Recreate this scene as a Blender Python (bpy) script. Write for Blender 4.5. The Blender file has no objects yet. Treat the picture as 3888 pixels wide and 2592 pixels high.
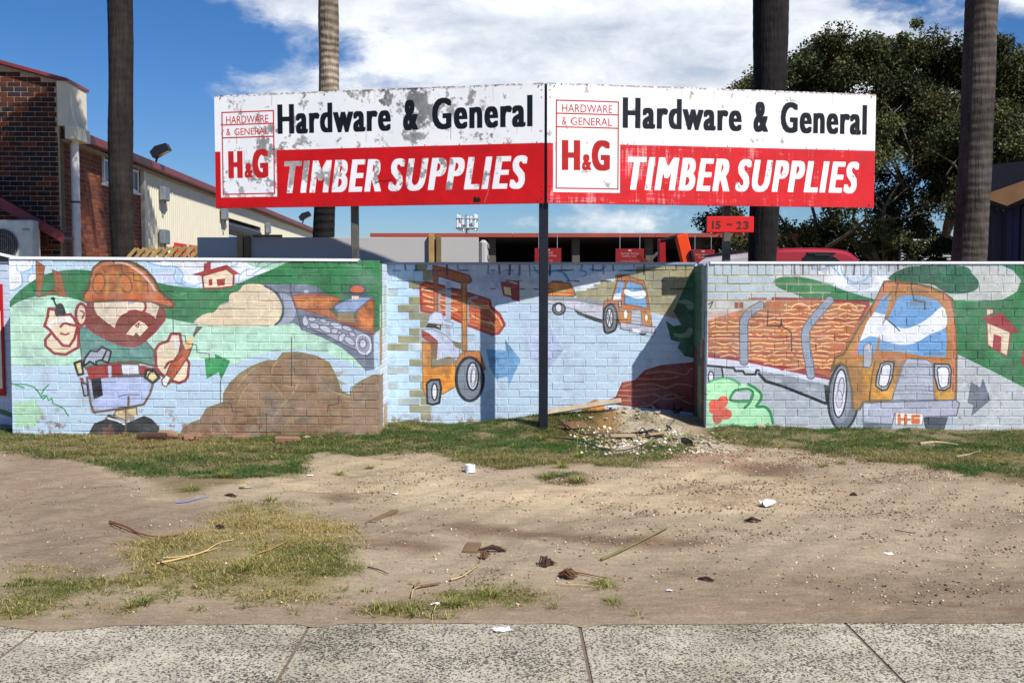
import bpy, bmesh, math, random
import numpy as np
from mathutils import Vector, Matrix

random.seed(7)
RNG = np.random.default_rng(11)
SC = bpy.context.scene
COL = SC.collection
R = math.radians

# ------------------------------------------------------------------ camera
FPX, CX, CY, HOR = 3900.0, 1944.0, 1296.0, 1068.0     # focal length, centre and horizon in photo pixels
PITCH = math.atan((CY - HOR) / FPX)
CAMZ = 1.6
cam_d = bpy.data.cameras.new('camera'); cam = bpy.data.objects.new('camera', cam_d); COL.objects.link(cam)
cam.location = (0, 0, CAMZ); cam.rotation_euler = (R(90) - PITCH, 0, 0)
cam_d.sensor_width = 36.0; cam_d.lens = FPX / 3888 * 36
cam_d.clip_end = 1500; cam_d.clip_start = 0.1
SC.camera = cam

# ------------------------------------------------------------------ light
SUNV = Vector((-0.70, 0.76, -1.14)).normalized()      # the way the light travels
sun_d = bpy.data.lights.new('sun', 'SUN'); sun = bpy.data.objects.new('sun', sun_d); COL.objects.link(sun)
sun_d.energy = 4.9; sun_d.angle = R(0.55); sun_d.color = (1.0, 0.955, 0.88)
sun.rotation_euler = SUNV.to_track_quat('-Z', 'Y').to_euler(); sun.location = (12, -12, 20)

W = bpy.data.worlds.new('World'); SC.world = W; W.use_nodes = True
wn, wl = W.node_tree.nodes, W.node_tree.links
wn.clear()
def N(t, **k):
    n = wn.new(t)
    for a, b in k.items(): setattr(n, a, b)
    return n
def WM(op, a, b=None, c=None, clamp=False):
    n = wn.new('ShaderNodeMath'); n.operation = op; n.use_clamp = clamp
    for i, v in enumerate((a, b, c)):
        if v is None: continue
        if isinstance(v, (int, float)): n.inputs[i].default_value = v
        else: wl.new(v, n.inputs[i])
    return n.outputs[0]
sky = N('ShaderNodeTexSky', sky_type='NISHITA', sun_disc=False)
sky.sun_elevation = math.asin(-SUNV.z); sky.sun_rotation = math.atan2(-SUNV.x, -SUNV.y)
sky.altitude = 30; sky.air_density = 1.0; sky.dust_density = 0.05; sky.ozone_density = 3.6
tc = N('ShaderNodeTexCoord'); sep = N('ShaderNodeSeparateXYZ'); wl.new(tc.outputs['Generated'], sep.inputs[0])
dx, dy, dz = sep.outputs
hs = N('ShaderNodeHueSaturation'); hs.inputs['Saturation'].default_value = 1.28; hs.inputs['Value'].default_value = 0.92
wl.new(sky.outputs[0], hs.inputs['Color'])
def wnoise(scale, sx, sz, detail, rough, off=(0, 0, 0), dist=0.0):
    m = N('ShaderNodeMapping'); wl.new(tc.outputs['Generated'], m.inputs[0]); m.inputs['Scale'].default_value = (sx, sx, sz); m.inputs['Location'].default_value = off
    t = N('ShaderNodeTexNoise'); wl.new(m.outputs[0], t.inputs['Vector']); t.inputs['Scale'].default_value = scale
    t.inputs['Detail'].default_value = detail; t.inputs['Roughness'].default_value = rough; t.inputs['Distortion'].default_value = dist
    return t.outputs['Fac']
n1 = wnoise(3.2, 1.0, 2.4, 10, 0.60, (0.35, 0.1, 0.22), 0.25)
n2 = wnoise(17.0, 1.0, 1.9, 9, 0.66, (1.3, 0.4, 0.9), 0.2)
n3 = wnoise(7.0, 1.0, 3.0, 6, 0.55, (4.1, 2.0, 0.3), 0.3)
def blob(ax, ay, az, rx, rz):
    """smooth weight of a great cloud bank round a direction of the sky (world directions)"""
    v = Vector((ax, ay, az)).normalized(); rt = Vector((v.y, -v.x, 0)).normalized(); up = rt.cross(v)
    def dot(u):
        return WM('ADD', WM('ADD', WM('MULTIPLY', dx, u.x), WM('MULTIPLY', dy, u.y)), WM('MULTIPLY', dz, u.z))
    a = WM('DIVIDE', dot(rt), rx); b = WM('DIVIDE', dot(up), rz)
    q = WM('ADD', WM('MULTIPLY', a, a), WM('MULTIPLY', b, b))
    front = WM('GREATER_THAN', dot(v), 0.0)
    return WM('MULTIPLY', WM('POWER', 2.718, WM('MULTIPLY', q, -1.0)), front)
cov = WM('MULTIPLY', WM('SUBTRACT', n1, 0.5), 1.35)
cov = WM('ADD', cov, WM('MULTIPLY', WM('SUBTRACT', n2, 0.5), 0.75))
cov = WM('ADD', cov, WM('MULTIPLY', blob(0.07, 1, 0.235, 0.27, 0.085), 0.98))
cov = WM('ADD', cov, WM('MULTIPLY', blob(-0.22, 1, 0.270, 0.10, 0.022), 0.50))
cov = WM('ADD', cov, WM('MULTIPLY', blob(-0.23, 1, 0.187, 0.09, 0.020), 0.36))
cov = WM('ADD', cov, WM('MULTIPLY', blob(0.30, 1, 0.225, 0.13, 0.07), 0.75))
cov = WM('ADD', cov, WM('MULTIPLY', blob(0.50, 1, 0.275, 0.05, 0.02), 0.45))
cov = WM('ADD', cov, WM('MULTIPLY', blob(0.10, 1, 0.060, 0.12, 0.016), 0.30))
cov = WM('ADD', cov, WM('MULTIPLY', blob(0.2, -1, 0.5, 0.6, 0.35), 0.35))
cov = WM('SUBTRACT', cov, WM('MULTIPLY', blob(0.385, 1, 0.262, 0.075, 0.035), 0.45))
cov = WM('SUBTRACT', cov, WM('MULTIPLY', blob(-0.42, 1, 0.2, 0.14, 0.16), 0.45))
mr = N('ShaderNodeMapRange', interpolation_type='SMOOTHSTEP'); wl.new(cov, mr.inputs[0])
mr.inputs['From Min'].default_value = 0.20; mr.inputs['From Max'].default_value = 0.60
mr.inputs['To Max'].default_value = 0.97
cr = N('ShaderNodeValToRGB'); 
shade_in = WM('ADD', WM('MULTIPLY', n3, 0.7), WM('MULTIPLY', n2, 0.45)); wl.new(shade_in, cr.inputs[0])
cr.color_ramp.elements[0].position = 0.44; cr.color_ramp.elements[0].color = (0.44, 0.50, 0.61, 1)
cr.color_ramp.elements[1].position = 0.68; cr.color_ramp.elements[1].color = (0.84, 0.865, 0.90, 1)
cs = N('ShaderNodeVectorMath', operation='SCALE'); wl.new(cr.outputs[0], cs.inputs[0]); cs.inputs['Scale'].default_value = 12.2
tintf = N('ShaderNodeMapRange'); wl.new(dz, tintf.inputs[0]); tintf.inputs['From Max'].default_value = 0.35; tint = N('ShaderNodeMix', data_type='RGBA'); wl.new(tintf.outputs[0], tint.inputs[0]); tint.inputs[6].default_value = (0.60, 0.745, 1.0, 1); tint.inputs[7].default_value = (0.80, 0.88, 1.08, 1)
tm = N('ShaderNodeMix', data_type='RGBA', blend_type='MULTIPLY'); tm.inputs[0].default_value = 1.0; wl.new(hs.outputs[0], tm.inputs[6]); wl.new(tint.outputs[2], tm.inputs[7])
mx = N('ShaderNodeMix', data_type='RGBA'); wl.new(mr.outputs[0], mx.inputs[0]); wl.new(tm.outputs[2], mx.inputs[6]); wl.new(cs.outputs[0], mx.inputs[7])
bg = N('ShaderNodeBackground'); wl.new(mx.outputs[2], bg.inputs[0]); bg.inputs[1].default_value = 0.078
wo = N('ShaderNodeOutputWorld'); wl.new(bg.outputs[0], wo.inputs[0])

SC.view_settings.view_transform = 'Standard'; SC.view_settings.look = 'None'
SC.view_settings.exposure = 0.36; SC.view_settings.gamma = 1.0; SC.view_settings.use_curve_mapping = False
SC.render.engine = 'CYCLES'
SC.cycles.max_bounces = 6; SC.cycles.diffuse_bounces = 3; SC.cycles.transparent_max_bounces = 8
SC.cycles.use_denoising = True

# ------------------------------------------------------------------ helpers
def at(px, py, Y):
    """world point at depth Y seen at photo pixel (px, py)"""
    fy, fz = math.cos(PITCH), -math.sin(PITCH); uy, uz = math.sin(PITCH), math.cos(PITCH)
    a, b = px - CX, -(py - CY)
    d = Vector((a, FPX * fy + b * uy, FPX * fz + b * uz))
    return Vector((0, 0, CAMZ)) + d * (Y / d.y)
U = 3888 / 2352.0
def au(ux, uy, Y): return at(ux * U, uy * U, Y)       # the same from the 2352-wide view

def tag(o, label=None, cat=None, group=None, kind=None):
    if label: o['label'] = label
    if cat: o['category'] = cat
    if group: o['group'] = group
    if kind: o['kind'] = kind
    return o
def empty(name, loc=(0, 0, 0), rz=0.0, parent=None):
    o = bpy.data.objects.new(name, None); COL.objects.link(o); o.location = loc; o.rotation_euler = (0, 0, rz); o.empty_display_size = 0.2
    if parent: o.parent = parent
    return o
def link(name, me, mat=None, parent=None, loc=(0, 0, 0), rot=(0, 0, 0)):
    o = bpy.data.objects.new(name, me); COL.objects.link(o); o.location = loc; o.rotation_euler = rot
    if parent: o.parent = parent
    if mat is not None and len(me.materials) == 0: me.materials.append(mat)
    return o
def np_mesh(name, V, F, colors=None, smooth=False):
    """fast mesh: V (n,3), F (m,k)"""
    V = np.asarray(V, np.float32); F = np.asarray(F, np.int32); k = F.shape[1]
    me = bpy.data.meshes.new(name); me.vertices.add(len(V)); me.vertices.foreach_set('co', V.ravel())
    me.loops.add(F.size); me.loops.foreach_set('vertex_index', F.ravel())
    me.polygons.add(len(F)); me.polygons.foreach_set('loop_start', np.arange(0, F.size, k, dtype=np.int32))
    me.polygons.foreach_set('loop_total', np.full(len(F), k, np.int32))
    if smooth: me.polygons.foreach_set('use_smooth', np.ones(len(F), bool))
    me.update(calc_edges=True)
    if colors is not None:
        ca = me.color_attributes.new('Col', 'FLOAT_COLOR', 'POINT')
        c = np.ones((len(V), 4), np.float32); c[:, :3] = colors; ca.data.foreach_set('color', c.ravel())
    return me
class MB:
    def __init__(s): s.v = []; s.f = []; s.sm = []
    def add(s, vs, fs, smooth=False):
        b = len(s.v); s.v += [tuple(v) for v in vs]; s.f += [tuple(i + b for i in f) for f in fs]; s.sm += [smooth] * len(fs); return s
    def box(s, lo, hi, M=None):
        x0, y0, z0 = lo; x1, y1, z1 = hi
        vs = [(x0,y0,z0),(x1,y0,z0),(x1,y1,z0),(x0,y1,z0),(x0,y0,z1),(x1,y0,z1),(x1,y1,z1),(x0,y1,z1)]
        if M is not None: vs = [tuple(M @ Vector(v)) for v in vs]
        return s.add(vs, [(0,3,2,1),(4,5,6,7),(0,1,5,4),(1,2,6,5),(2,3,7,6),(3,0,4,7)])
    def bbox(s, lo, hi, b=0.01, M=None):
        """chamfered box"""
        x0,y0,z0 = lo; x1,y1,z1 = hi; b = min(b, (x1-x0)*.45, (y1-y0)*.45, (z1-z0)*.45)
        vs = []; idx = {}
        for i,(X,sx) in enumerate(((x0,1),(x1,-1))):
            for j,(Y,sy) in enumerate(((y0,1),(y1,-1))):
                for k,(Z,sz) in enumerate(((z0,1),(z1,-1))):
                    for a,p in enumerate(((X,Y+sy*b,Z+sz*b),(X+sx*b,Y,Z+sz*b),(X+sx*b,Y+sy*b,Z))):
                        idx[(i,j,k,a)] = len(vs); vs.append(p)
        fs = []
        g = lambda i,j,k,a: idx[(i,j,k,a)]
        fs += [(g(0,0,0,0),g(0,0,1,0),g(0,1,1,0),g(0,1,0,0)),(g(1,0,0,0),g(1,1,0,0),g(1,1,1,0),g(1,0,1,0)),
               (g(0,0,0,1),g(1,0,0,1),g(1,0,1,1),g(0,0,1,1)),(g(0,1,0,1),g(0,1,1,1),g(1,1,1,1),g(1,1,0,1)),
               (g(0,0,0,2),g(0,1,0,2),g(1,1,0,2),g(1,0,0,2)),(g(0,0,1,2),g(1,0,1,2),g(1,1,1,2),g(0,1,1,2))]
        for i in (0,1):
            for j in (0,1): fs.append((g(i,j,0,0),g(i,j,1,0),g(i,j,1,1),g(i,j,0,1)))
            for k in (0,1): fs.append((g(i,0,k,0),g(i,1,k,0),g(i,1,k,2),g(i,0,k,2)))
        for j in (0,1):
            for k in (0,1): fs.append((g(0,j,k,1),g(1,j,k,1),g(1,j,k,2),g(0,j,k,2)))
        for i in (0,1):
            for j in (0,1):
                for k in (0,1): fs.append((g(i,j,k,0),g(i,j,k,1),g(i,j,k,2)))
        if M is not None: vs = [tuple(M @ Vector(v)) for v in vs]
        return s.add(vs, fs)
    def tube(s, pts, rad, n=8, caps=True, smooth=True):
        pts = [Vector(p) for p in pts]
        if isinstance(rad, (int, float)): rad = [rad] * len(pts)
        vs = []; fs = []; up = None
        for i, p in enumerate(pts):
            t = (pts[min(i+1, len(pts)-1)] - pts[max(i-1, 0)]).normalized()
            if up is None: up = t.orthogonal().normalized()
            up = (up - t * up.dot(t)).normalized(); sd = t.cross(up)
            for k in range(n):
                a = 2*math.pi*k/n; vs.append(p + (up*math.cos(a) + sd*math.sin(a)) * rad[i])
        for i in range(len(pts)-1):
            for k in range(n):
                a = i*n+k; b = i*n+(k+1)%n; fs.append((a, b, b+n, a+n))
        s.add(vs, fs, smooth)
        if caps:
            s.add([v for v in vs[:n]], [tuple(range(n-1, -1, -1))]); s.add([v for v in vs[-n:]], [tuple(range(n))])
        return s
    def prism(s, poly, y0, y1, M=None):
        """polygon in xz pulled from y0 to y1"""
        n = len(poly); vs = [(x, y0, z) for x, z in poly] + [(x, y1, z) for x, z in poly]
        if M is not None: vs = [tuple(M @ Vector(v)) for v in vs]
        fs = [tuple(range(n)), tuple(range(2*n-1, n-1, -1))] + [(i, i+n, (i+1)%n+n, (i+1)%n) for i in range(n)]
        return s.add(vs, fs)
    def mesh(s, name):
        me = bpy.data.meshes.new(name); me.from_pydata(s.v, [], s.f)
        bm = bmesh.new(); bm.from_mesh(me); bmesh.ops.recalc_face_normals(bm, faces=bm.faces); bm.to_mesh(me); bm.free()
        me.polygons.foreach_set('use_smooth', s.sm); me.update(); return me
    def build(s, name, mat, parent=None, loc=(0,0,0), rot=(0,0,0)):
        me = s.mesh(name); me.materials.append(mat); return link(name, me, None, parent, loc, rot)
def rock(r, seed, flat=0.6, sub=1):
    bm = bmesh.new(); bmesh.ops.create_icosphere(bm, subdivisions=sub, radius=1)
    rr = random.Random(seed)
    for v in bm.verts:
        v.co *= r * rr.uniform(0.7, 1.15); v.co.z *= flat
    me = bpy.data.meshes.new('rock'); bm.to_mesh(me); bm.free(); return me

# ------------------------------------------------------------------ materials
def lin(c):
    return tuple(((x/255)/12.92 if x/255 <= .04045 else ((x/255+.055)/1.055)**2.4) for x in c)
class Mat:
    def __init__(s, name, rough=0.7, metal=0.0, spec=0.5):
        s.m = bpy.data.materials.new(name); s.m.use_nodes = True; s.n = s.m.node_tree.nodes; s.l = s.m.node_tree.links
        s.b = s.n['Principled BSDF']; s.b.inputs['Roughness'].default_value = rough; s.b.inputs['Metallic'].default_value = metal
        s.b.inputs['Specular IOR Level'].default_value = spec
    def node(s, t, **k):
        n = s.n.new(t)
        for a, b in k.items(): setattr(n, a, b)
        return n
    def coords(s, kind='Object', obj=None, scale=(1,1,1), loc=(0,0,0), rot=(0,0,0)):
        t = s.node('ShaderNodeTexCoord')
        if obj is not None: t.object = obj
        m = s.node('ShaderNodeMapping'); m.inputs['Scale'].default_value = scale; m.inputs['Location'].default_value = loc; m.inputs['Rotation'].default_value = rot
        s.l.new(t.outputs[kind], m.inputs[0]); return m.outputs[0]
    def noise(s, vec, scale, detail=4, rough=0.55, dist=0.0):
        t = s.node('ShaderNodeTexNoise'); s.l.new(vec, t.inputs['Vector']); t.inputs['Scale'].default_value = scale
        t.inputs['Detail'].default_value = detail; t.inputs['Roughness'].default_value = rough; t.inputs['Distortion'].default_value = dist
        return t.outputs['Fac']
    def ramp(s, fac, stops, interp='LINEAR'):
        r = s.node('ShaderNodeValToRGB'); s.l.new(fac, r.inputs[0]); e = r.color_ramp.elements; r.color_ramp.interpolation = interp
        while len(e) < len(stops): e.new(0.5)
        for i, (p, c) in enumerate(stops):
            e[i].position = p; e[i].color = (*c, 1) if len(c) == 3 else c
        return r.outputs[0]
    def mix(s, fac, a, b, mode='MIX'):
        n = s.node('ShaderNodeMix', data_type='RGBA', blend_type=mode)
        for sock, v in ((n.inputs[0], fac), (n.inputs[6], a), (n.inputs[7], b)):
            if isinstance(v, (int, float)): sock.default_value = v
            elif isinstance(v, tuple): sock.default_value = (*v, 1) if len(v) == 3 else v
            else: s.l.new(v, sock)
        return n.outputs[2]
    def math(s, op, a, b=0.0, clamp=False):
        n = s.node('ShaderNodeMath', operation=op, use_clamp=clamp)
        for i, v in enumerate((a, b)):
            if isinstance(v, (int, float)): n.inputs[i].default_value = v
            else: s.l.new(v, n.inputs[i])
        return n.outputs[0]
    def color(s, c):
        if isinstance(c, tuple): s.b.inputs['Base Color'].default_value = (*c[:3], 1)
        else: s.l.new(c, s.b.inputs['Base Color'])
        return s
    def bump(s, h, strength=0.3, dist=0.01):
        b = s.node('ShaderNodeBump'); b.inputs['Strength'].default_value = strength; b.inputs['Distance'].default_value = dist
        s.l.new(h, b.inputs['Height']); s.l.new(b.outputs[0], s.b.inputs['Normal']); return s
def simple(name, rgb, rough=0.7, metal=0.0, var=0.15, scale=8.0, bump=0.0, spec=0.4, dirt=None):
    """one colour with noise variation; rgb is sRGB 0-255"""
    m = Mat(name, rough, metal, spec); c = lin(rgb); v = m.coords('Object')
    f = m.noise(v, scale, 6, 0.6)
    a = tuple(x*(1-var) for x in c); b = tuple(min(1, x*(1+var)) for x in c)
    col = m.ramp(f, [(0.3, a), (0.7, b)])
    if dirt:
        g = m.noise(v, scale*0.35, 8, 0.7); k = m.ramp(g, [(0.52, (0,0,0)), (0.66, (1,1,1))]); col = m.mix(k, col, lin(dirt))
    m.color(col)
    if bump: m.bump(m.noise(v, scale*6, 4), bump, 0.005)
    return m.m

# ------------------------------------------------------------------ painting flat print into arrays
def vnoise(h, w, cell, octaves=4, seed=0, ax=1.0, ay=1.0):
    r = np.random.default_rng(seed); out = np.zeros((h, w), np.float32); amp = 1.0; tot = 0
    for o in range(octaves):
        cw = max(1.0, cell*ax/2**o); ch = max(1.0, cell*ay/2**o)
        gw, gh = int(w/cw)+3, int(h/ch)+3
        g = r.random((gh, gw)).astype(np.float32)
        x = np.arange(w)/cw; y = np.arange(h)/ch; xi = x.astype(int); yi = y.astype(int); xf = x-xi; yf = y-yi
        xf = xf*xf*(3-2*xf); yf = yf*yf*(3-2*yf)
        top = g[yi][:, xi]*(1-xf) + g[yi][:, xi+1]*xf; bot = g[yi+1][:, xi]*(1-xf) + g[yi+1][:, xi+1]*xf
        out += amp*(top*(1-yf)[:, None] + bot*yf[:, None]); tot += amp; amp *= 0.55
    return out/tot
def blur(a, n):
    for _ in range(2):
        k = np.ones(2*n+1)/(2*n+1)
        a = np.apply_along_axis(lambda r: np.convolve(np.pad(r, n, mode='edge'), k, 'valid'), 0, a)
        a = np.apply_along_axis(lambda r: np.convolve(np.pad(r, n, mode='edge'), k, 'valid'), 1, a)
    return a
def spline(pts, closed=True, n=6):
    P = np.asarray(pts, float); m = len(P)
    if m < 3: return P
    out = []
    rng = range(m) if closed else range(m-1)
    for i in rng:
        if closed: p0, p1, p2, p3 = P[(i-1)%m], P[i], P[(i+1)%m], P[(i+2)%m]
        else: p0, p1, p2, p3 = P[max(i-1,0)], P[i], P[i+1], P[min(i+2,m-1)]
        for t in np.arange(n)/n:
            out.append(0.5*((2*p1)+(-p0+p2)*t+(2*p0-5*p1+4*p2-p3)*t*t+(-p0+3*p1-3*p2+p3)*t**3))
    if not closed: out.append(P[-1])
    return np.array(out)
class Canvas:
    """array painted with polygons and strokes; f maps drawing coordinates to pixels (x right, y down)"""
    def __init__(s, w, h, base, f):
        s.w, s.h = w, h; s.a = np.empty((h, w, 3), np.float32); s.a[:] = np.array(base, np.float32)/255; s.f = f
        s.tex = vnoise(h, w, 22, 5, 3) ; s.tex2 = vnoise(h, w, 90, 3, 5)
    def mask_poly(s, P, SS=3):
        P = np.asarray(P, float); x0 = max(0, int(P[:,0].min())-1); x1 = min(s.w, int(P[:,0].max())+2)
        y0 = max(0, int(P[:,1].min())-1); y1 = min(s.h, int(P[:,1].max())+2)
        if x1 <= x0 or y1 <= y0: return None
        M = np.zeros((y1-y0, x1-x0), np.float32); Q = np.roll(P, -1, 0); xs = np.arange(x0, x1)
        for yy in range(y0, y1):
            for k in range(SS):
                y = yy + (k+.5)/SS; c = (P[:,1] <= y) != (Q[:,1] <= y)
                if not c.any(): continue
                X = np.sort(P[c,0] + (y-P[c,1])*(Q[c,0]-P[c,0])/(Q[c,1]-P[c,1]))
                for i in range(0, len(X)-1, 2):
                    M[yy-y0] += np.clip(np.minimum(X[i+1], xs+1)-np.maximum(X[i], xs), 0, 1)/SS
        return x0, x1, y0, y1, np.minimum(M, 1)
    def put(s, m, col, alpha=1.0, var=0.07, soft=0):
        if m is None: return
        x0, x1, y0, y1, M = m
        c = np.array(col, np.float32)/255
        t = (1 + (s.tex[y0:y1, x0:x1]-.5)*2*var*1.3 + (s.tex2[y0:y1, x0:x1]-.5)*2*var)[..., None]
        A = (M*alpha)[..., None]; s.a[y0:y1, x0:x1] = s.a[y0:y1, x0:x1]*(1-A) + np.clip(c*t, 0, 1)*A
    def P(s, col, pts, sm=1, alpha=1.0, var=0.07, out=None, ow=6):
        q = spline(pts) if sm else np.array(pts, float); q = s.f(q)
        s.put(s.mask_poly(q), col, alpha, var)
        if out: s.S(out, ow, list(pts)+[pts[0]] if not sm else pts, sm, closed=bool(sm))
    def mask_stroke(s, Q, w):
        w = w/2; x0 = max(0, int(Q[:,0].min()-w)-2); x1 = min(s.w, int(Q[:,0].max()+w)+3)
        y0 = max(0, int(Q[:,1].min()-w)-2); y1 = min(s.h, int(Q[:,1].max()+w)+3)
        if x1 <= x0 or y1 <= y0: return None
        D = np.full((y1-y0, x1-x0), 1e9, np.float32)
        for a, b in zip(Q[:-1], Q[1:]):
            xa = max(x0, int(min(a[0],b[0])-w)-2); xb = min(x1, int(max(a[0],b[0])+w)+3)
            ya = max(y0, int(min(a[1],b[1])-w)-2); yb = min(y1, int(max(a[1],b[1])+w)+3)
            if xb <= xa or yb <= ya: continue
            X = np.arange(xa, xb)[None, :]+.5; Y = np.arange(ya, yb)[:, None]+.5
            d = b-a; L = (d**2).sum() or 1e-9; t = np.clip(((X-a[0])*d[0]+(Y-a[1])*d[1])/L, 0, 1)
            dd = np.hypot(X-a[0]-t*d[0], Y-a[1]-t*d[1]); sub = D[ya-y0:yb-y0, xa-x0:xb-x0]; np.minimum(sub, dd, out=sub)
        return x0, x1, y0, y1, np.clip(w-D+.5, 0, 1)
    def S(s, col, w, pts, sm=1, alpha=1.0, closed=False, var=0.06):
        q = spline(pts, closed) if sm and len(pts) > 2 else np.array(pts, float)
        if closed: q = np.vstack([q, q[:1]])
        q = s.f(q); s.put(s.mask_stroke(q, w*s.k), col, alpha, var)
    def E(s, col, cx, cy, rx, ry, rot=0, alpha=1.0, out=None, ow=6, var=0.07):
        a = np.linspace(0, 2*math.pi, 33)[:-1]; c, n = math.cos(R(rot)), math.sin(R(rot))
        pts = [(cx+rx*math.cos(t)*c-ry*math.sin(t)*n, cy+rx*math.cos(t)*n+ry*math.sin(t)*c) for t in a]
        s.P(col, pts, 0, alpha, var)
        if out: s.S(out, ow, pts+[pts[0]], 0)
    k = 1.0
    def image(s, name):
        im = bpy.data.images.new(name, s.w, s.h); px = np.ones((s.h, s.w, 4), np.float32)
        px[..., :3] = np.clip(s.a, 0, 1)[::-1]; im.pixels.foreach_set(px.ravel()); im.update(); im.pack(); return im
def text_tris(text, bold=0.0, shear=0.0, space=1.0):
    cu = bpy.data.curves.new('lettering', 'FONT'); cu.body = text; cu.offset = bold; cu.space_character = space; cu.resolution_u = 4
    o = bpy.data.objects.new('lettering', cu); COL.objects.link(o)
    dg = bpy.context.evaluated_depsgraph_get(); me = bpy.data.meshes.new_from_object(o.evaluated_get(dg))
    me.calc_loop_triangles()
    V = np.array([v.co[:2] for v in me.vertices]); T = [tuple(t.vertices) for t in me.loop_triangles]
    bpy.data.objects.remove(o); bpy.data.curves.remove(cu); bpy.data.meshes.remove(me)
    if shear: V[:, 0] += V[:, 1]*shear
    return V, T
def letter(cv, text, x0, y0, x1, y1, col, bold=0.0, shear=0.0, var=0.05, alpha=1.0, space=1.0):
    """text stretched into the box (drawing coordinates), printed on the canvas; returns the mask"""
    V, T = text_tris(text, 0.0, shear, space); lo, hi = V.min(0), V.max(0)
    f0 = cv.f(np.array([(x0, y1), (x1, y0)])); bx = bold; by = bold*.45      # half widths of the thickened stems, pixels
    X0, X1, Y1, Y0 = f0[0,0]+bx, f0[1,0]-bx, f0[0,1]-by, f0[1,1]+by
    Q = np.empty_like(V); Q[:,0] = X0+(V[:,0]-lo[0])/(hi[0]-lo[0])*(X1-X0); Q[:,1] = Y1-(V[:,1]-lo[1])/(hi[1]-lo[1])*(Y1-Y0)
    M = np.zeros((cv.h, cv.w), np.float32)
    for t in T:
        m = cv.mask_poly(Q[list(t)])
        if m: M[m[2]:m[3], m[0]:m[1]] += m[4]
    M = np.minimum(M, 1)
    if bold:                                            # thicken sideways more than upwards, like a condensed heavy face
        A = M.copy(); k = int(bold)
        for s_ in range(-k, k+1):
            A = np.maximum(A, np.roll(M, s_, 1))
        k = int(by); B = A.copy()
        for s_ in range(-k, k+1): B = np.maximum(B, np.roll(A, s_, 0))
        M = B
    cv.put((0, cv.w, 0, cv.h, M), col, alpha, var); return M
# ================================================================== painted brick walls
YF, YR = 10.65, 11.40          # front panels, recessed bays
def o_(off, pts): return [(x+off, y) for x, y in pts]
def wall_frame(X0, Y, ztop, roll=0.0, H=2.0):
    e = empty('brick_wall', (X0, Y, ztop-H)); e.rotation_euler = (0, roll, 0); return e
def crop_map(root, Y, H, res, srcx):
    """crop coordinates (2.091x enlargement starting at photo pixel srcx, 950) to canvas pixels of the wall"""
    bpy.context.view_layer.update(); inv = root.matrix_world.inverted()
    def f(P):
        P = np.asarray(P, float); out = np.empty_like(P)
        for i, (x, y) in enumerate(P):
            q = inv @ at(x/2.091+srcx, y/2.091+950, Y); out[i] = (q.x*res, (H-q.z)*res)
        return out
    return f
def mural_mat(name, cv, root, L, H, off=0.0):
    """weathered masonry paint; the picture is looked up in the wall's own coordinates"""
    m = Mat(name, 0.62, 0, 0.35); v = m.coords('Object', root, (1/L, 1, 1/H), (off/L, 0, 0))
    sx = m.node('ShaderNodeSeparateXYZ'); m.l.new(v, sx.inputs[0]); cx = m.node('ShaderNodeCombineXYZ')
    m.l.new(sx.outputs[0], cx.inputs[0]); m.l.new(sx.outputs[2], cx.inputs[1])
    t = m.node('ShaderNodeTexImage', extension='EXTEND'); t.image = cv.image(name); m.l.new(cx.outputs[0], t.inputs[0])
    v2 = m.coords('Object', root)
    g = m.noise(v2, 30, 6, 0.65); d = m.ramp(g, [(0.3, (0.84,0.84,0.85)), (0.7, (1.03,1.03,1.03))])
    fade = m.ramp(m.noise(v2, 2.3, 8, .72), [(.42, (0,0,0)), (.78, (1,1,1))]); c0 = m.mix(m.math('ADD', m.math('MULTIPLY', fade, .17), .03), t.outputs[0], (.56, .58, .59)); br_ = m.noise(m.coords('Object', root, (1, 1, 5)), 24, 5, .7, .6); c0 = m.mix(m.math('MULTIPLY', m.ramp(br_, [(.54, (0,0,0)), (.66, (1,1,1))]), .10), c0, (.60, .61, .60)); c = m.mix(1.0, c0, d, 'MULTIPLY')
    oi = m.node('ShaderNodeObjectInfo'); tone = m.ramp(oi.outputs['Random'], [(0, (0.955,0.96,0.97)), (1, (1.0,1.0,0.995))])
    c = m.mix(1.0, c, tone, 'MULTIPLY')
    chips = m.ramp(m.noise(v2, 70, 5, 0.7), [(0.665, (0,0,0)), (0.71, (1,1,1))]); c = m.mix(chips, c, (0.33, 0.27, 0.24))
    m.color(c); m.bump(m.math('ADD', m.noise(v2, 45, 5, 0.6), m.math('MULTIPLY', m.noise(v2, 160, 3), 0.4)), 0.55, 0.006)
    return m.m
_bm = {}
def brick_mesh(w, h, var, d=0.06, b=0.004):
    key = (round(w, 3), round(h, 3), var)
    if key in _bm: return _bm[key].copy() if False else _bm[key]
    mb = MB(); mb.bbox((-w/2, 0, -h/2), (w/2, d, h/2), b); rr = random.Random(hash(key))
    mb.v = [(x+rr.uniform(-.0012,.0012), y+rr.uniform(-.0012,.0012), z+rr.uniform(-.0012,.0012)) for x, y, z in mb.v]
    _bm[key] = mb.mesh('brick'); return _bm[key]
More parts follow.
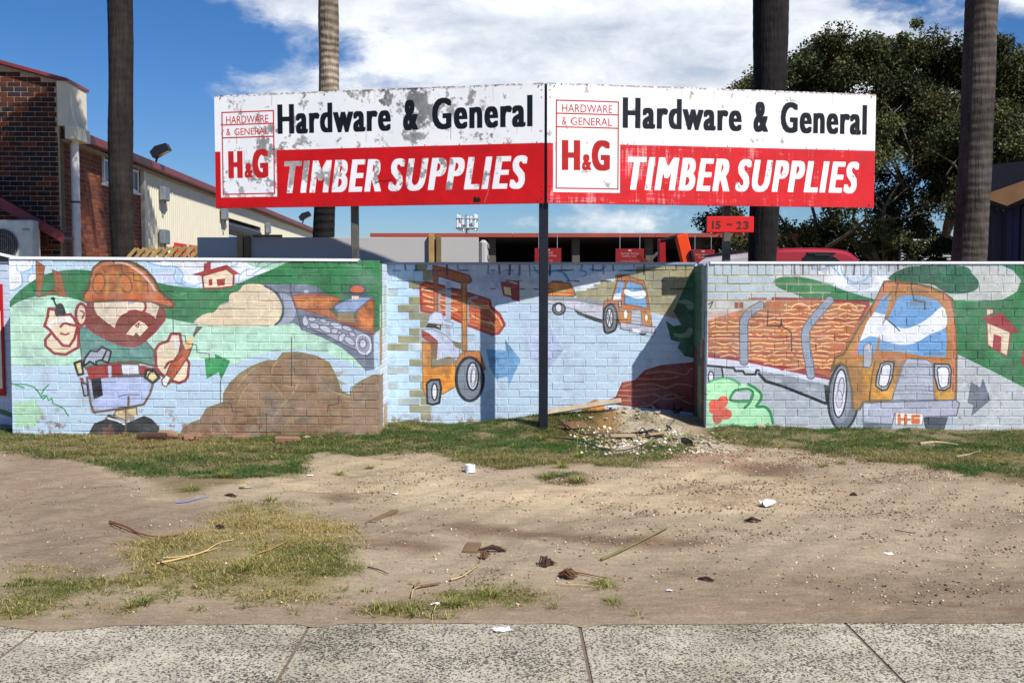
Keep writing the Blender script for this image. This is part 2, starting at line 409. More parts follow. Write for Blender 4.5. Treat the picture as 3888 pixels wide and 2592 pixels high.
def lay(root, L, rows, H, mat, pitch, joint=0.0065, xmin=0, xoff=0.0, limit=300, matname='', skip=(), label_rows=None):
    """rows: list of (height, unit width, offset); top first. Bricks become parts; those past the limit one joined part."""
    rr = random.Random(int(L*1000)); items = []; z = H
    for ri, (h, uw, off) in enumerate(rows):
        x = -off
        while x < L-0.01:
            a, b = max(0, x), min(L, x+uw)
            if b-a > 0.03: items.append((ri, a+joint/2, b-joint/2, z-h+joint/2, z-joint/2))
            x += uw
        z -= h
    items = [it for it in items if it[3] > -0.1]
    inner = sorted(items, key=lambda t: (t[0] == 0, t[0] >= len(rows)-1, -(t[2]-t[1]) > -0.15, abs((t[1]+t[2])/2-L/2)))
    keep = set(id(t) for t in inner[:limit]); rest = MB(); cache = {}
    for it in items:
        ri, a, b, z0, z1 = it
        y = rr.uniform(-0.0022, 0.0026); w = round(b-a, 2); h = z1-z0; ang = rr.uniform(-.4, .4)
        if id(it) in keep:
            key = (w, round(h, 3), rr.randrange(4)); me = cache.get(key)
            if me is None:
                me = brick_mesh(*key).copy(); me.materials.append(mat); cache[key] = me
            ob = link('brick', me, None, root, ((a+b)/2, y, (z0+z1)/2), (0, R(ang), R(rr.uniform(-.35,.35))))
        else:
            M = Matrix.Translation(((a+b)/2, y, (z0+z1)/2)) @ Matrix.Rotation(R(ang), 4, 'Y')
            rest.bbox((-(b-a)/2, 0, -h/2), ((b-a)/2, .06, h/2), .004, M)
    if rest.v: tag(rest.build('bricks', mat, root), kind='stuff')
    return items

# ---- colours of the paint
LB=(188,212,230); WH=(236,240,246); GR=(40,118,66); MI=(184,226,200); SK=(232,214,184); MA=(142,42,46); BE=(128,62,42)
OR=(180,108,64); YO=(186,138,74); OLV=(116,100,58); TE=(92,142,132); BK=(12,13,18); GY=(140,148,160); BLU=(120,170,214); RED=(160,40,40); BRN=(146,116,86)

# ================================================================== wall 1: the foreman, loader and brown mound
H1 = 2.05; L1 = 3.83; X1 = (20*U-CX)/366.0
w1 = wall_frame(X1, YF, 1.843, R(0.38), H1)
tag(w1, 'long painted brick wall with the mural of a bearded foreman in a hard hat and a brown mound', 'brick wall', 'painted brick walls along the verge')
res = 330; cv = Canvas(int(L1*res), int(H1*res), LB, crop_map(w1, YF, H1, res, 0)); cv.k = 1.7*res/366/2.091
P, S, E = cv.P, cv.S, cv.E
# sky with clouds
for pts in ([(45,60),(280,60),(260,130),(170,180),(165,260),(120,310),(50,330)], [(225,230),(250,190),(290,190),(290,330),(230,270)],
            [(1150,60),(1200,100),(1290,120),(1390,125),(1440,160),(1450,230),(1560,280),(1673,280),(1900,240),(2200,140),(2350,60)]): P(WH, pts)
P((212,222,242), [(1180,190),(1300,170),(1390,160),(1380,260),(1240,250)])
BS=(132,172,216)
for pts in ([(130,110),(140,160),(190,170),(250,140),(270,70)], [(165,180),(180,240),(160,290),(60,330)], [(285,185),(230,200),(225,250),(245,280)],
            [(1150,60),(1180,100),(1290,125),(1390,130),(1450,190),(1440,260),(1500,290),(1600,260)], [(1390,150),(1380,220),(1420,270),(1480,285)],
            [(1464+430,250),(1464+440,195),(1464+500,150),(1464+560,145),(1464+600,100),(1464+680,70)], [(1464+400,60),(1464+420,110),(1464+360,130)], [(1464+540,190),(1464+680,110),(1464+800,80)]):
    S(BS, 6, pts, alpha=.75)
# mint ground and dark green hill
P(MI, [(55,470),(160,405),(280,365),(400,350),(520,365),(650,395),(900,480),(1310,530),(1540,575),(1700,600),(2000,590),(2350,570),(2500,620),(2650,700),(2780,800),(2860,900),(2900,960),(2800,900),(2500,800),(2300,790),(2000,840),(1850,900),(1500,860),(1300,890),(900,930),(500,915),(60,880)], 1, .95, .10)
P((196,232,206), [(120,560),(500,540),(560,700),(200,760),(80,700)], 1, .5, .1)
P(GR, [(50,470),(62,430),(120,355),(200,285),(300,220),(400,180),(520,158),(640,155),(740,165),(1000,195),(1250,258),(1400,285),(1560,300),(1673,297),(1764,300),(1894,262),(2024,205),(2164,150),(2294,92),(2414,72),(2600,70),(3000,60),(3000,640),(2500,660),(2300,570),(2000,600),(1700,605),(1540,580),(1400,555),(1300,538),(900,500),(740,450),(640,400),(520,370),(400,358),(260,372),(150,408)], 1, 1, .14)
for pts in ([(1990,90),(2600,80),(2900,150),(2500,170),(2100,150)], [(1700,340),(1800,320),(1790,450),(1650,500)]): P((52,140,70), pts, 1, .35, .2)
O=1464
# timber easel shapes
for pts in ([(285,80),(355,130),(320,370),(292,368)], [(415,155),(485,185),(525,370),(462,362),(440,290)], [(325,365),(455,296),(462,322),(350,366)]): P((158,92,50), pts, 0, 1, .1, (120,76,44), 4)
# dust cloud
P((228,208,176), o_(O,[(75,578),(130,520),(180,500),(235,490),(280,440),(345,415),(360,350),(430,320),(470,275),(540,262),(620,275),(690,305),(745,380),(772,450),(762,520),(720,585),(600,602),(400,604),(200,598)]), 1, 1, .06)
for pts in ([(280,440),(350,415),(420,450)], [(500,420),(510,370),(580,350)], [(560,370),(640,360),(700,420),(690,490)], [(600,560),(640,500),(690,480)]): S((200,190,170), 8, o_(O,pts), alpha=.7)
# loader
P((112,120,138), o_(O,[(600,266),(800,264),(960,270),(1060,292),(1110,340),(1160,362),(860,360),(885,455),(1100,500),(1300,590),(1500,660),(1505,945),(1440,958),(1350,860),(1250,775),(1100,695),(930,632),(890,577),(720,592),(775,520),(775,430),(740,370),(690,310)]), 0, 1, .12)
P((156,164,184), o_(O,[(755,340),(830,365),(885,460),(850,560),(745,585),(790,500),(780,410)]))
S((62,66,84), 9, o_(O,[(640,285),(720,330),(765,390),(785,460),(770,540),(720,590)]))
S((78,84,104), 7, o_(O,[(840,270),(850,360),(885,460),(930,630)]))
E((188,194,214), O+965, 330, 20, 14)
P(OR, o_(O,[(858,360),(950,350),(1050,350),(1180,365),(1240,385),(1190,440),(1150,470),(1200,520),(1345,585),(1375,480),(1400,405),(1500,388),(1503,665),(1300,590),(1080,510),(890,455)]), 0, 1, .22, (150,62,34), 5)
P((222,140,60), o_(O,[(880,390),(1100,380),(1180,410),(1100,440),(910,430)]), 1, .6, .3)
P((218,120,44), o_(O,[(1390,430),(1490,420),(1490,600),(1380,560)]), 1, .6, .4)
P((152,128,92), o_(O,[(1220,495),(1345,488),(1352,580),(1215,552)]), 0)
P((150,168,206), o_(O,[(1195,440),(1270,400),(1350,372),(1490,372),(1410,440),(1350,490),(1222,492),(1190,468)]), 0, 1, .1, (90,104,140), 5)
P(SK, o_(O,[(1325,360),(1385,360),(1380,385),(1330,390)]), 0)
E((196,100,44), O+1370, 312, 62, 38, 0, 1, (72,74,96), 9); S((72,74,96), 12, o_(O,[(1262,348),(1340,352),(1435,352)]), 0)
P((164,170,188), o_(O,[(918,520),(1050,528),(1190,570),(1310,600),(1482,682),(1492,800),(1450,842),(1360,792),(1250,742),(1100,662),(940,602)]), 0, .85, .15, (86,92,112), 7)
for i,(x,y,a,b,r) in enumerate([(960,560,26,42,0),(1010,545,34,20,10),(1035,600,46,22,12),(1100,560,30,16,15),(1120,625,54,26,25),(1190,640,30,22,0),(1210,600,58,24,20),(1250,690,24,40,30),(1290,620,44,20,20),(1310,720,52,26,35),(1230,655,18,12,0),(1330,665,30,18,20)]):
    E((202,202,216), O+x, y, a, b, r, .9, (96,100,124), 5)
E((150,156,176), O+1420, 745, 56, 78, -10, 1, (220,220,230), 7); E((208,210,222), O+1415, 742, 28, 36, 0, 1, (90,94,112), 5)
# brown mound
P(BRN, o_(O,[(-36,1475),(-10,1415),(60,1368),(130,1345),(175,1258),(260,1225),(310,1212),(315,1130),(360,1058),(440,980),(540,920),(660,876),(735,876),(780,816),(900,810),(1040,840),(1140,890),(1180,960),(1210,1030),(1240,1118),(1322,1155),(1342,1080),(1400,1040),(1500,992),(1600,990),(1600,1600),(-60,1600)]), 0, 1, .14, (134,122,74), 9)
for pts in ([(430,1200),(480,1100),(590,1020),(700,1060),(800,1180),(850,1160)], [(690,1350),(780,1220),(850,1150),(900,1050)], [(540,1220),(570,1290),(590,1380)], [(270,1350),(320,1420),(350,1480)], [(735,880),(700,930),(690,990)], [(1140,1110),(1230,1140),(1310,1165)], [(560,930),(480,1000),(420,1080)]): S((178,168,128), 7, o_(O,pts), alpha=.55)
for i in range(26):
    rr = random.Random(i); x = rr.uniform(330,1180); y = rr.uniform(960,1420); P(((160,126,96),(126,98,66),(158,142,108))[i%3], o_(O,[(x,y),(x+rr.uniform(60,150),y-10),(x+rr.uniform(60,150),y+40),(x,y+45)]), 0, .45)
# arrows
P((34,136,70), o_(O,[(160,860),(245,852),(240,820),(362,878),(290,1030),(272,965),(175,1020)]), 0, 1, .25); S((60,160,92), 8, o_(O,[(180,1010),(200,930),(300,880)]), 0, .5)
P((166,218,160), [(112,1200),(232,1200),(250,1150),(345,1288),(258,1425),(240,1400),(120,1402)], 0, .7)
for pts in ([(80,1050),(130,1070),(190,1090)], [(90,1060),(210,1065),(270,1085),(310,1130),(325,1160),(350,1150)], [(330,1140),(350,1100),(385,1068)], [(325,1165),(345,1180),(365,1150),(385,1190),(410,1175),(420,1215),(460,1230),(510,1260),(540,1315)]): S((44,146,84), 6, pts, 0)
# little house
P(SK, o_(O,[(140,203),(330,148),(390,192),(385,288),(290,300),(152,304)]), 0, 1, .1, MA, 8)
P(RED, o_(O,[(58,192),(150,166),(155,106),(207,92),(207,150),(335,116),(442,190),(385,192),(330,150),(140,206)]), 0)
P(RED, o_(O,[(190,232),(220,228),(220,278),(192,280)]), 0); P(RED, o_(O,[(254,230),(322,224),(318,276),(262,284)]), 0)
# ---------- foreman
P(TE, [(618,612),(700,615),(850,700),(960,745),(1060,765),(1150,712),(1218,790),(1236,910),(1100,892),(900,902),(680,942),(650,870),(632,720)], 0, 1, .2, (96,100,84), 7)
P((180,192,230), [(690,1010),(900,1000),(1140,996),(1212,1060),(1190,1140),(1140,1222),(1000,1250),(742,1285),(720,1220),(696,1060)], 0, 1, .08, (98,80,66), 11)
S((98,80,66), 9, [(1020,1160),(1018,1240)], 0); S((110,104,120), 5, [(940,1160),(1000,1145),(1100,1145)])
P((152,44,42), [(682,935),(850,905),(960,895),(1230,932),(1285,1000),(1200,985),(1090,990),(900,1002),(712,1032)], 0, 1, .12)
S((110,84,56), 8, [(680,930),(850,898),(1000,885),(1110,890),(1235,925)])
P((218,220,230), [(958,902),(1100,904),(1108,990),(972,992)], 0, 1, .1, (90,90,100), 6); P((178,196,224), [(855,912),(884,912),(886,1004),(862,1008)], 0)
P(BK, [(722,1022),(800,1008),(816,1150),(742,1182)], 0)
P(SK, [(410,650),(600,590),(625,620),(620,770),(520,826),(430,818),(362,760),(358,710)], 0, 1, .06, MA, 13)
P(SK, [(385,465),(440,470),(450,515),(560,510),(598,560),(618,600),(590,700),(550,760),(500,755),(440,690),(395,630),(352,600),(378,525)], 0, 1, .06, MA, 13)
P(WH, [(380,600),(400,565),(470,535),(560,530),(580,560),(540,580),(450,570),(405,600),(430,650),(415,640)], 1, .8)
S(MA, 11, [(480,606),(510,580),(560,590),(610,600)]); S(MA, 8, [(480,660),(520,668),(545,660)])
P(BK, [(438,460),(455,430),(478,420),(500,435),(522,505),(480,515),(445,520)], 1); S(BK, 8, [(450,450),(422,385)], 0); E(BK, 420, 383, 18, 12)
E(SK, 645, 510, 44, 86, 0, 1, MA, 13); S(MA, 7, [(640,480),(668,500),(650,540)]); 
P(BE, [(700,405),(688,600),(760,655),(850,702),(960,745),(1060,762),(1130,728),(1220,650),(1302,550),(1305,515),(1280,410)], 0, 1, .12, MA, 14)
P((234,216,188), [(748,400),(1240,400),(1262,450),(1232,548),(1185,500),(1100,490),(960,520),(925,570),(912,618),(830,560),(770,510),(745,460)], 0, 1, .05)
P(BE, [(918,655),(925,590),(960,530),(1020,500),(1100,490),(1170,505),(1225,545),(1236,590),(1215,625),(1180,612),(1150,575),(1100,555),(1060,585),(1000,655),(955,675)], 1, 1, .1, MA, 10)
P((236,222,196), [(1000,665),(1050,602),(1105,558),(1150,580),(1176,612),(1110,682),(1078,652),(1060,678)], 0); P((250,250,252), [(1075,600),(1105,575),(1095,610)], 0, 1, 0, MA, 5)
S(MA, 11, [(1020,490),(1070,480),(1130,492),(1155,455),(1145,412),(1105,402)]); S((170,176,210), 12, [(1020,420),(1060,410)]); 
P(OR, [(668,400),(662,350),(700,300),(712,240),(742,142),(800,95),(880,74),(980,76),(1080,110),(1160,160),(1222,232),(1268,325),(1340,385),(1384,425),(1362,455),(1290,438),(1200,404),(1000,396),(760,405)], 0, 1, .2, (92,72,40), 13)
P((178,98,36), [(740,320),(760,170),(850,130),(950,110),(1050,140),(1140,230),(1190,320),(1180,345),(900,340)], 1, .9, .25)
for (x,y,a,b,r) in ((783,262,46,78,10),(995,262,44,76,-22)): E((204,112,44), x, y, a, b, r, .9, (118,82,40), 7)
for pts in ([(850,190),(855,260),(850,340)],[(1080,190),(1100,260),(1110,330)],[(930,180),(950,260),(960,340)]): S((170,150,60), 14, pts, alpha=.6)
for pts in ([(900,100),(980,102),(1060,140),(1140,200),(1200,270),(1230,320)],): S((226,196,186), 12, pts, alpha=.8)
S((196,120,90), 14, [(730,230),(760,150),(820,110),(900,100)], alpha=.7)
P((194,98,48), [(668,400),(672,360),(900,350),(1180,345),(1270,370),(1380,430),(1360,450),(1200,402),(900,396)], 0, 1, .12); S((110,66,50), 10, [(1340,390),(1380,430),(1350,450)])
P((160,168,184), [(664,920),(668,865),(718,795),(772,802),(808,764),(882,802),(860,892),(800,870),(762,882),(768,912),(712,882)], 0, 1, .1, BK, 9); S(BK, 8, [(850,785),(812,870)], 0)
P((230,214,146), [(590,895),(645,875),(660,978),(622,990)], 0, 1, .1, BK, 11)
P((232,216,150), [(1162,950),(1222,948),(1262,1010),(1212,1052),(1150,1008)], 0, 1, .1, BK, 13); S(BK, 7, [(1170,1010),(1190,970),(1240,960)])
P((170,40,44), [(630,1010),(660,1010),(668,1040),(640,1040)], 0); P((180,190,220), [(645,1050),(690,1060),(700,1150),(668,1155)], 0, 1, .1, BK, 7)
P(SK, [(1232,790),(1262,745),(1332,720),(1358,662),(1428,662),(1440,742),(1420,830),(1470,850),(1500,892),(1490,1000),(1470,1032),(1420,1052),(1310,1015),(1240,930)], 0, 1, .06, MA, 13)
P(WH, [(1370,700),(1420,700),(1415,790),(1390,790)], 0, .7)
P((176,84,42), [(1300,1040),(1345,920),(1430,800),(1470,730),(1530,740),(1500,830),(1400,980),(1340,1060)], 0, 1, .25, (100,62,36), 6)
P((240,206,140), [(1455,740),(1480,700),(1540,680),(1520,770),(1470,790)], 0, .9); P((84,74,54), [(1530,672),(1558,604),(1612,604),(1560,660),(1540,690)], 0)
P((242,240,236), [(1282,1030),(1320,985),(1355,1010),(1320,1082),(1290,1070)], 0, 1, .05, (110,80,60), 6)
S(MA, 12, [(1440,830),(1400,870),(1340,890),(1310,930)])
P((224,202,150), [(898,1312),(922,1272),(1082,1245),(1086,1312),(1000,1350)], 0, 1, .06, (110,90,60), 6)
P(BK, [(690,1480),(745,1375),(830,1340),(862,1298),(1000,1372),(1142,1312),(1200,1335),(1262,1400),(1272,1500)], 0, 1, .3)
P((112,58,40), [(810,1405),(905,1405),(905,1480),(812,1480)], 0, .8)
S((226,226,230), 10, [(855,1330),(930,1350),(995,1380)], 0); S((226,226,230), 10, [(1010,1345),(1080,1310)], 0); S((110,96,60), 7, [(998,1270),(998,1480)], 0)
# loose brushwork: short strokes of neighbouring tones over everything
rb = random.Random(77)
for i in range(420):
    x = rb.uniform(20, 3150); y = rb.uniform(60, 1500); l = rb.uniform(30, 150); c = rb.choice([(255,255,255),(210,224,240),(60,80,70),(120,150,130),(150,120,90)])
    S(c, rb.uniform(2, 9), [(x, y), (x+l*.5, y+rb.uniform(-9, 9)), (x+l, y+rb.uniform(-14, 14))], 1, rb.uniform(.05, .16))
# wear: bare brick near the ground, drips and cracks
nz = vnoise(cv.h, cv.w, 26, 5, 44); yy = np.arange(cv.h)[:, None]/cv.h
m = np.clip((nz-0.60)*9, 0, 1)*np.clip((yy-.72)*7, 0, 1); cv.put((0,cv.w,0,cv.h,m*.8), (132,84,66), 1, .2)
nz = vnoise(cv.h, cv.w, 60, 6, 91); m = np.clip((nz-0.57)*6, 0, 1); cv.put((0,cv.w,0,cv.h,m*.22), (150,150,160), 1, .2)
def dpx(x, z): return x
for pts in (o_(O,[(285,1030),(285,1210),(370,1214),(380,1280),(465,1283)]), o_(O,[(650,1290),(650,1470)]), o_(O,[(848,690),(848,1080)]), o_(O,[(1222,1160),(1222,1215),(1140,1230),(1136,1280)]),
            [(895,60),(905,110)], [(965,120),(968,175),(1060,182),(1060,240),(1170,250),(1175,350)], [(1370,480),(1375,660),(1470,680),(1475,740),(1560,750),(1562,810),(1660,820),(1660,880)], o_(O,[(1410,1030),(1410,1085),(1320,1088),(1315,1150)])):
    S((46,42,42), 3.6, pts, 0, .85)
LBR = .2457
rows1 = [(.0857, .1228, .03)] + [(.0857, LBR, (0, LBR/2)[i % 2]) for i in range(22)]
mm = mural_mat('mural_foreman', cv, w1, L1, H1)
lay(w1, L1, rows1, H1, mm, LBR)
MB().box((0.004, .0042, -.3), (L1-.004, .11, H1-.003)).build('mortar', mm, w1)
white_metal = simple('white_flashing', (232,234,238), .45, 0, .05, 20, .1)
grey_metal = simple('grey_flashing', (150,154,168), .5, .3, .08, 20, .1)
mb = MB()
for a, b in ((0.02, 1.62), (1.625, 3.62)): mb.box((a, -.012, H1+.002), (b, .125, H1+.014)).box((a, -.012, H1-.014), (b, -.0095, H1+.002))
mb.build('cap_flashing', white_metal, w1)

# return of wall 1 into the recess (faces the sun side)
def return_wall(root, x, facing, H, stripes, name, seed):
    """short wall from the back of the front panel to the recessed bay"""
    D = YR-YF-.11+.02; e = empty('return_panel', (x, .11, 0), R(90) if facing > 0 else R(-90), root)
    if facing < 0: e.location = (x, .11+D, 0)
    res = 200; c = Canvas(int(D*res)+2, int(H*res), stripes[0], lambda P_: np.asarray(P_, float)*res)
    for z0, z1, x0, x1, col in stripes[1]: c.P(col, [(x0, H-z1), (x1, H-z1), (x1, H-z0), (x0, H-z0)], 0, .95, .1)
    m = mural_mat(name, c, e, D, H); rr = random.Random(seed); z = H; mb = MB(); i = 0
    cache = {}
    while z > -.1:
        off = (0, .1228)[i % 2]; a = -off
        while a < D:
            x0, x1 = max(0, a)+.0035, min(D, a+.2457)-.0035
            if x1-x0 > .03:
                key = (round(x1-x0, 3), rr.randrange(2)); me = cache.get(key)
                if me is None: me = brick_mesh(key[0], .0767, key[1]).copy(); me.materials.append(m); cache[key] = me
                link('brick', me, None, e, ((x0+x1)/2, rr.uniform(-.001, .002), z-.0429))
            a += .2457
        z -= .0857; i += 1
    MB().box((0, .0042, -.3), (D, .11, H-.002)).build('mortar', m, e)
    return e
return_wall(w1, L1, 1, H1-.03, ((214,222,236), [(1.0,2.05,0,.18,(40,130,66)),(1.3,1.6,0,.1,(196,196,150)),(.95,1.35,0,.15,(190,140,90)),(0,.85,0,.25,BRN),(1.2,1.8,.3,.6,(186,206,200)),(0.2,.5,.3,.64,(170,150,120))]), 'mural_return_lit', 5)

# ================================================================== wall 2: the recessed bay with forklift and small truck
H2 = 2.0; X2 = X1+L1; L2 = (2683-CX)/366.0 - X2
w2 = wall_frame(X2, YR, 1.797, 0, H2)
tag(w2, 'recessed painted brick wall with the mural of an orange forklift and small flatbed truck', 'brick wall', 'painted brick walls along the verge')
cv = Canvas(int(L2*res), int(H2*res), (190,213,232), crop_map(w2, YR, H2, res, 1400)); cv.k = 1.4*res/342/2.091
P, S, E = cv.P, cv.S, cv.E; O = 1359
P((186,216,240), [(80,100),(420,100),(430,1400),(80,1400)], 0, .8)
P((206,206,216), [(430,100),(1300,100),(1300,250),(900,420),(430,420)], 0, .6)
P((172,182,206), [(950,150),(1195,185),(1195,300),(1060,340),(970,250)], 0, .8)
P((206,206,196), [(1020,340),(1140,400),(1200,410),(1320,400),(1340,250),(1200,240)], 0, .6)
P((180,202,232), [(1060,480),(1340,400),(1340,620),(1240,640),(1200,600)], 0, .5)
for pts in ([(1310,130),(1350,180),(1430,165),(1500,165),(1560,190),(1590,240)], o_(O,[(60,180),(150,160),(200,200),(230,240)]), o_(O,[(320,160),(370,180),(330,240),(370,300)]), o_(O,[(400,150),(470,160),(520,130)]), o_(O,[(300,300),(340,240),(400,225),(430,270)])): S((84,144,200), 10, pts, alpha=.8)
P(WH, o_(O,[(240,245),(330,215),(480,175),(620,170),(600,240),(430,270),(370,320),(280,310)]), 0, .9)
# blue and lilac arrows, road marks
P((88,150,204), [(930,780),(1090,800),(1080,705),(1205,870),(1115,1070),(1100,1000),(1010,1020),(960,930)], 0, .85, .2)
P((176,182,222), [(1230,640),(1420,640),(1430,590),(1550,790),(1420,950),(1400,900),(1280,900)], 0, .5, .2)
P((158,174,214), o_(O,[(50,600),(190,790),(60,950),(50,900)]), 0, .3); P((176,182,222), o_(O,[(50,590),(80,640),(50,700)]), 0, .4)
# olive ground behind the truck
P((158,152,114), o_(O,[(430,270),(480,270),(480,245),(595,245),(600,190),(760,188),(765,130),(1300,128),(1300,560),(1130,562),(1000,522),(880,490),(600,410),(290,378),(285,325),(370,320),(370,300),(430,300)]), 0, 1, .1)
P((190,208,232), o_(O,[(885,495),(1010,530),(1300,570),(1300,900),(900,640)]), 0, .6)
# brick pattern of olive and grey painted bricks on the left margin
rows2 = [(.076, .115, .02), (.118, .088, .04)] + [(.0863, .245, (0.0, .1225)[i % 2]) for i in range(21)]
def brickfill(ri, x0, x1, col):
    z = H2-sum(r[0] for r in rows2[:ri]); h = rows2[ri][0]
    bx = [(-rows2[ri][2]+k*rows2[ri][1]/(2 if ri > 1 else 1)) for k in range(40)]
    a, b = [min(bx, key=lambda t: abs(t-((q-88)/715.0))) for q in (x0, x1)]
    if b <= a: b = a+.12
    Q = np.array([(a+.004, H2-z+.004), (b-.004, H2-z+.004), (b-.004, H2-z+h-.004), (a+.004, H2-z+h-.004)])*res
    m = cv.mask_poly(Q); cv.put(m, col, .95, .12)
OC=(146,140,100); GC=(166,176,176)
for ri, x0, x1, c in ((0,330,410,OC),(1,345,405,OC),(2,275,410,OC),(3,100,180,GC),(3,360,415,(196,200,196)),(4,275,415,OC),(5,185,350,OC),(5,365,420,OC),(6,275,425,OC),(7,360,425,OC),(8,275,350,OC),(8,355,420,GC),(9,190,345,OC),(9,350,425,GC),
                      (10,95,262,OC),(10,265,420,(190,202,206)),(11,350,425,OC),(12,275,430,OC),(13,95,232,GC),(13,352,430,GC),(14,268,425,GC),(15,80,170,GC),(15,355,430,OC),(16,265,430,OC),(17,175,340,GC),(17,345,430,OC),(18,265,430,OC),(19,350,430,OC)): brickfill(ri, x0, x1, c)
# logs on the forks
P((204,104,46), [(410,285),(450,255),(590,285),(800,345),(960,395),(970,450),(1040,510),(1078,590),(1030,660),(980,668),(800,600),(600,510),(420,480)], 0, 1, .1, RED, 15)
for pts in ([(415,320),(520,345),(700,370),(940,420)],[(415,370),(600,410),(800,450),(960,480)],[(420,420),(600,450),(800,520),(1000,560)],[(430,455),(620,490),(780,560),(1000,630)],[(640,320),(760,355),(930,395)],[(800,470),(900,500),(1040,560)]): S((176,56,40), 9, pts)
for pts in ([(420,310),(540,330),(700,350)],[(430,350),(560,395),(700,400)],[(440,400),(560,425),(700,470)],[(460,440),(580,475),(700,480)],[(810,430),(900,460),(960,455)],[(820,520),(900,560),(1000,590)],[(960,470),(1030,540),(1060,600)],[(800,400),(860,440),(950,440)],[(960,560),(1000,600)]): S((240,206,150), 7, pts, alpha=.9)
P((172,182,198), [(608,250),(655,250),(650,690),(610,690)], 0); S((150,160,176), 14, [(560,480),(555,380),(590,320),(640,310)]); S((150,160,176), 14, [(790,560),(785,450),(800,390),(860,370)])
# forklift
P((176,90,42), [(510,120),(600,140),(800,200),(820,240),(800,262),(740,262),(560,205),(510,200)], 0, 1, .1, (120,66,40), 7)
P((186,94,40), [(515,190),(548,200),(548,490),(520,500)], 0, 1, .1, (126,80,40), 5); P((204,120,40), [(738,255),(775,255),(778,800),(742,800)], 0, 1, .2, (116,96,54), 8)
P((206,216,238), [(470,560),(490,510),(530,488),(580,500),(602,560),(672,578),(665,600),(580,590),(460,590)], 0, 1, .05, (140,150,176), 6)
P(BK, [(455,612),(470,578),(578,586),(572,635),(530,620)], 0); P((220,190,140), [(535,600),(562,590),(568,625),(552,610)], 0)
P((196,206,230), [(425,630),(500,625),(590,660),(660,720),(720,780),(720,850),(620,860),(535,880),(500,800)], 0, 1, .1, (130,142,168), 6)
P((152,52,42), [(420,630),(480,660),(550,720),(540,860),(500,870),(490,740),(420,690)], 0, 1, .1)
P((206,130,44), [(425,720),(492,740),(498,935),(690,890),(690,1080),(590,1140),(450,1150),(432,1100)], 0, 1, .22, (142,104,44), 6)
P((120,100,60), [(498,740),(540,720),(538,870),(640,842),(720,880),(690,892),(498,935)], 0, .8, .1)
P((216,150,54), [(510,960),(680,920),(680,1040),(520,1010)], 0, .5, .3)
P((124,116,84), [(655,715),(745,740),(742,790),(690,770)], 0); 
P((200,112,40), [(685,905),(730,820),(800,800),(880,802),(925,945),(890,945),(850,860),(800,850),(760,880),(735,940),(700,940)], 0, 1, .15, (126,100,56), 8)
E((118,130,142), 802, 1022, 108, 172, 0, 1, BK, 17); E((204,206,222), 825, 1000, 46, 110, 0, 1, BK, 10)
for a in ((40,80),(28,60)): E((232,232,240), 832, 1000, a[0]*.6, a[1], 5, .8, (110,116,130), 5)
P((118,130,142), [(460,1060),(490,1030),(560,1025),(575,1090),(560,1210),(510,1225),(465,1215)], 0, 1, .1, BK, 12); E((226,226,236), 522, 1122, 22, 66, 0, 1, BK, 8)
# tiny dark house
P((150,40,36), [(1045,250),(1095,250),(1092,232),(1195,245),(1198,410),(1135,390),(1132,375),(1068,360)], 0, 1, .1); P((226,208,146), [(1070,290),(1125,295),(1132,360),(1080,350)], 0); S((226,208,146), 8, [(1110,245),(1175,265)], 0)
# truck
P((140,146,152), o_(O,[(60,370),(280,378),(520,400),(520,440),(400,430),(60,400)]), 0); P((206,208,222), o_(O,[(60,395),(300,400),(510,440),(500,580),(440,560),(280,470),(60,420)]), 0, 1, .1, (120,124,134), 5)
P((60,62,70), o_(O,[(270,470),(340,500),(500,550),(500,580),(430,562),(300,510)]), 0)
P((206,124,44), o_(O,[(60,275),(95,250),(235,262),(285,350),(270,368),(60,362)]), 0, 1, .25, (130,88,40), 7); E((190,170,90), O+160, 318, 50, 12); S((150,80,40), 6, o_(O,[(60,330),(270,340)]))
E((120,126,134), O+150, 465, 50, 46, 0, 1, BK, 9); E((214,216,226), O+148, 458, 26, 34, 0, 1, BK, 5)
P(OR, o_(O,[(500,470),(515,400),(570,395),(620,210),(680,200),(825,245),(850,330),(888,600),(880,610),(640,600),(620,560),(590,430)]), 0, 1, .15, (130,84,38), 8)
P((110,164,210), o_(O,[(580,390),(625,250),(668,235),(640,400)]), 0); P(WH, o_(O,[(588,350),(640,335),(645,385),(580,395)]), 0)
P((110,164,210), o_(O,[(670,430),(680,270),(700,245),(810,270),(835,330),(855,465),(760,440)]), 0, 1, .05, (130,84,38), 7); P(WH, o_(O,[(680,305),(740,330),(825,320),(838,365),(780,385),(676,350)]))
P((204,130,44), o_(O,[(640,470),(720,475),(720,590),(640,590)]), 0, .9, .2); P((204,130,44), o_(O,[(812,480),(878,480),(885,590),(815,590)]), 0, .9, .2)
P((190,196,206), o_(O,[(725,475),(800,475),(812,590),(720,585)]), 0, 1, .1, (110,114,124), 5); 
for y in (500,530,560): S((120,124,134), 5, o_(O,[(725,y),(805,y+5)]), 0)
E((244,244,246), O+680, 508, 18, 38, 0, 1, (150,120,60), 6); E((244,244,246), O+845, 535, 15, 30, 0, 1, (150,120,60), 6)
P((190,190,206), o_(O,[(638,570),(915,610),(912,658),(640,625)]), 0, 1, .1, (100,100,114), 6); P(WH, o_(O,[(735,620),(800,625),(798,652),(735,648)]), 0)
P(BK, o_(O,[(785,655),(850,658),(830,675),(800,674)]), 0)
P((176,182,196), o_(O,[(622,410),(645,405),(645,455),(625,450)]), 0, 1, .1, BK, 4)
P((110,118,126), o_(O,[(505,500),(530,445),(575,430),(610,500),(608,600),(575,645),(515,645)]), 1, 1, .1, BK, 12); E((214,216,226), O+552, 538, 28, 76, 0, 1, BK, 8)
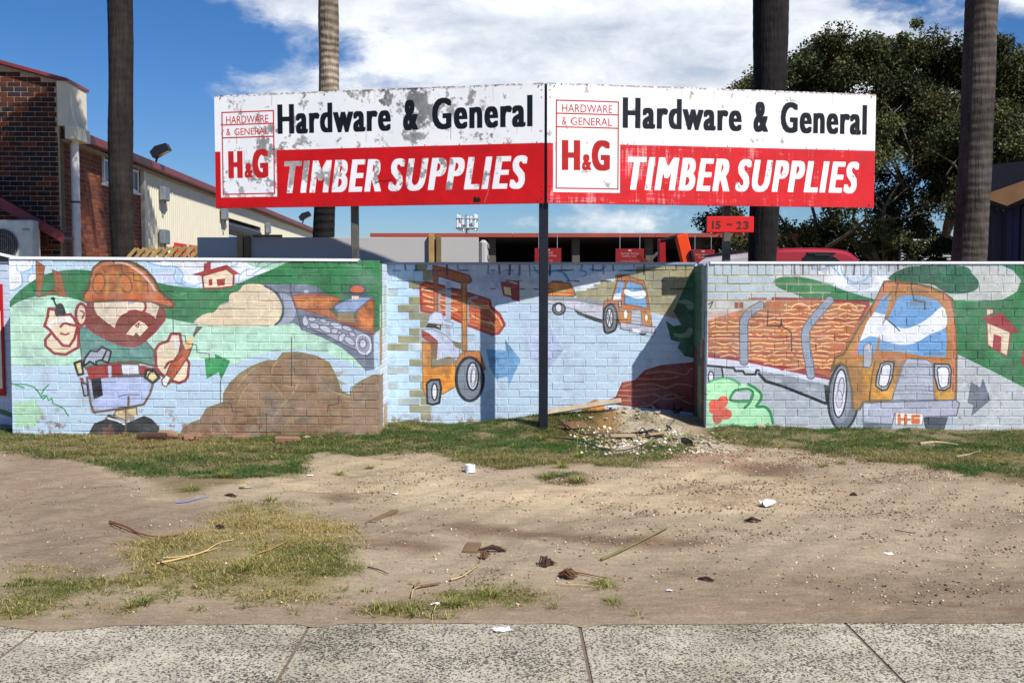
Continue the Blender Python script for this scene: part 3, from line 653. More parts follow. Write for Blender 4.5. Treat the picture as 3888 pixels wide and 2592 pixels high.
for t in range(6): S(BK, 4, o_(O,[(552,538),(552+26*math.cos(t*1.05),538+70*math.sin(t*1.05))]), 0)
S((84,88,100), 10, o_(O,[(640,620),(760,660),(900,690)]), 1, .3)
# green bush in the corner, red logs
P((18,92,52), o_(O,[(1240,150),(1330,150),(1340,870),(1240,860),(1150,840),(1092,772),(1112,730),(1040,712),(1000,560),(1060,602),(1122,592),(1060,482),(1100,400),(1180,220)]), 0, 1, .2)
P((120,160,120), o_(O,[(1095,410),(1160,390),(1220,420),(1225,460),(1180,470),(1150,430)]), 1); P((120,160,120), o_(O,[(1060,660),(1140,660),(1190,610),(1215,640),(1180,690),(1090,690)]), 1)
P((12,62,40), o_(O,[(1065,480),(1110,440),(1150,500),(1110,550)]))
P((132,44,40), o_(O,[(530,1190),(600,1165),(650,1048),(755,1030),(830,950),(960,910),(1290,880),(1340,890),(1340,1300),(620,1230)]), 0, 1, .15)
for pts in ([(840,980),(1000,960),(1150,985),(1200,940),(1290,960)],[(780,1020),(1000,1020),(1100,1000)],[(660,1080),(720,1060)],[(760,1070),(900,1060),(1000,1090),(1100,1060),(1220,1080)],[(640,1110),(800,1110),(950,1100)],[(620,1150),(800,1160),(900,1140),(1000,1180),(1150,1160)],[(850,1240),(950,1180),(1050,1140),(1150,1200),(1250,1230)],[(620,1190),(720,1190)],[(1240,1000),(1300,960)]): S((176,132,80), 9, o_(O,pts), alpha=.8)
# stains under the flashing and near the ground
rr = random.Random(3)
for x in np.arange(0, L2, .115):
    if rr.random() < .25: continue
    xx = x*res-.02*res+rr.uniform(-3, 3); l = rr.uniform(.04, .16)*res; cv.put(cv.mask_stroke(np.array([(xx, 2), (xx+rr.uniform(-3,3), l)]), rr.uniform(3, 9)), (48,46,52), rr.uniform(.2,.75))
for i in range(60):
    xx = rr.uniform(0, L2)*res; y = rr.choice([.076,.194,.28])*res; cv.put(cv.mask_stroke(np.array([(xx, y), (xx+rr.uniform(10,50), y+rr.uniform(-2,2))]), rr.uniform(3, 6)), (44,42,48), .5)
nz = vnoise(cv.h, cv.w, 22, 5, 14); yy = np.arange(cv.h)[:, None]/cv.h
m = np.clip((nz-0.56)*9, 0, 1)*np.clip((yy-.82)*14, 0, 1); cv.put((0,cv.w,0,cv.h,m*.8), (128,78,64), 1, .2)
nz = vnoise(cv.h, cv.w, 60, 6, 92); m = np.clip((nz-0.57)*6, 0, 1); cv.put((0,cv.w,0,cv.h,m*.25), (150,152,170), 1, .2)
mm = mural_mat('mural_forklift', cv, w2, L2, H2)
lay(w2, L2, rows2, H2, mm, .245)
MB().box((-.1, .0042, -.3), (L2+.1, .11, H2-.003)).build('mortar', mm, w2)
MB().box((-.02, -.014, H2+.002), (L2+.02, .125, H2+.014)).box((-.02, -.014, H2-.012), (L2+.02, -.0115, H2+.002)).build('cap_flashing', grey_metal, w2)

# ================================================================== wall 3: the big truck
H3 = 2.0; X3 = X2+L2; L3 = 5.6
w3 = wall_frame(X3, YF, 1.790, 0, H3)
tag(w3, 'painted brick wall with the mural of a big orange timber truck and a green hill', 'brick wall', 'painted brick walls along the verge')
res = 330
cv = Canvas(int(L3*res), int(H3*res), (182,196,204), crop_map(w3, YF, H3, res, 2600)); cv.k = 1.35*res/366/2.091
P, S, E = cv.P, cv.S, cv.E; O = 1045
P((206,214,226), [(680,100),(1900,100),(1700,200),(1463,330),(1100,260),(680,220)], 0, .8)
P((176,196,206), [(190,100),(680,100),(680,400),(190,400)], 0, .5)
P(WH, [(1020,110),(1110,200),(1160,130),(1260,120),(1290,260),(1380,320),(1480,300),(1510,210),(1600,200),(1620,330),(1480,330),(1300,330),(1100,240)], 0, .8)
for pts in ([(1020,110),(1040,150),(1100,150),(1140,120)],[(1160,120),(1200,160),(1230,200)],[(1240,130),(1260,200),(1340,255),(1420,240),(1470,180),(1475,120)]): S((132,178,214), 10, pts, alpha=.8)
# greens of the hill
P(GR, [(706,262),(720,230),(780,212),(900,212),(1000,226),(1120,262),(1240,310),(1400,360),(1600,420),(1600,460),(1463,412),(1100,395),(960,380),(880,350),(760,305)], 1, 1, .14)
P((196,200,196), o_(O,[(590,230),(700,130),(1300,128),(1500,150),(1610,230),(1610,320),(1500,380),(1200,410),(1080,400),(1000,330),(600,260)]), 1, 1, .08)
P((20,92,64), o_(O,[(590,200),(680,150),(800,125),(1160,125),(1240,190),(1288,250),(1270,310),(1180,342),(1050,342),(980,310),(900,270),(600,240)]), 1, 1, .15)
P(GR, o_(O,[(1085,400),(1300,405),(1480,390),(1590,330),(1625,240),(1560,160),(1470,120),(3400,120),(3400,1900),(1650,1090),(1400,960),(1120,825),(1110,600)]), 0, 1, .16)
P((190,196,200), o_(O,[(1115,828),(1400,962),(1650,1095),(3400,1910),(3400,2000),(1100,1800),(1110,1200)]), 0, 1, .08)
P((96,104,120), o_(O,[(1225,1040),(1300,1090),(1322,1012),(1380,1190),(1225,1318),(1245,1230),(1198,1210)]), 0, .9, .15)
# house
P((226,208,176), o_(O,[(1350,465),(1402,468),(1402,500),(1352,520)]), 0, 1, .05, MA, 5)
P((228,214,184), o_(O,[(1352,580),(1362,575),(1540,650),(1515,842),(1360,755)]), 0, 1, .05, RED, 7)
P((158,40,46), o_(O,[(1308,542),(1470,495),(1615,656),(1540,650),(1360,572)]), 0); P((158,40,46), o_(O,[(1408,665),(1470,685),(1462,815),(1396,780)]), 0)
P((158,40,46), o_(O,[(1635,800),(1700,730),(1700,960),(1625,905)]), 0)
# lower left: grey road, green bush, flower, tray
P((176,182,190), [(180,1000),(700,1000),(1150,1180),(1160,1420),(700,1420),(580,1250)], 0, .7, .1)
P((214,218,234), [(185,852),(400,868),(780,935),(1150,1010),(1155,1072),(800,1000),(400,935),(185,915)], 0, 1, .06)
P((150,158,170), [(590,955),(780,985),(1150,1070),(1120,1190),(900,1130),(640,1045)], 0, 1, .12)
for c in ((720,1030,60,14),(1000,1100,50,16)): E((200,206,216), *c, 8, .5)
S(BK, 13, [(185,915),(390,935),(400,958),(460,958),(480,985),(562,985),(570,950),(590,955)], 0); S(BK, 17, [(590,980),(640,1038),(780,1080),(930,1140),(1120,1215)], 0)
P(BK, [(1105,1065),(1160,1080),(1170,1230),(1120,1215)], 0)
P((160,170,184), [(185,930),(300,940),(310,1010),(190,1040)], 0); E((214,218,228), 208, 1005, 22, 44, 0, 1, BK, 7); S(BK, 10, [(295,940),(305,1010)], 0); S((200,206,216), 10, [(310,940),(320,1010)], 0)
P((190,198,210), [(320,945),(390,950),(380,1010),(320,1010)], 0)
P((176,232,182), [(172,1065),(220,1025),(300,1008),(380,1020),(450,1060),(510,1085),(600,1110),(610,1190),(570,1240),(650,1250),(700,1330),(712,1420),(172,1420)], 0, 1, .07)
S((30,136,70), 14, [(190,1045),(280,1015),(370,1020),(440,1065)], alpha=.6)
S((30,136,70), 17, [(505,1062),(560,1095),(605,1140),(600,1190),(570,1238),(640,1245),(680,1290),(700,1370)])
P((188,194,200), [(390,1115),(450,1100),(510,1120),(530,1150),(500,1190),(370,1190)], 1); S((30,136,70), 15, [(400,1110),(370,1150),(365,1190),(440,1200),(520,1190),(540,1130),(500,1100),(400,1110)]); S((30,136,70), 15, [(540,1130),(520,1200),(475,1250)])
for c in ((232,1225,42,40,-50),(300,1205,42,54,30),(262,1320,42,58,10),(318,1298,56,44,10),(226,1268,34,28,0)): E((222,92,66), *c, 1, None, 0, .12)
E((200,64,46), 275, 1262, 16, 14)
# timber load
P((186,106,62), [(185,560),(300,520),(640,410),(700,385),(1100,395),(1455,415),(1500,470),(1300,850),(1190,880),(1155,1020),(760,935),(185,840)], 0, 1, .1)
P((206,196,186), [(185,480),(560,480),(640,410),(660,380),(560,370),(185,380)], 0, .5, .2); P((206,140,110), [(190,490),(640,480),(640,540),(190,560)], 0, .5, .3)
S((152,40,40), 18, [(700,385),(1100,393),(1455,418)], 0); P((152,40,40), [(1440,420),(1470,420),(1400,560),(1380,560)], 0)
P((152,40,40), [(185,822),(400,845),(760,915),(960,948),(1155,1005),(1150,1030),(760,945),(400,870),(185,850)], 0)
rr = random.Random(9)
for k, y in enumerate(range(440, 960, 33)):
    x0 = 190 if y > 560 else 780 if y < 480 else 560; x1 = min(1440-(y-430)*.55, 1440)
    if y > 820: x0 = 190+(y-820)*5
    if k % 4 == 3: S((160,58,42), 9, [(x0, y+12), ((x0+x1)/2, y+rr.uniform(4,18)), (x1, y+12)])
    x = x0+rr.uniform(0, 30)
    while x < x1-60:
        l = rr.uniform(90, 260); l = min(l, x1-x); a = rr.uniform(-12, 12)
        S((240,208,150), 7, [(x, y+a), (x+l*.3, y+rr.uniform(-10,10)), (x+l*.6, y+rr.uniform(-12,12)), (x+l, y+rr.uniform(-8,8))], alpha=.9); x += l+rr.uniform(10, 40)
for (x,y) in ((915,455),(1290,455)): S((240,208,150), 7, [(x-75,y+10),(x-40,y-22),(x+10,y-34),(x+60,y-10),(x+80,y+12)]); E((186,90,44), x+5, y+2, 36, 16)
for pts in ([(600,440),(520,490),(472,560),(468,700),(470,880)], [(1150,398),(1060,500),(975,610),(958,680),(965,780),(985,880),(1000,990)]):
    S((92,100,118), 54, pts); S((146,156,174), 42, pts)
# wheel
E((108,118,132), O+215, 1160, 122, 265, 3, 1, BK, 14); E((150,158,172), O+200, 1140, 80, 232, 3, .7); E((224,224,236), O+187, 1135, 52, 190, 4, 1, BK, 9); E((208,208,222), O+195, 1100, 24, 90, 6, .8, (90,94,110), 6); E((208,208,222), O+180, 1180, 26, 70, 0, .6, (120,110,120), 4)
# cab
P((178,124,62), o_(O,[(118,960),(150,850),(215,825),(330,620),(470,400),(540,250),(600,245),(760,262),(900,290),(1010,340),(1078,390),(1100,600),(1112,800),(1105,1190),(950,1195),(370,1200),(345,1260),(290,1265),(280,1100),(240,930),(190,895),(150,920)]), 0, 1, .14, (110,92,50), 14)
S((206,120,86), 20, o_(O,[(1000,350),(1050,410),(1080,560),(1090,760),(1085,1160)])); S((210,112,80), 24, o_(O,[(300,840),(360,690),(420,560),(520,330),(560,270)]), 1, .9); S((206,126,84), 16, o_(O,[(560,268),(740,280),(900,320)]), 1, .8)
P((196,142,44), o_(O,[(370,880),(460,870),(420,1190),(370,1195)]), 0, .9, .2); P((196,142,44), o_(O,[(600,900),(660,900),(600,1190),(430,1190),(470,900)]), 0, .8, .25); P((196,142,44), o_(O,[(950,1110),(1090,1110),(1090,1185),(950,1190)]), 0, .8, .25)
S((122,76,40), 8, o_(O,[(465,880),(440,1000),(420,1190)]))
P((106,160,212), o_(O,[(320,820),(345,700),(420,560),(530,360),(585,350),(560,480),(500,680),(460,820),(400,830)]), 0, 1, .05)
P(WH, o_(O,[(345,720),(400,570),(460,490),(545,510),(500,690),(420,680)]), 0)
P((106,160,212), o_(O,[(485,805),(500,690),(560,540),(640,370),(700,348),(830,352),(960,390),(1000,430),(1030,560),(1042,700),(1035,858),(850,850),(660,815)]), 0, 1, .05, (176,112,44), 12)
P(WH, o_(O,[(500,690),(555,545),(600,590),(700,620),(800,590),(900,530),(1005,450),(1032,600),(900,670),(780,735),(680,750),(580,730)]), 1, 1, .03)
P((112,140,160), o_(O,[(740,410),(800,380),(900,410),(910,435),(760,440)]), 1, .8); S((140,160,178), 20, o_(O,[(560,770),(640,795),(760,810)]), 1, .7); S((100,120,140), 18, o_(O,[(860,820),(1010,820)]), 1, .7)
S((186,112,50), 18, o_(O,[(480,820),(660,832),(850,862),(1040,875)])); S((206,112,84), 16, o_(O,[(480,845),(680,858),(850,880)]), 1, .8)
P((176,182,196), o_(O,[(375,760),(410,735),(445,750),(440,900),(420,935),(372,930)]), 0, 1, .08, (110,106,110), 6)
P((178,184,200), o_(O,[(720,860),(880,870),(920,900),(935,1195),(595,1195),(640,1060),(690,900)]), 0, 1, .08, (110,112,124), 6)
for y in (905,925,990,1010,1080,1110,1140): S((128,132,146), 7, o_(O,[(650 if y<1050 else 620,y),(780,y-5),(930,y+5)]), 1, .7)
P((172,178,192), o_(O,[(510,900),(560,882),(618,890),(600,1020),(560,1105),(520,1112),(470,1075),(480,990)]), 0, 1, .06, BK, 8); P((240,240,246), o_(O,[(530,915),(582,905),(588,960),(560,1070),(500,1070),(505,990)]), 1, 1, .03, BK, 6)
P((172,178,192), o_(O,[(935,900),(1050,905),(1070,950),(1060,1085),(1020,1110),(965,1105),(935,990)]), 0, 1, .06, BK, 8); P((240,240,246), o_(O,[(965,935),(1045,938),(1045,1060),(1025,1082),(985,1085),(965,1000)]), 1, 1, .03, BK, 6)
P((178,182,202), o_(O,[(370,1220),(500,1205),(1110,1190),(1135,1215),(1112,1310),(850,1325),(625,1290),(600,1380),(370,1365)]), 0, 1, .06, (96,100,116), 7)
P((206,210,224), o_(O,[(380,1215),(430,1215),(420,1290),(375,1310)]), 0, .8)
P((110,118,132), o_(O,[(370,1370),(600,1385),(600,1430),(440,1430),(370,1425)]), 0); P((70,76,92), o_(O,[(850,1330),(1040,1325),(1010,1420),(870,1425)]), 0, 1, .1, (40,44,56), 5)
P((244,240,232), o_(O,[(632,1285),(845,1295),(848,1330),(835,1388),(625,1385)]), 0, 1, .03, (150,150,160), 5)
S((216,112,50), 19, o_(O,[(656,1310),(656,1370)]), 0); S((216,112,50), 19, o_(O,[(708,1310),(708,1370)]), 0); S((216,112,50), 15, o_(O,[(656,1340),(708,1340)]), 0); S((216,112,50), 12, o_(O,[(722,1342),(742,1342)]), 0)
S((216,112,50), 17, o_(O,[(815,1316),(764,1316),(764,1366),(810,1366),(810,1345),(785,1345)]), 0)
# bare and repointed bricks, drips, cracks
for pts in ([(510,375),(650,375),(650,395),(505,395)], [(395,415),(465,410),(465,460),(395,460)]): P((150,62,46), pts, 0, .8, .3)
rr = random.Random(5)
for x in np.arange(.9, 2.6, .089):
    xx = x*res; cv.put(cv.mask_stroke(np.array([(xx, 6), (xx+rr.uniform(-4,4), rr.uniform(.06,.13)*res)]), rr.uniform(3, 8)), rr.choice([(60,48,44),(110,70,56),(70,66,70)]), rr.uniform(.3,.8))
for pts in ([(660,475),(655,600),(760,605),(765,545),(770,600),(845,650),(848,800)], [(1040,745),(1042,790)], o_(O,[(735,130),(738,205),(755,215),(756,275)]), o_(O,[(750,280),(775,400),(860,410),(860,470)]), o_(O,[(550,540),(620,600),(660,640)]), o_(O,[(110,0),(100,10)]), [(190,430),(225,405),(200,460)]): S((40,34,34), 7, pts, 0, .85)
for pts in (o_(O,[(650,230),(630,350)]), o_(O,[(590,340),(545,390)])): S((124,72,46), 12, pts, 0, .8)
nz = vnoise(cv.h, cv.w, 60, 6, 93); m = np.clip((nz-0.57)*6, 0, 1); cv.put((0,cv.w,0,cv.h,m*.22), (150,150,160), 1, .2)
nz = vnoise(cv.h, cv.w, 9, 3, 94); m = np.clip((nz-0.78)*12, 0, 1); cv.put((0,cv.w,0,cv.h,m*.7), (120,70,56), 1, .2)
zt = 0.0; rj = random.Random(4)
for ri, hh_ in enumerate([.131]+[.0863]*5):          # old repointed mortar in the top left corner of the wall
    zt += hh_; xe = (1.30, 1.30, 1.28, 1.26, .85, .5)[ri]
    if ri < 5: cv.put(cv.mask_stroke(np.array([(0, zt*res), (xe*.5*res, zt*res+rj.uniform(-2,2)), (xe*res, zt*res)]), 6), (188,174,140), .75)
    uw = .089 if ri == 0 else .2484; xx = -(.02 if ri == 0 else (.04, .164)[(ri-1) % 2])
    while xx < xe:
        if xx > .02: cv.put(cv.mask_stroke(np.array([(xx*res, (zt-hh_)*res), (xx*res, zt*res)]), 5), (188,174,140), .7)
        xx += uw
mm = mural_mat('mural_truck', cv, w3, L3, H3)
rows3 = [(.131, .089, .02)] + [(.0863, .2484, (0.04, .164)[i % 2]) for i in range(22)]
lay(w3, L3, rows3, H3, mm, .2484)
MB().box((0.004, .0042, -.3), (L3, .11, H3-.003)).build('mortar', mm, w3)
MB().box((.03, -.012, H3+.002), (L3, .125, H3+.014)).box((.03, -.012, H3-.010), (L3, -.0095, H3+.002)).build('cap_flashing', white_metal, w3)
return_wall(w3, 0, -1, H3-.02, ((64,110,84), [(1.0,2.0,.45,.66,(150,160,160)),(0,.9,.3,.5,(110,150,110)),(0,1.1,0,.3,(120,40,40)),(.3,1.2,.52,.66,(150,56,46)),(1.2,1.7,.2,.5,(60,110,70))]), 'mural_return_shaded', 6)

# ================================================================== far left bay with the red sign
H0 = 2.0; L0 = 1.8
w0 = wall_frame(X1-L0, YR, 1.80, 0, H0); tag(w0, 'recessed painted brick wall at the left edge of the view carrying a red board', 'brick wall', 'painted brick walls along the verge')
cv = Canvas(int(L0*220), int(H0*220), (192,206,228), lambda P_: np.asarray(P_, float)*220); cv.k = 1
cv.S((30,110,62), 12, [(0.6,1.55),(1.2,1.62),(1.5,1.70),(1.8,1.66)], 1, .9)
m0 = mural_mat('mural_left_bay', cv, w0, L0, H0)
lay(w0, L0, [(.0863, .1228, .03)]+[(.0863, .2457, (0, .1228)[i % 2]) for i in range(22)], H0, m0, .2457, limit=120)
MB().box((0, .0042, -.3), (L0, .11, H0-.003)).build('mortar', m0, w0)
MB().box((0, -.014, H0+.002), (L0, .125, H0+.014)).build('cap_flashing', grey_metal, w0)
return_wall(w1, 0, -1, H1-.03, ((190,204,226), [(1.0,1.4,.4,.66,(60,120,70))]), 'mural_return_left', 8)
b = au(3.5, 780, YR-.03); zt = au(2, 652, YR).z; zb = au(2, 908, YR).z; xr = au(8, 780, YR-.03).x
rs = empty('wall_sign', (xr-.6, YR-.03, zb)); tag(rs, 'red framed board fixed to the recessed wall at the left edge of the view', 'sign')
MB().bbox((0, 0, 0), (.6, .022, zt-zb), .004).build('panel', simple('red_board', (176,20,26), .5), rs)
MB().box((0, -.004, .08), (.575, -.001, zt-zb-.3)).build('pale_field', simple('cream_board', (214,216,196), .5), rs)
# ================================================================== the big V-shaped board
black_paint = simple('black_post_paint', (30,32,42), .45, .2, .3, 12, .15)
post_grey = simple('weathered_post_paint', (92,90,84), .6, .3, .35, 9, .2, dirt=(66,66,70))
sg = empty('roadside_sign', (0.335, 10.78, 0)); tag(sg, 'large V-shaped hoarding of two peeling red and white boards on black posts behind the wall', 'sign')
sgi = Matrix.Translation((0.335, 10.78, 0)).inverted()
BW, BH = 3.66, 1.24
def board_canvas(kind):
    res = 330; w, h = int(BW*res), int(BH*res)
    cv = Canvas(w, h, (236,237,238), lambda P_: np.asarray(P_, float)*[w, h]); cv.k = w
    rr = random.Random(kind)
    red = (196,10,14) if kind == 0 else (200,30,34)
    q = [(0.198 if kind == 0 else .212, .497), (1, .497), (1, 1), (0, 1), (0, .497), (.017, .497), (.017, .905), (0.198 if kind == 0 else .212, .905)]
    cv.P(red, q, 0, 1, .05)
    white_on_red = None
    dk = (12,14,20); rd = (190,30,28) if kind == 0 else (176,26,20)
    if kind == 0:
        fx0, fx1 = .024, .1895; T = [(.202,.551),(.588,.634),(.675,.967)]; B = [(.221,.520),(.542,.953)]
        yl = (.152,.262,.376,.876); tx = (.037,.173); th = ((.186,.254),(.296,.356)); H_ = (.042,.088,.495,.735); A_ = (.094,.121,.605,.735); G_ = (.1195,.171,.483,.740)
    else:
        fx0, fx1 = .026, .206; T = [(.219,.577),(.613,.659),(.698,.972)]; B = [(.235,.542),(.560,.950)]
        yl = (.142,.250,.362,.872); tx = (.042,.188); th = ((.172,.238),(.280,.345)); H_ = (.042,.095,.470,.720); A_ = (.1,.128,.585,.72); G_ = (.128,.182,.465,.722)
    for (a, b), t, (y0, y1) in zip(T, ('Hardware', '&', 'General'), ((.100,.360),(.100,.362),(.094,.362))): 
        letter(cv, t, a, y0, b, y1, dk, 5, 0, .04, 1, 1.16)
    ms = [letter(cv, t, a, .595, b, .878, (238,238,240), 6, .24, .02, 1, 1.24) for (a, b), t in zip(B, ('TIMBER', 'SUPPLIES'))]
    L = .0036
    for x in (fx0, fx1): cv.put(cv.mask_stroke(np.array([(x*w, yl[0]*h), (x*w, yl[3]*h)]), L*w), rd)
    for y in yl: cv.put(cv.mask_stroke(np.array([(fx0*w, y*h), (fx1*w, y*h)]), L*w), rd)
    letter(cv, 'HARDWARE', tx[0], th[0][0], tx[1], th[0][1], rd, 0); letter(cv, '&', tx[0], th[1][0], tx[0]+.013, th[1][1], rd, 0); letter(cv, 'GENERAL', tx[0]+.026, th[1][0], tx[1], th[1][1], rd, 0)
    letter(cv, 'H', H_[0], H_[2], H_[1], H_[3], rd, 7); letter(cv, '&', A_[0], A_[2], A_[1], A_[3], rd, 3); letter(cv, 'G', G_[0], G_[2], G_[1], G_[3], rd, 7)
    a = cv.a; wht = np.clip((a.min(2)-.6)*5, 0, 1); redm = np.clip((a[...,0]-a[...,1]-.4)*5, 0, 1)
    U_ = np.arange(w)[None, :]/w; V_ = np.arange(h)[:, None]/h
    g = lambda cx, cy, sx, sy: np.exp(-((U_-cx)/sx)**2-((V_-cy)/sy)**2)
    n = vnoise(h, w, 34, 6, 50+kind, 1, 1.25); n2 = vnoise(h, w, 8, 4, 70+kind)
    if kind == 0:
        bias = (.25*g(.64,.17,.12,.30)+.10*g(.45,.06,.12,.08)+.10*g(.27,.30,.05,.18)+.08*g(.28,.45,.10,.05)+.16*g(.10,.84,.10,.12)+.10*g(.12,.35,.09,.3)+.20*g(.30,.70,.09,.2)
                +.10*g(.22,.65,.05,.2)+.11*g(.66,.66,.08,.2)+.07*g(.80,.8,.2,.14)+.05*g(.45,.7,.1,.2)+.05*g(.82,.12,.1,.1)+.14*g(.93,.8,.04,.1))
        k = np.clip((n*.75+n2*.25+bias-.645)*14, 0, 1)*wht; cv.put((0,w,0,h,k*.95), (152,150,148), 1, .12)
        k = np.clip((n*.5+n2*.5+.30*g(.635,.13,.06,.24)+.16*g(.52,.05,.03,.09)-.66)*10, 0, 1)*wht; cv.put((0,w,0,h,k*.6), (104,104,110), 1, .2)
        k = np.clip((n2-.7)*6, 0, 1)*redm*.4; cv.put((0,w,0,h,k), (140,14,16))
        cv.S((150,140,140), .002, [(.845,.72),(.842,.86),(.828,.985)], 1, .8)
        cv.P((22,22,26), [(.795,.955),(.800,.93),(.806,.95),(.812,.935),(.818,.965),(.812,.985),(.796,.98)], 0)
        cv.S((70,14,16), .003, [(.505,.80),(.515,.785),(.535,.79),(.55,.775)], 0, .9)
    else:
        bias = .12*g(.62,.45,.07,.05)+.16*g(.72,.06,.04,.06)+.10*g(.55,.08,.02,.1)+.12*g(.70,.38,.012,.05)+.20*g(.665,.68,.04,.14)+.14*g(.58,.62,.03,.05)+.12*g(.87,.68,.025,.1)+.08*g(.47,.62,.02,.05)+.06*g(.3,.9,.02,.1)
        k = np.clip((n*.75+n2*.25+bias-.675)*14, 0, 1)*wht; cv.put((0,w,0,h,k*.9), (156,154,150), 1, .12)
        brush = vnoise(h, w, 12, 4, 33, .35, 5)*.45+vnoise(h, w, 12, 4, 34, 5, .3)*.3+vnoise(h, w, 70, 2, 36, .55, 2)*.35
        b2 = .16*g(.16,.98,.16,.08)+.10*g(.25,.6,.09,.14)+.06*g(.5,.52,.4,.05)+.05*g(.45,.95,.2,.08)+.22*g(.0,.95,.03,.12)-.05*g(1,.9,.2,.3)
        k = np.clip((brush+b2-.66)*7, 0, 1)*redm; cv.put((0,w,0,h,k*.62), (226,206,200), 1, .1)
    # dirty edges, drips, rust dots
    e = np.clip(1-np.minimum(V_/.02, (1-V_)/.012), 0, 1)*np.clip((n2-.35)*4, 0, 1); cv.put((0,w,0,h,(e*np.ones((1,w)))*.75), (96,70,62))
    for i in range(30):                               # rust runs under the fixings
        x = rr.random(); y0 = rr.choice([.012,.49,.3]); l = rr.uniform(.03,.16); cv.S(rr.choice([(140,92,66),(120,100,90)]), rr.uniform(.001,.0028), [(x, y0), (x+rr.uniform(-.001,.001), y0+l)], 1, rr.uniform(.15,.5))
    for i in range(26):
        x = rr.random(); y = rr.choice([.012,.988,.49]); cv.E((50,34,34), x, y, .0018, .0052, 0, .9)
    for y in (.02,.06,.12,.4,.5,.86,.9,.97):
        cv.E((40,34,38), .992 if kind == 0 else .007, y, .0018, .0052, 0, .9)
    return cv
def hoarding(P0, P1, zb, zt, kind):
    """board between two ground points; long faces plus a thin folded edge"""
    d = Vector((P1[0]-P0[0], P1[1]-P0[1], 0)); L = d.length; ang = math.atan2(d.y, d.x)
    M0 = (sgi @ Vector((P0[0], P0[1], zb[0])))
    ob = empty('board', M0, ang, sg)
    Hh = zt-zb[0]; nm = ('peeling_board_print', 'faded_board_print')[kind]
    m = Mat(nm, .42, 0, .4); v = m.coords('Object', ob, (1/L, 1, 1/Hh)); sx = m.node('ShaderNodeSeparateXYZ'); m.l.new(v, sx.inputs[0]); cx = m.node('ShaderNodeCombineXYZ')
    m.l.new(sx.outputs[0], cx.inputs[0]); m.l.new(sx.outputs[2], cx.inputs[1]); t = m.node('ShaderNodeTexImage', extension='EXTEND'); t.image = board_canvas(kind).image(nm); m.l.new(cx.outputs[0], t.inputs[0])
    m.color(t.outputs[0]); v2 = m.coords('Object', ob); m.bump(m.noise(v2, 1.6, 3), .5, .02)
    # panel as a finely divided, very slightly buckled sheet
    nx = 24; mb = MB(); rr = random.Random(kind+20); vs = []; fs = []
    for j in range(2):
        for i in range(nx+1): vs.append((L*i/nx, 0.004*math.sin(i*1.1+kind), Hh*j))
    for i in range(nx): fs.append((i, i+1, nx+2+i, nx+1+i))
    vb = [(x, y+.02, z) for x, y, z in vs]; n = len(vs); fs += [tuple(q+n for q in reversed(f)) for f in fs]
    for i in range(nx): fs += [(i, i+n, i+1+n, i+1), (nx+1+i, nx+2+i, nx+2+i+n, nx+1+i+n)]
    fs += [(0, nx+1, nx+1+n, n), (nx, nx+n, 2*nx+1+n, 2*nx+1)]
    mb.add(vs+vb, fs); mb.build('sheet', m.m, ob)
    mr = MB(); 
    for z in (.12, Hh*.5, Hh-.12): mr.box((.04, .025, z-.03), (L-.04, .06, z+.03))
    mr.build('back_rail', grey_metal, ob)
    for x in (.02, .35, .68, .985):
        for z in (.03, Hh-.03): MB().tube([(x*L, -.006, z), (x*L, .01, z)], .007, 6).build('bolt', post_grey, ob)
    return ob
A = au(1252, 467, 10.66); At = au(1252, 190, 10.66); Lb = au(496, 473, 11.40); Lt = au(495, 216, 11.40); Rb = au(2011, 487, 11.36); Rt = au(2020, 229, 11.36)
hoarding((Lb.x, 11.40), (A.x-.012, 10.66), (A.z,), At.z, 0)
hoarding((A.x+.022, 10.66), (A.x+.022+3.66*math.cos(.18), 10.66+3.66*math.sin(.18)), (A.z,), At.z, 1)
MB().bbox((-.05, -.045, -.3), (.045, .045, At.z+.0), .006).build('post', black_paint, sg, loc=(A.x-.335-.01, 10.75-10.78, 0))
for ux, uy, yy, zz in ((813, 540, 11.13, 0), (1672, 540, 11.10, 0)):
    p = au(ux, uy, yy); MB().bbox((-.04, -.03, -.3), (.04, .04, At.z-.1), .006).build('post', post_grey, sg, loc=tuple(sgi @ Vector((p.x, p.y+.075, 0))))
# number plate
a = au(1623, 534, 10.95); b = au(1732, 497, 10.95)
nb = empty('number_sign', (a.x, 10.95, a.z)); tag(nb, 'small red plate with dark house numbers on the grey post under the right board', 'sign')
wN, hN = b.x-a.x, b.z-a.z; res = 420
cv = Canvas(int(wN*res), int(hN*res), (206,28,22), lambda P_: np.asarray(P_, float)*[wN*res, hN*res]); cv.k = 1
def serif(digit, x, y, s):
    pass
m = Mat('number_plate_red', .4); m.color(lin((206,26,20))); MB().bbox((0, 0, 0), (wN, .03, hN), .006).build('panel', m.m, nb)
num = simple('dark_numerals', (64,40,34), .5)
def glyphs(txt, x0, x1, z0, z1):
    V, T = text_tris(txt, .02); lo, hi = V.min(0), V.max(0); mb = MB(); V = [(x0+(v[0]-lo[0])/(hi[0]-lo[0])*(x1-x0), -.004, z0+(v[1]-lo[1])/(hi[1]-lo[1])*(z1-z0)) for v in V]
    n = len(V); mb.add(V+[(x, .001, z) for x, y, z in V], [t for t in T]+[tuple(q+n for q in t) for t in T])
    edges = {}
    for t in T:
        for e in ((t[0],t[1]),(t[1],t[2]),(t[2],t[0])): edges[tuple(sorted(e))] = edges.get(tuple(sorted(e)), 0)+1
    mb.add(V+[(x, .001, z) for x, y, z in V], [(a, b, b+n, a+n) for (a, b), c in edges.items() if c == 1]); return mb
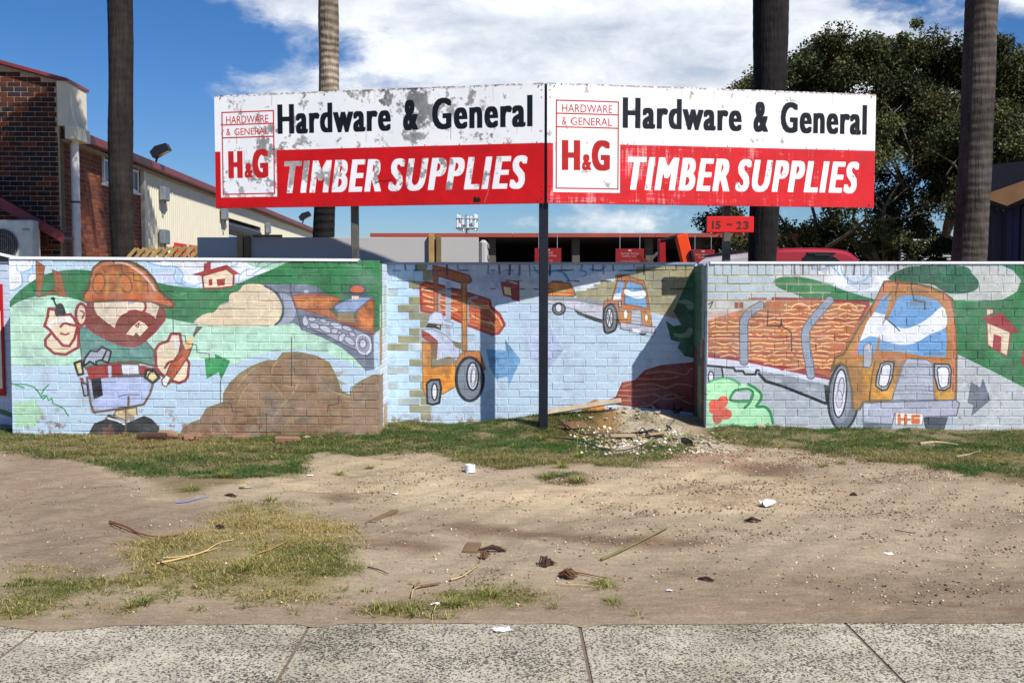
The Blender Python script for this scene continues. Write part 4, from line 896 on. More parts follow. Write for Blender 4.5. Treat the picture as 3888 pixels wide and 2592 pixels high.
for t, x0, x1, z0, z1 in (('1',.115,.155,.24,.72),('5',.19,.30,.24,.72),('2',.63,.74,.22,.70),('3',.78,.89,.22,.70)): glyphs(t, x0*wN, x1*wN, z0*hN, z1*hN).build('numeral', num, nb)
MB().box((.43*wN, -.004, .46*hN), (.54*wN, .001, .56*hN)).build('numeral', num, nb)
for z in (.08, .86): MB().tube([(.49*wN, -.005, z*hN), (.49*wN, .004, z*hN)], .006, 6).build('bolt', post_grey, nb)
# ================================================================== brick building and long shed on the left
BR = empty('warehouse', (-7.97, 18.2, 0), math.atan(.069))
tag(BR, 'long warehouse with a dark brick gable, red gutter and cream corrugated side', 'building')
bpy.context.view_layer.update(); BI = BR.matrix_world.inverted(); CI = BI @ Vector((0, 0, CAMZ))
def sideu(ux, uy, xl=0.0):
    """(along, height) on the plane x = xl of the warehouse's side for a pixel of the 2352 view"""
    d = (BI.to_3x3() @ (au(ux, uy, 10) - Vector((0, 0, CAMZ)))); t = (xl-CI.x)/d.x; p = CI + d*t; return p.y, p.z
def frontu(ux, uy, yl=0.0):
    d = (BI.to_3x3() @ (au(ux, uy, 10) - Vector((0, 0, CAMZ)))); t = (yl-CI.y)/d.y; p = CI + d*t; return p.x, p.z
def brick_paint(name, cols, wear=0.2):
    m = Mat(name, .8, 0, .3); oi = m.node('ShaderNodeObjectInfo')
    at_ = m.node('ShaderNodeAttribute', attribute_name='tone', attribute_type='GEOMETRY'); f = m.math('ADD', oi.outputs['Random'], at_.outputs['Fac'])
    f = m.math('FRACT', f)
    c = m.ramp(f, [(i/len(cols), lin(q)) for i, q in enumerate(cols)], 'CONSTANT'); v = m.coords('Object')
    n = m.noise(v, 22, 5, .65); c = m.mix(1.0, c, m.ramp(n, [(.25, (.7,.7,.7)), (.75, (1.2,1.2,1.2))]), 'MULTIPLY'); m.color(c); m.bump(m.noise(v, 60, 4), .5, .006); return m.m
dark_brick = brick_paint('clinker_brick', [(76,38,30),(54,34,36),(92,44,28),(46,36,44),(82,40,30),(64,36,32),(112,52,30),(58,34,32),(42,36,44),(72,38,30)])
red_brick = brick_paint('red_brick', [(128,70,50),(112,60,44),(138,80,54),(120,66,48),(102,56,44),(132,74,50)])
mortar_d = simple('mortar_joint', (176,160,132), .9, 0, .2, 10, .3)
def brick_field(x0, x1, zf0, zf1, M, mat, limit, parent, seed, pitch=.229, course=.086):
    rr = random.Random(seed); rest = MB(); cnt = 0; cache = {}; items = []
    z = 0.0; i = 0
    zmax = max(zf1(x0), zf1(x1))
    while z < zmax:
        x = x0 - (pitch/2 if i % 2 else 0)
        while x < x1:
            a, b = max(x0, x), min(x1, x+pitch)
            zz = (a+b)/2
            if b-a > .04 and z >= zf0(zz)-.02 and z+course <= zf1(zz)+.03: items.append((a+.0055, b-.0055, z+.0055, z+course-.0055))
            x += pitch
        z += course; i += 1
    items.sort(key=lambda t: -t[2])
    vis = [t for t in items]; tones = []
    for t in vis:
        a, b, z0, z1 = t; y = rr.uniform(-.002, .002)
        if cnt < limit:
            key = (round(b-a, 2), rr.randrange(2)); me = cache.get(key)
            if me is None: me = brick_mesh(key[0], round(z1-z0, 3), key[1], .04, .003).copy(); me.materials.append(mat); cache[key] = me
            o = link('brick', me, None, parent); o.matrix_local = M @ Matrix.Translation(((a+b)/2, y, (z0+z1)/2)); cnt += 1
        else:
            rest.bbox((a, y, z0), (b, y+.04, z1), .003, M); tones += [rr.random()]*26
    if rest.v:
        o = tag(rest.build('bricks', mat, parent), kind='stuff'); at_ = o.data.attributes.new('tone', 'FLOAT', 'FACE')
        nf = len(o.data.polygons); tt = np.resize(np.array(tones, np.float32), nf) if len(tones) != nf else np.array(tones, np.float32); at_.data.foreach_set('value', tt)
z_foot = frontu(150, 300)[1]; gx, gz0 = frontu(133, 186); gx2, gz2 = frontu(0, 150); slope = (gz2-gz0)/(gx2-gx)
cxr = frontu(146, 400)[0]
brick_field(-2.9, -.01, lambda x: .9, lambda x: (gz0+(x-gx)*slope-.04) if x < gx else z_foot, Matrix.Identity(4), dark_brick, 300, BR, 1)
MB().prism([(-2.9, 0), (gx, 0), (gx, gz0), (-2.9, gz0+(-2.9-gx)*slope)], .008, .2).prism([(gx, 0), (-.012, 0), (-.012, z_foot), (gx, z_foot)], .009, .2).build('gable_wall', mortar_d, BR)
# side wall in brick
ys, zs = sideu(325, 500); ye0, zt0 = sideu(165, 322); _, ztN = sideu(325, 376)
SM = Matrix.Rotation(R(90), 4, 'Z') @ Matrix.Identity(4)
SM = Matrix.Translation((0, 0, 0)) @ Matrix(((0, -1, 0, 0), (1, 0, 0, 0), (0, 0, 1, 0), (0, 0, 0, 1)))
zroof = zt0
w_y0, w_z0 = sideu(235, 418); w_y1, w_z1 = sideu(312, 372)
brick_field(.0, ys, lambda x: .9, lambda x: zroof-.02, SM, red_brick, 0, BR, 2)
MB().box((-.2, 0.05, 0), (-.008, ys, zroof)).build('side_wall', mortar_d, BR)
# lean column of the corner
# cream capping of the gable end and red barge
maroon = simple('maroon_gutter', (126,52,56), .45, .1, .12, 3, .05, dirt=(104,48,48)); cream = simple('cream_sheet', (220,213,190), .5, .1, .05, 3, .05)
cream2 = simple('cream_trim', (226,216,190), .5, 0, .05, 3)
x0_, z1_ = frontu(133, 186); x1_, z0_ = frontu(160, 290); xb, zb_ = frontu(165, 298)
MB().box((x0_, -.06, z0_), (x1_, .9, z1_-.01)).box((x0_+.12, -.065, z0_-.22), (x1_+.12, .7, z0_)).build('gable_capping', cream2, BR)
mb = MB(); t = .05
xa, za = gx2-.6, gz2-.6*slope*-1*-1
mb.prism([(-2.9, gz0+(-2.9-gx)*slope+.02), (x1_+.02, gz0+(x1_-gx)*slope+.02), (x1_+.02, gz0+(x1_-gx)*slope+.075), (-2.9, gz0+(-2.9-gx)*slope+.085)], -.12, 1.0)
mb.build('barge_flashing', maroon, BR)
# side gutter and roof
yE, zE = sideu(722, 530); ov = .27; yb, zb1 = sideu(168, 292, ov); yE2, zE2 = sideu(722, 525, ov)
zgut = zb1; YEND = 40
mb = MB(); y = 0.05
while y < YEND: 
    y2 = min(y+2.4, YEND); mb.bbox((.13, y, zgut-.17), (ov, y2-.006, zgut), .02); y = y2
mb.build('gutter', maroon, BR)
MB().box((-.0, .1, zgut-.24), (.14, YEND, zgut-.19)).build('soffit', simple('soffit_board', (150,138,116), .7), BR)
MB().add([(.14, .05, zgut-.02), (-9, .05, zgut+1.0), (-9, YEND, zgut+1.0), (.14, YEND, zgut-.02)], [(0, 1, 2, 3)]).build('roof', simple('roof_sheet', (120,60,60), .5), BR)
# corrugated cladding with openings
op = [(sideu(521, 505), sideu(598, 545)), (sideu(606, 548), sideu(640, 560))]
doors = []
def clad(y0, y1, z0, z1, name='cladding'):
    n = int((y1-y0)/.0475); prof = [0, .03, .03, 0]; vs = []; k = 0
    ysn = np.linspace(y0, y1, n)
    for i, q in enumerate(ysn): d = prof[i % 4]; vs += [(.03+d, q, z0), (.03+d, q, z1)]
    return MB().add(vs, [(2*i, 2*i+2, 2*i+3, 2*i+1) for i in range(n-1)]).build(name, cream, BR)
d1a, d1b = sideu(521, 540)[0], sideu(597, 560)[0]; dz = sideu(521, 500)[1]
d2a, d2b = sideu(615, 560)[0], sideu(676, 560)[0]; dz2 = sideu(617, 545)[1]
clad(ys, d1a, 0, zgut-.2); clad(d1a, d1b, dz, zgut-.2); clad(d1b, d2a, 0, zgut-.2); clad(d2a, d2b, dz2, zgut-.2); clad(d2b, YEND, 0, zgut-.2)
MB().box((-.3, ys, 0), (.0, d1a, zgut-.2)).box((-.3, d1b, 0), (.0, d2a, zgut-.2)).box((-.3, d2b, 0), (0, YEND, zgut-.2)).build('inner_wall', cream2, BR)
dk = simple('dark_opening', (34,36,42), .7, 0, .2, 4)
for a, b, z in ((d1a, d1b, dz), (d2a, d2b, dz2)):
    MB().box((-3.5, a, 0), (-3.4, b, z)).box((-3.5, a, z-.02), (-.05, b, z)).build('doorway_interior', dk, BR)
    r = MB().tube([(-.12, a+.05, z-.28), (-.12, b-.05, z-.28)], .2, 12).build('roller_door', simple('roller_door_grey', (64,68,78), .5, .4), BR)
    f = MB()
    for k in range(4): f.tube([(-.12+.2*math.cos(k*.8-.6), a+.04, z-.28+.2*math.sin(k*.8-.6)), (-.12+.2*math.cos(k*.8-.6), b-.04, z-.28+.2*math.sin(k*.8-.6))], .012, 4)
    f.build('rib', black_paint, r)
MB().bbox((.0, ys-.06, 0), (.1, ys+.06, zgut-.22), .01).build('corner_trim', cream2, BR)
# downpipe
yp, _ = sideu(195, 450, .12); MB().tube([(.16, .35, zgut-.17), (.16, .35, -.1)], .075, 14).build('downpipe', simple('white_pipe', (236,230,226), .4), BR)
for z in (1.2, 3.0): MB().tube([(.16, .35, z), (.16, .35, z+.035)], .081, 14).build('pipe_bracket', maroon, BR)
yq, _ = sideu(678, 540, .15); MB().tube([(.15, yq+8.2, zgut-.17), (.15, yq+8.2, -.1)], .09, 10).build('downpipe', simple('white_pipe_far', (230,226,220), .4), BR)
# window in the side wall
wf = empty('window', (.0, 0, 0), 0, BR); wh = simple('white_frame', (228,226,222), .5)
mb = MB(); a, b, z0, z1 = w_y0, w_y1, w_z0, w_z1
for q in (a, a+(b-a)*.30, a+(b-a)*.62, b): mb.box((.003, q-.03, z0), (.05, q+.03, z1))
for q in (z0, z1-.22, z1): mb.box((.005, a-.03, q-.025), (.052, b+.03, q+.025))
mb.build('frame', wh, wf); MB().box((.0, a, z0), (.02, b, z1)).build('pane', simple('dusty_glass', (64,62,60), .25, 0, .3, 5), wf)
MB().box((-.0, a-.06, z0-.07), (.09, b+.06, z0-.026)).build('sill', wh, wf)
# small grey boxes on the cladding, red sheet sign, flood lights
gb = simple('grey_box', (128,134,140), .5, .3)
for ux, uy, w, h in ((378, 446, .45, .32), (378, 544, .5, .34), (516, 492, .5, .36), (616, 524, .5, .4)):
    y, z = sideu(ux, uy, .15); bx = MB().bbox((.08, y-w/2, z-h/2), (.22, y+w/2, z+h/2), .02); bx.tube([(.16, y, z-h/2), (.16, y+.1, z-h/2-.2), (.09, y+.12, z-h/2-.3)], .03, 6); bx.build('junction_box', gb, BR)
y0, z1 = sideu(401, 557, .12); y1, z0 = sideu(462, 592, .12)
rsg = empty('wall_sign', BR.matrix_world @ Vector((.1, y0, 0)), BR.rotation_euler.z); tag(rsg, 'red sheet sign fixed low on the cream corrugated wall above the trellis', 'sign')
MB().box((0, 0, z0-.6), (.03, y1-y0, z1)).build('panel', simple('red_sheet', (204,24,26), .45), rsg); MB().box((.03, (y1-y0)*.42, z0-.6), (.034, (y1-y0)*.5, z1)).build('white_stripe', simple('white_stripe', (230,226,230), .5), rsg)
def flood(ux, uy, s, lab):
    y, z = sideu(ux, uy, ov); f = empty('flood_light', BR.matrix_world @ Vector((ov-.1, y, zgut-.02)), BR.rotation_euler.z); tag(f, lab, 'floodlight', 'floodlights on the maroon gutter')
    M = Matrix.Translation((.12, 0, .42*s)) @ Matrix.Rotation(R(-28), 4, 'Y')
    MB().prism([(-.28*s,-.12*s),(.30*s,-.12*s),(.30*s,.10*s),(-.05*s,.17*s),(-.28*s,.08*s)], -.2*s, .2*s, M).build('housing', black_paint, f)
    MB().box((-.24*s, -.17*s, -.14*s), (.26*s, .17*s, -.122*s), M).build('lens', simple('lamp_glass', (120,118,96), .2), f)
    MB().tube([(0, 0, 0), (.05, 0, .2*s), (.12, 0, .32*s)], .035*s, 6).build('bracket', black_paint, f)
flood(366, 352, .72, 'large black floodlight on the maroon gutter beside the leftmost palm trunk'); flood(699, 505, .95, 'small far black floodlight on the maroon gutter beside the ringed palm')
# lean-to awning, air conditioner and vent in front of the gable
fy = -.55
p0 = frontu(-90, 408, fy); p1 = frontu(0, 452, fy); p2 = frontu(146, 535, fy); sl = (p2[1]-p1[1])/(p2[0]-p1[0])
aw = MB(); aw.prism([(-3.0, p1[1]+(-3-p1[0])*sl), (p2[0], p2[1]), (p2[0], p2[1]-.0), (p2[0], p2[1]-.17), (-3.0, p1[1]+(-3-p1[0])*sl-.24)], fy-.04, fy); aw.build('awning_barge', maroon, BR)
MB().prism([(-3.0, p1[1]+(-3-p1[0])*sl-.05), (p2[0]-.02, p2[1]-.06), (p2[0]-.02, p2[1]-.10), (-3.0, p1[1]+(-3-p1[0])*sl-.10)], fy, 0).build('awning_roof', maroon, BR)
ax, az = frontu(75, 505, fy-.3); ax0, az0 = frontu(0, 582, fy-.3)
AC = empty('air_conditioner', BR.matrix_world @ Vector((ax-.95, fy-.3, az-.78)), BR.rotation_euler.z); tag(AC, 'white outdoor air conditioner unit with round fan grille below the maroon awning', 'air conditioner')
MB().bbox((0, 0, 0), (.95, .32, .78), .02).build('casing', simple('ac_casing', (206,210,202), .5), AC)
fcx, fcz, fr = .44, .36, .27
MB().tube([(fcx, -.006, fcz), (fcx, .002, fcz)], fr, 24, True, False).build('fan_opening', simple('fan_dark', (58,58,58), .6), AC)
g = MB()
for k in range(-8, 9):
    x = k*fr/8.5; hh = math.sqrt(max(0, fr*fr-x*x)); g.tube([(fcx+x, -.014, fcz-hh), (fcx+x, -.014, fcz+hh)], .004, 4)
for r_ in (.1, .19, fr):
    g.tube([(fcx+r_*math.cos(t), -.018, fcz+r_*math.sin(t)) for t in np.linspace(0, 2*math.pi, 25)], .005, 4, False)
g.build('grille', simple('grille_grey', (140,140,134), .5), AC); MB().box((.78, -.004, .60), (.9, -.001, .64)).build('badge', simple('badge_grey', (150,156,150), .5), AC)
MB().box((.08, .02, -.5), (.12, .3, 0)).box((.8, .02, -.5), (.84, .3, 0)).build('bracket', grey_metal, AC)
vx, vz = frontu(98, 555, -.02); mv = MB(); mv.box((vx-.1, -.022, vz-.11), (vx+.1, .0, vz+.11)); mv.build('vent_frame', red_brick, BR)
for k in range(5): MB().box((vx-.075, -.03, vz-.08+k*.036), (vx+.075, -.022, vz-.065+k*.036)).build('vent_slat', dk, BR)
# white edged low trailer tray behind the left bay
a = au(-60, 567, 12.3); b = au(42, 591, 12.3)
tr = empty('white_board', (a.x, 12.3, 0)); tag(tr, 'dark sheet with a white top edge sloping down behind the wall at the left edge', 'board')
MB().prism([(0, .2), (b.x-a.x, .2), (b.x-a.x, b.z-.03), (0, a.z-.03)], 0, .03).build('sheet', dk, tr); MB().prism([(0, a.z-.03), (b.x-a.x, b.z-.03), (b.x-a.x, b.z), (0, a.z)], -.01, .05).build('edge_strip', white_metal, tr)

# ================================================================== behind the wall: trellis, sheets, yard
timber = simple('treated_pine', (168,136,84), .7, 0, .25, 6, .2); mortar_s = 0; timber_d = simple('old_timber', (110,92,64), .8, 0, .3, 6, .2)
tl = empty('lattice_trellis', (0, 0, 0)); YT = 12.9
a = au(308, 585, YT); b = au(536, 585, YT); tl.location = (a.x, YT, 1.0); tag(tl, 'treated pine lattice trellis poking above the wall below the cream shed', 'trellis')
n = 12; Lx = b.x-a.x; ztop0 = au(318, 572, YT).z-1.0; ztop1 = au(525, 563, YT).z-1.0
for k in range(n):
    x = Lx*k/n; zt = ztop0+(ztop1-ztop0)*k/n
    for s_, y in ((1, 0), (-1, .03)):
        M = Matrix.Translation((x+.02-s_*.455, y, zt-.5)) @ Matrix.Rotation(R(42*s_), 4, 'Y')
        MB().box((-.02, 0, -.68), (.02, .022, .68), M).build('slat', timber, tl)
MB().bbox((-.1, -.03, -1.0), (-.02, .06, ztop0-.5), .005).bbox((Lx+.1, -.03, -1.0), (Lx+.18, .06, ztop0-.5), .005).build('post', timber, tl)

YS = 12.0
sheet_m = simple('pale_sheet', (174,172,172), .6, 0, .04, 2.0, .05)
fs = empty('sheet_fence', (au(453, 600, YS).x, YS, 0)); tag(fs, 'pale sheet hoarding with timber posts behind the middle of the wall', 'fence')
zS = au(700, 545, YS).z; ux = [453, 563, 1000, 1100]
xs = [au(u, 600, YS).x-fs.location.x for u in ux]
for i in range(3): MB().bbox((xs[i]+.003, 0, .05), (xs[i+1]-.003, .05, zS), .004).build('panel', sheet_m, fs)
MB().bbox((xs[3]+.004, .0, .05), (xs[3]+.10, .5, zS-.03), .03).build('end_panel', sheet_m, fs)
for k in range(4): MB().box((xs[3]+.104, .02, zS-.12-.13*k), (xs[3]+.112, .48, zS-.07-.13*k)).build('groove_strip', grey_metal, fs)
for u, w in ((563, .05), (1000, .055)):
    x = au(u, 600, YS).x-fs.location.x; zt = au(u, 538, YS).z
    MB().bbox((x-.075, -.06, 0), (x-.01, -.003, zt), .004).build('post', timber, fs); MB().bbox((x+.012, -.06, 0), (x+.07, -.003, zt-.02), .004).build('post', timber_d, fs)
for k, (u, v) in enumerate(((590, 548), (1140, 0))):
    if v: MB().box((au(573, 0, YS).x-fs.location.x, -.02, zS+.002), (au(640, 0, YS).x-fs.location.x, .04, zS+.03)).build('cap_rail', timber_d, fs)

# far open shed
SH = empty('open_shed', (au(850, 540, 26).x, 26, 0)); tag(SH, 'long open timber shed with a rust red fascia and black interior behind the wall', 'shed')
zf1 = au(1300, 535.5, 26).z; zf0 = au(1300, 544.5, 26).z; SL = au(1835, 540, 26).x-SH.location.x
fascia = simple('rust_fascia', (156,68,58), .6, 0, .15, 1.5)
xx = 0
while xx < SL: MB().box((xx, 0, zf0), (min(xx+3.6, SL)-.01, .06, zf1)).build('fascia', fascia, SH); xx += 3.6
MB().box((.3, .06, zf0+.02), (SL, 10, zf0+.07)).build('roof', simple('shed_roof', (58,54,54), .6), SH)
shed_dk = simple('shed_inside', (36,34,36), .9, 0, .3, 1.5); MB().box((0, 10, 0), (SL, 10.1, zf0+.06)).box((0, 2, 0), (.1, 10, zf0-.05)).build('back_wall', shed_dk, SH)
for u in (1130, 1322, 1490, 1600, 1780):
    x = au(u, 600, 26.4).x-SH.location.x; MB().bbox((x-.1, .3, 0), (x+.1, .5, zf0), .01).build('post', simple('shed_post', (88,80,72), .8), SH)
rr = random.Random(2)
for k in range(26):
    x = rr.uniform(1.5, SL-.5); z = rr.uniform(.8, 2.2); M = Matrix.Translation((x, rr.uniform(4, 8), z)); MB().box((-rr.uniform(.3,.9), 0, 0), (rr.uniform(.3,.9), .6, rr.uniform(.03,.12)), M).build('stored_board', timber_d, SH)
red_sign = simple('red_shed_sign', (128,12,20), .6); wht = simple('white_print', (170,140,140), .6)
def shed_sign(u0, u1, v0, lines, lab):
    Y = 25.6; a = au(u0, v0, Y); b = au(u1, v0+44, Y); s = empty('hanging_sign', (a.x, Y, b.z)); tag(s, lab, 'sign', 'red notices hanging in the open shed')
    w, h = b.x-a.x, a.z-b.z; MB().bbox((0, 0, 0), (w, .02, h), .003).build('panel', red_sign, s)
    for k, (t, z, q) in enumerate(lines):
        V, T = text_tris(t, .004); lo, hi = V.min(0), V.max(0); hh = .055 if q == 0 else .035; sc = min(hh/(hi[1]-lo[1]), (w*.86)/(hi[0]-lo[0]))
        V = [(w/2+((v[0]-(lo[0]+hi[0])/2)*sc), -.005, h*z+(v[1]-lo[1])*sc) for v in V]; MB().add(V, T).build('lettering', wht, s)
    MB().box((w/2-.04, -.005, h*.86), (w/2+.04, -.002, h*.95)).build('emblem', wht, s)
    for x in (w*.15, w*.85): MB().tube([(x, .01, h), (x, .01, h+.35)], .01, 5).build('hanger', grey_metal, s)
shed_sign(1228, 1289, 570, (('Primed', .72, 0), ('Treated Pine', .56, 0), ('Fascia sizes', .33, 1), ('also 42 x 42', .22, 1)), 'red notice hanging in the dark shed just right of the centre black post')
shed_sign(1414, 1479, 571, (('Decking / Flooring', .68, 0), ('Cladding / Lining', .54, 0), ('Moulding Primed Pine Boards', .3, 1)), 'red notice with two white headings left of the orange crane arm in the dark shed')
shed_sign(1588, 1641, 573, (('Fixed / Decking', .66, 0), ('Mouldings', .52, 0), ('Screens', .3, 1)), 'red notice in the dark shed between the crane arm and the grey sign post')
for u in (1085,): pass
# phone mast
ph = empty('phone_mast', (au(1073, 545, 90).x, 90, 0)); tag(ph, 'distant phone mast with pale panel antennas above the shed roof', 'mast')
gm = simple('mast_grey', (150,152,158), .5, .3); zt = au(1073, 494, 90).z; MB().tube([(0, 0, 0), (0, 0, zt)], .14, 8).build('pole', gm, ph)
for z in (zt-.35, zt-1.15): MB().tube([(.95*math.cos(t), .95*math.sin(t), z) for t in np.linspace(0, 2*math.pi, 13)], .06, 5, False).build('ring', gm, ph)
mb = MB()
for t in range(6): mb.tube([(0, 0, zt-.7), (.95*math.cos(t*1.05), .95*math.sin(t*1.05), zt-1.15)], .05, 4)
mb.build('brace', gm, ph); pale = simple('antenna_white', (214,214,218), .5)
for t in range(7): 
    x, y = .85*math.cos(t*.9+.3), .85*math.sin(t*.9+.3); MB().bbox((x-.10, y-.08, zt-1.4+.2*(t%2)), (x+.10, y+.08, zt+.05-.1*(t%3)), .04).build('antenna_panel', pale, ph)
MB().bbox((-.7, -.3, zt-3.9), (-.15, .3, zt-3.2), .05).bbox((.1, -.3, zt-3.9), (.65, .3, zt-3.2), .05).build('dish', pale, ph)

# orange crane arm of a loader truck in the yard
cr_ = empty('crane_arm', (au(1545, 600, 15.5).x, 15.5, 0)); tag(cr_, 'bright orange folded crane arm rising above the wall in the yard', 'crane')
orange = simple('crane_orange', (226,72,30), .4, 0, .08, 2); cred = simple('crane_red', (150,24,26), .45)
def C14(u, v): p = au(u, v, 15.5); return p.x-cr_.location.x, p.z
x0, z0 = C14(1562, 539); x1, z1 = C14(1600, 640); x2, z2 = C14(1522, 548)
def beam(a, b, w, d, m, name, y=0):
    v = Vector((b[0]-a[0], 0, b[1]-a[1])); L = v.length; M = Matrix.Translation((a[0], y, a[1])) @ Matrix.Rotation(math.atan2(v.x, v.z), 4, 'Y'); MB().bbox((-w/2, -d/2, 0), (w/2, d/2, L), .012, M).build(name, m, cr_)
beam((x1+.25, .3), (x0+.01, z0), .17, .2, orange, 'boom'); beam(C14(1523, 660), (x2, z2), .105, .14, cred, 'mast', .12); beam(C14(1519, 552), C14(1560, 541), .05, .1, black_paint, 'link', .08)
beam(C14(1480, 612), C14(1516, 578), .045, .06, simple('ram_steel', (120,112,110), .4, .6), 'ram', .1); beam(C14(1592, 612), C14(1583, 575), .05, .06, black_paint, 'hose_clamp', -.13)
MB().add([(C14(1466,584)[0], -.1, C14(1466,584)[1]), (C14(1488,600)[0], -.1, C14(1488,600)[1]), (C14(1480,606)[0], .1, C14(1480,606)[1]), (C14(1462,590)[0], .1, C14(1462,590)[1])], [(0,1,2,3)]).build('hook_plate', orange, cr_)
MB().bbox((-.8, -.3, .3), (.9, .9, 1.0), .05).build('turntable', cred, cr_)

# red car behind the wall
cy = 13.2; ca = au(1712, 600, cy); cb = au(1992, 600, cy); zc = au(1850, 565, cy).z
car = empty('parked_car', ((ca.x+cb.x)/2, cy, 0)); tag(car, 'red wagon parked behind the wall, only its roof and rear window top showing', 'car')
mp = Mat('car_red', .25, .35, .6); mp.color(lin((176,30,48))); mp.b.inputs['Coat Weight'].default_value = .8; mp.b.inputs['Coat Roughness'].default_value = .08
hw = (cb.x-ca.x)/2+.02; mb = MB(); n = 26
prof = []
for i in range(n+1):
    t = -1+2*i/n; prof.append((t*hw, zc-.02-.30*abs(t)**7-.045*t*t))
prof = [(-hw-.04, .45)]+[(-hw-.06, 1.2)]+prof+[(hw+.06, 1.2), (hw+.04, .45)]
mb.prism(prof, .06, 3.9); mb.v = [(x, y, z) for x, y, z in mb.v]; body = mb.build('body', mp.m, car)
bv = body.modifiers.new('soft', 'BEVEL'); bv.width = .05; bv.segments = 3; bv.limit_method = 'ANGLE'; bv.angle_limit = R(50)
dg = simple('tinted_window', (18,20,24), .12, 0, .1, 2); blk = simple('black_rubber', (16,16,18), .6)
wx0, wz0 = au(1846, 586, cy).x-car.location.x, au(1846, 583, cy).z
MB().prism([(wx0, 1.25), (hw-.06, 1.25), (hw-.16, wz0-.24), (hw-.42, wz0-.04), (wx0+.08, wz0), (wx0, wz0-.05)], .045, .06).build('rear_window', dg, car)
MB().bbox((wx0+.05, .02, wz0-.01), (hw-.42, .05, wz0+.022), .008).build('spoiler_strip', blk, car); MB().tube([(wx0+.15, .03, wz0-.02), (hw-.5, .02, wz0-.02)], .012, 6).build('wiper', blk, car)
for s_ in (-1, 1):
    for y in (.8, 3.2):
        wlo = MB().tube([(s_*(hw+.02), y, .34), (s_*(hw-.2), y, .34)], .34, 20).build('wheel', blk, car); MB().tube([(s_*(hw+.03), y, .34), (s_*(hw-.02), y, .34)], .2, 14).build('rim', grey_metal, wlo)
    MB().bbox((s_*hw-.06, .03, .8), (s_*hw+.06, .08, 1.1), .02).build('tail_light', simple('lamp_red', (150,10,10), .2), car)
    MB().tube([(s_*(hw-.12), .5, zc-.05), (s_*(hw-.12), 3.3, zc-.05)], .018, 6).build('roof_rail', blk, car)
MB().bbox((-hw, -.02, .4), (hw, .1, .65), .04).build('bumper', blk, car)

# dark shed on the right with brown awning, louvre screen
RB = empty('navy_building', (au(2255, 500, 19).x, 19, 0), R(-27)); tag(RB, 'dark navy shed with a brown gabled awning at the right edge of the view', 'building')
def R19(u, v, Y=19): p = au(u, v, Y); return p.x-RB.location.x, p.z
navy = simple('navy_cladding', (34,36,56), .5, .1, .1, 3); navy2 = simple('navy_roof', (28,28,40), .5)
zt_ = R19(2262, 478)[1]; mb = MB(); n = 80; vs = []
for i in range(n): vs += [(i*.06, .0 if i % 2 else .02, .0), (i*.06, .0 if i % 2 else .02, zt_)]
MB().add(vs, [(2*i, 2*i+2, 2*i+3, 2*i+1) for i in range(n-1)]).build('wall', navy, RB)
MB().box((0, .04, 0), (4.8, 5, zt_)).build('inner_wall', navy2, RB)
a = R19(2262, 462); b = R19(2310, 482); c = R19(2400, 440)
MB().prism([(a[0], a[1]), (b[0], b[1]), (c[0], c[1]), (c[0]+1, c[1]+.1), (c[0]+1, c[1]+.2), (c[0]-.2, c[1]+.18), (a[0]+.05, a[1]+.06)], -.9, -.8).build('awning', simple('brown_awning', (140,104,70), .6, 0, .2, 4), RB)
MB().prism([(a[0], a[1]-.03), (b[0], b[1]-.04), (c[0], c[1]-.04), (c[0]+1, c[1]), (c[0]+1, c[1]+.14), (c[0], c[1]+.0), (b[0], b[1]), (a[0], a[1])], -.88, .0).build('awning_underside', navy2, RB)
e_ = R19(2262, 375); MB().prism([(a[0]-.1, a[1]), (5, a[1]), (5, e_[1]+.3), (a[0]-.1, e_[1])], .4, 4).build('upper_roof', navy2, RB)
for u in (2308, 2320): x = R19(u, 500)[0]; MB().bbox((x, -.12, 0), (x+.1, -.01, zt_+.02), .01).build('pillar', simple('blue_pillar', (26,30,70), .5), RB)
LF = empty('louvre_screen', (au(2070, 600, 24).x, 24, 0)); tag(LF, 'white louvred screen glimpsed under the big tree beside the right palm', 'screen')
xw = au(2192, 600, 24).x-LF.location.x; za = au(2100, 610, 24).z; zb = au(2100, 549, 24).z; lw = simple('louvre_white', (222,224,230), .5); z = za-.6; 
while z < zb:
    M = Matrix.Translation((0, 0, z)) @ Matrix.Rotation(R(-35), 4, 'X'); MB().box((0, 0, 0), (xw, .07, .012), M).build('slat', lw, LF); z += .075
for x in (0, xw*.5, xw): MB().box((x-.03, .07, 0), (x+.03, .12, zb)).build('post', black_paint, LF)
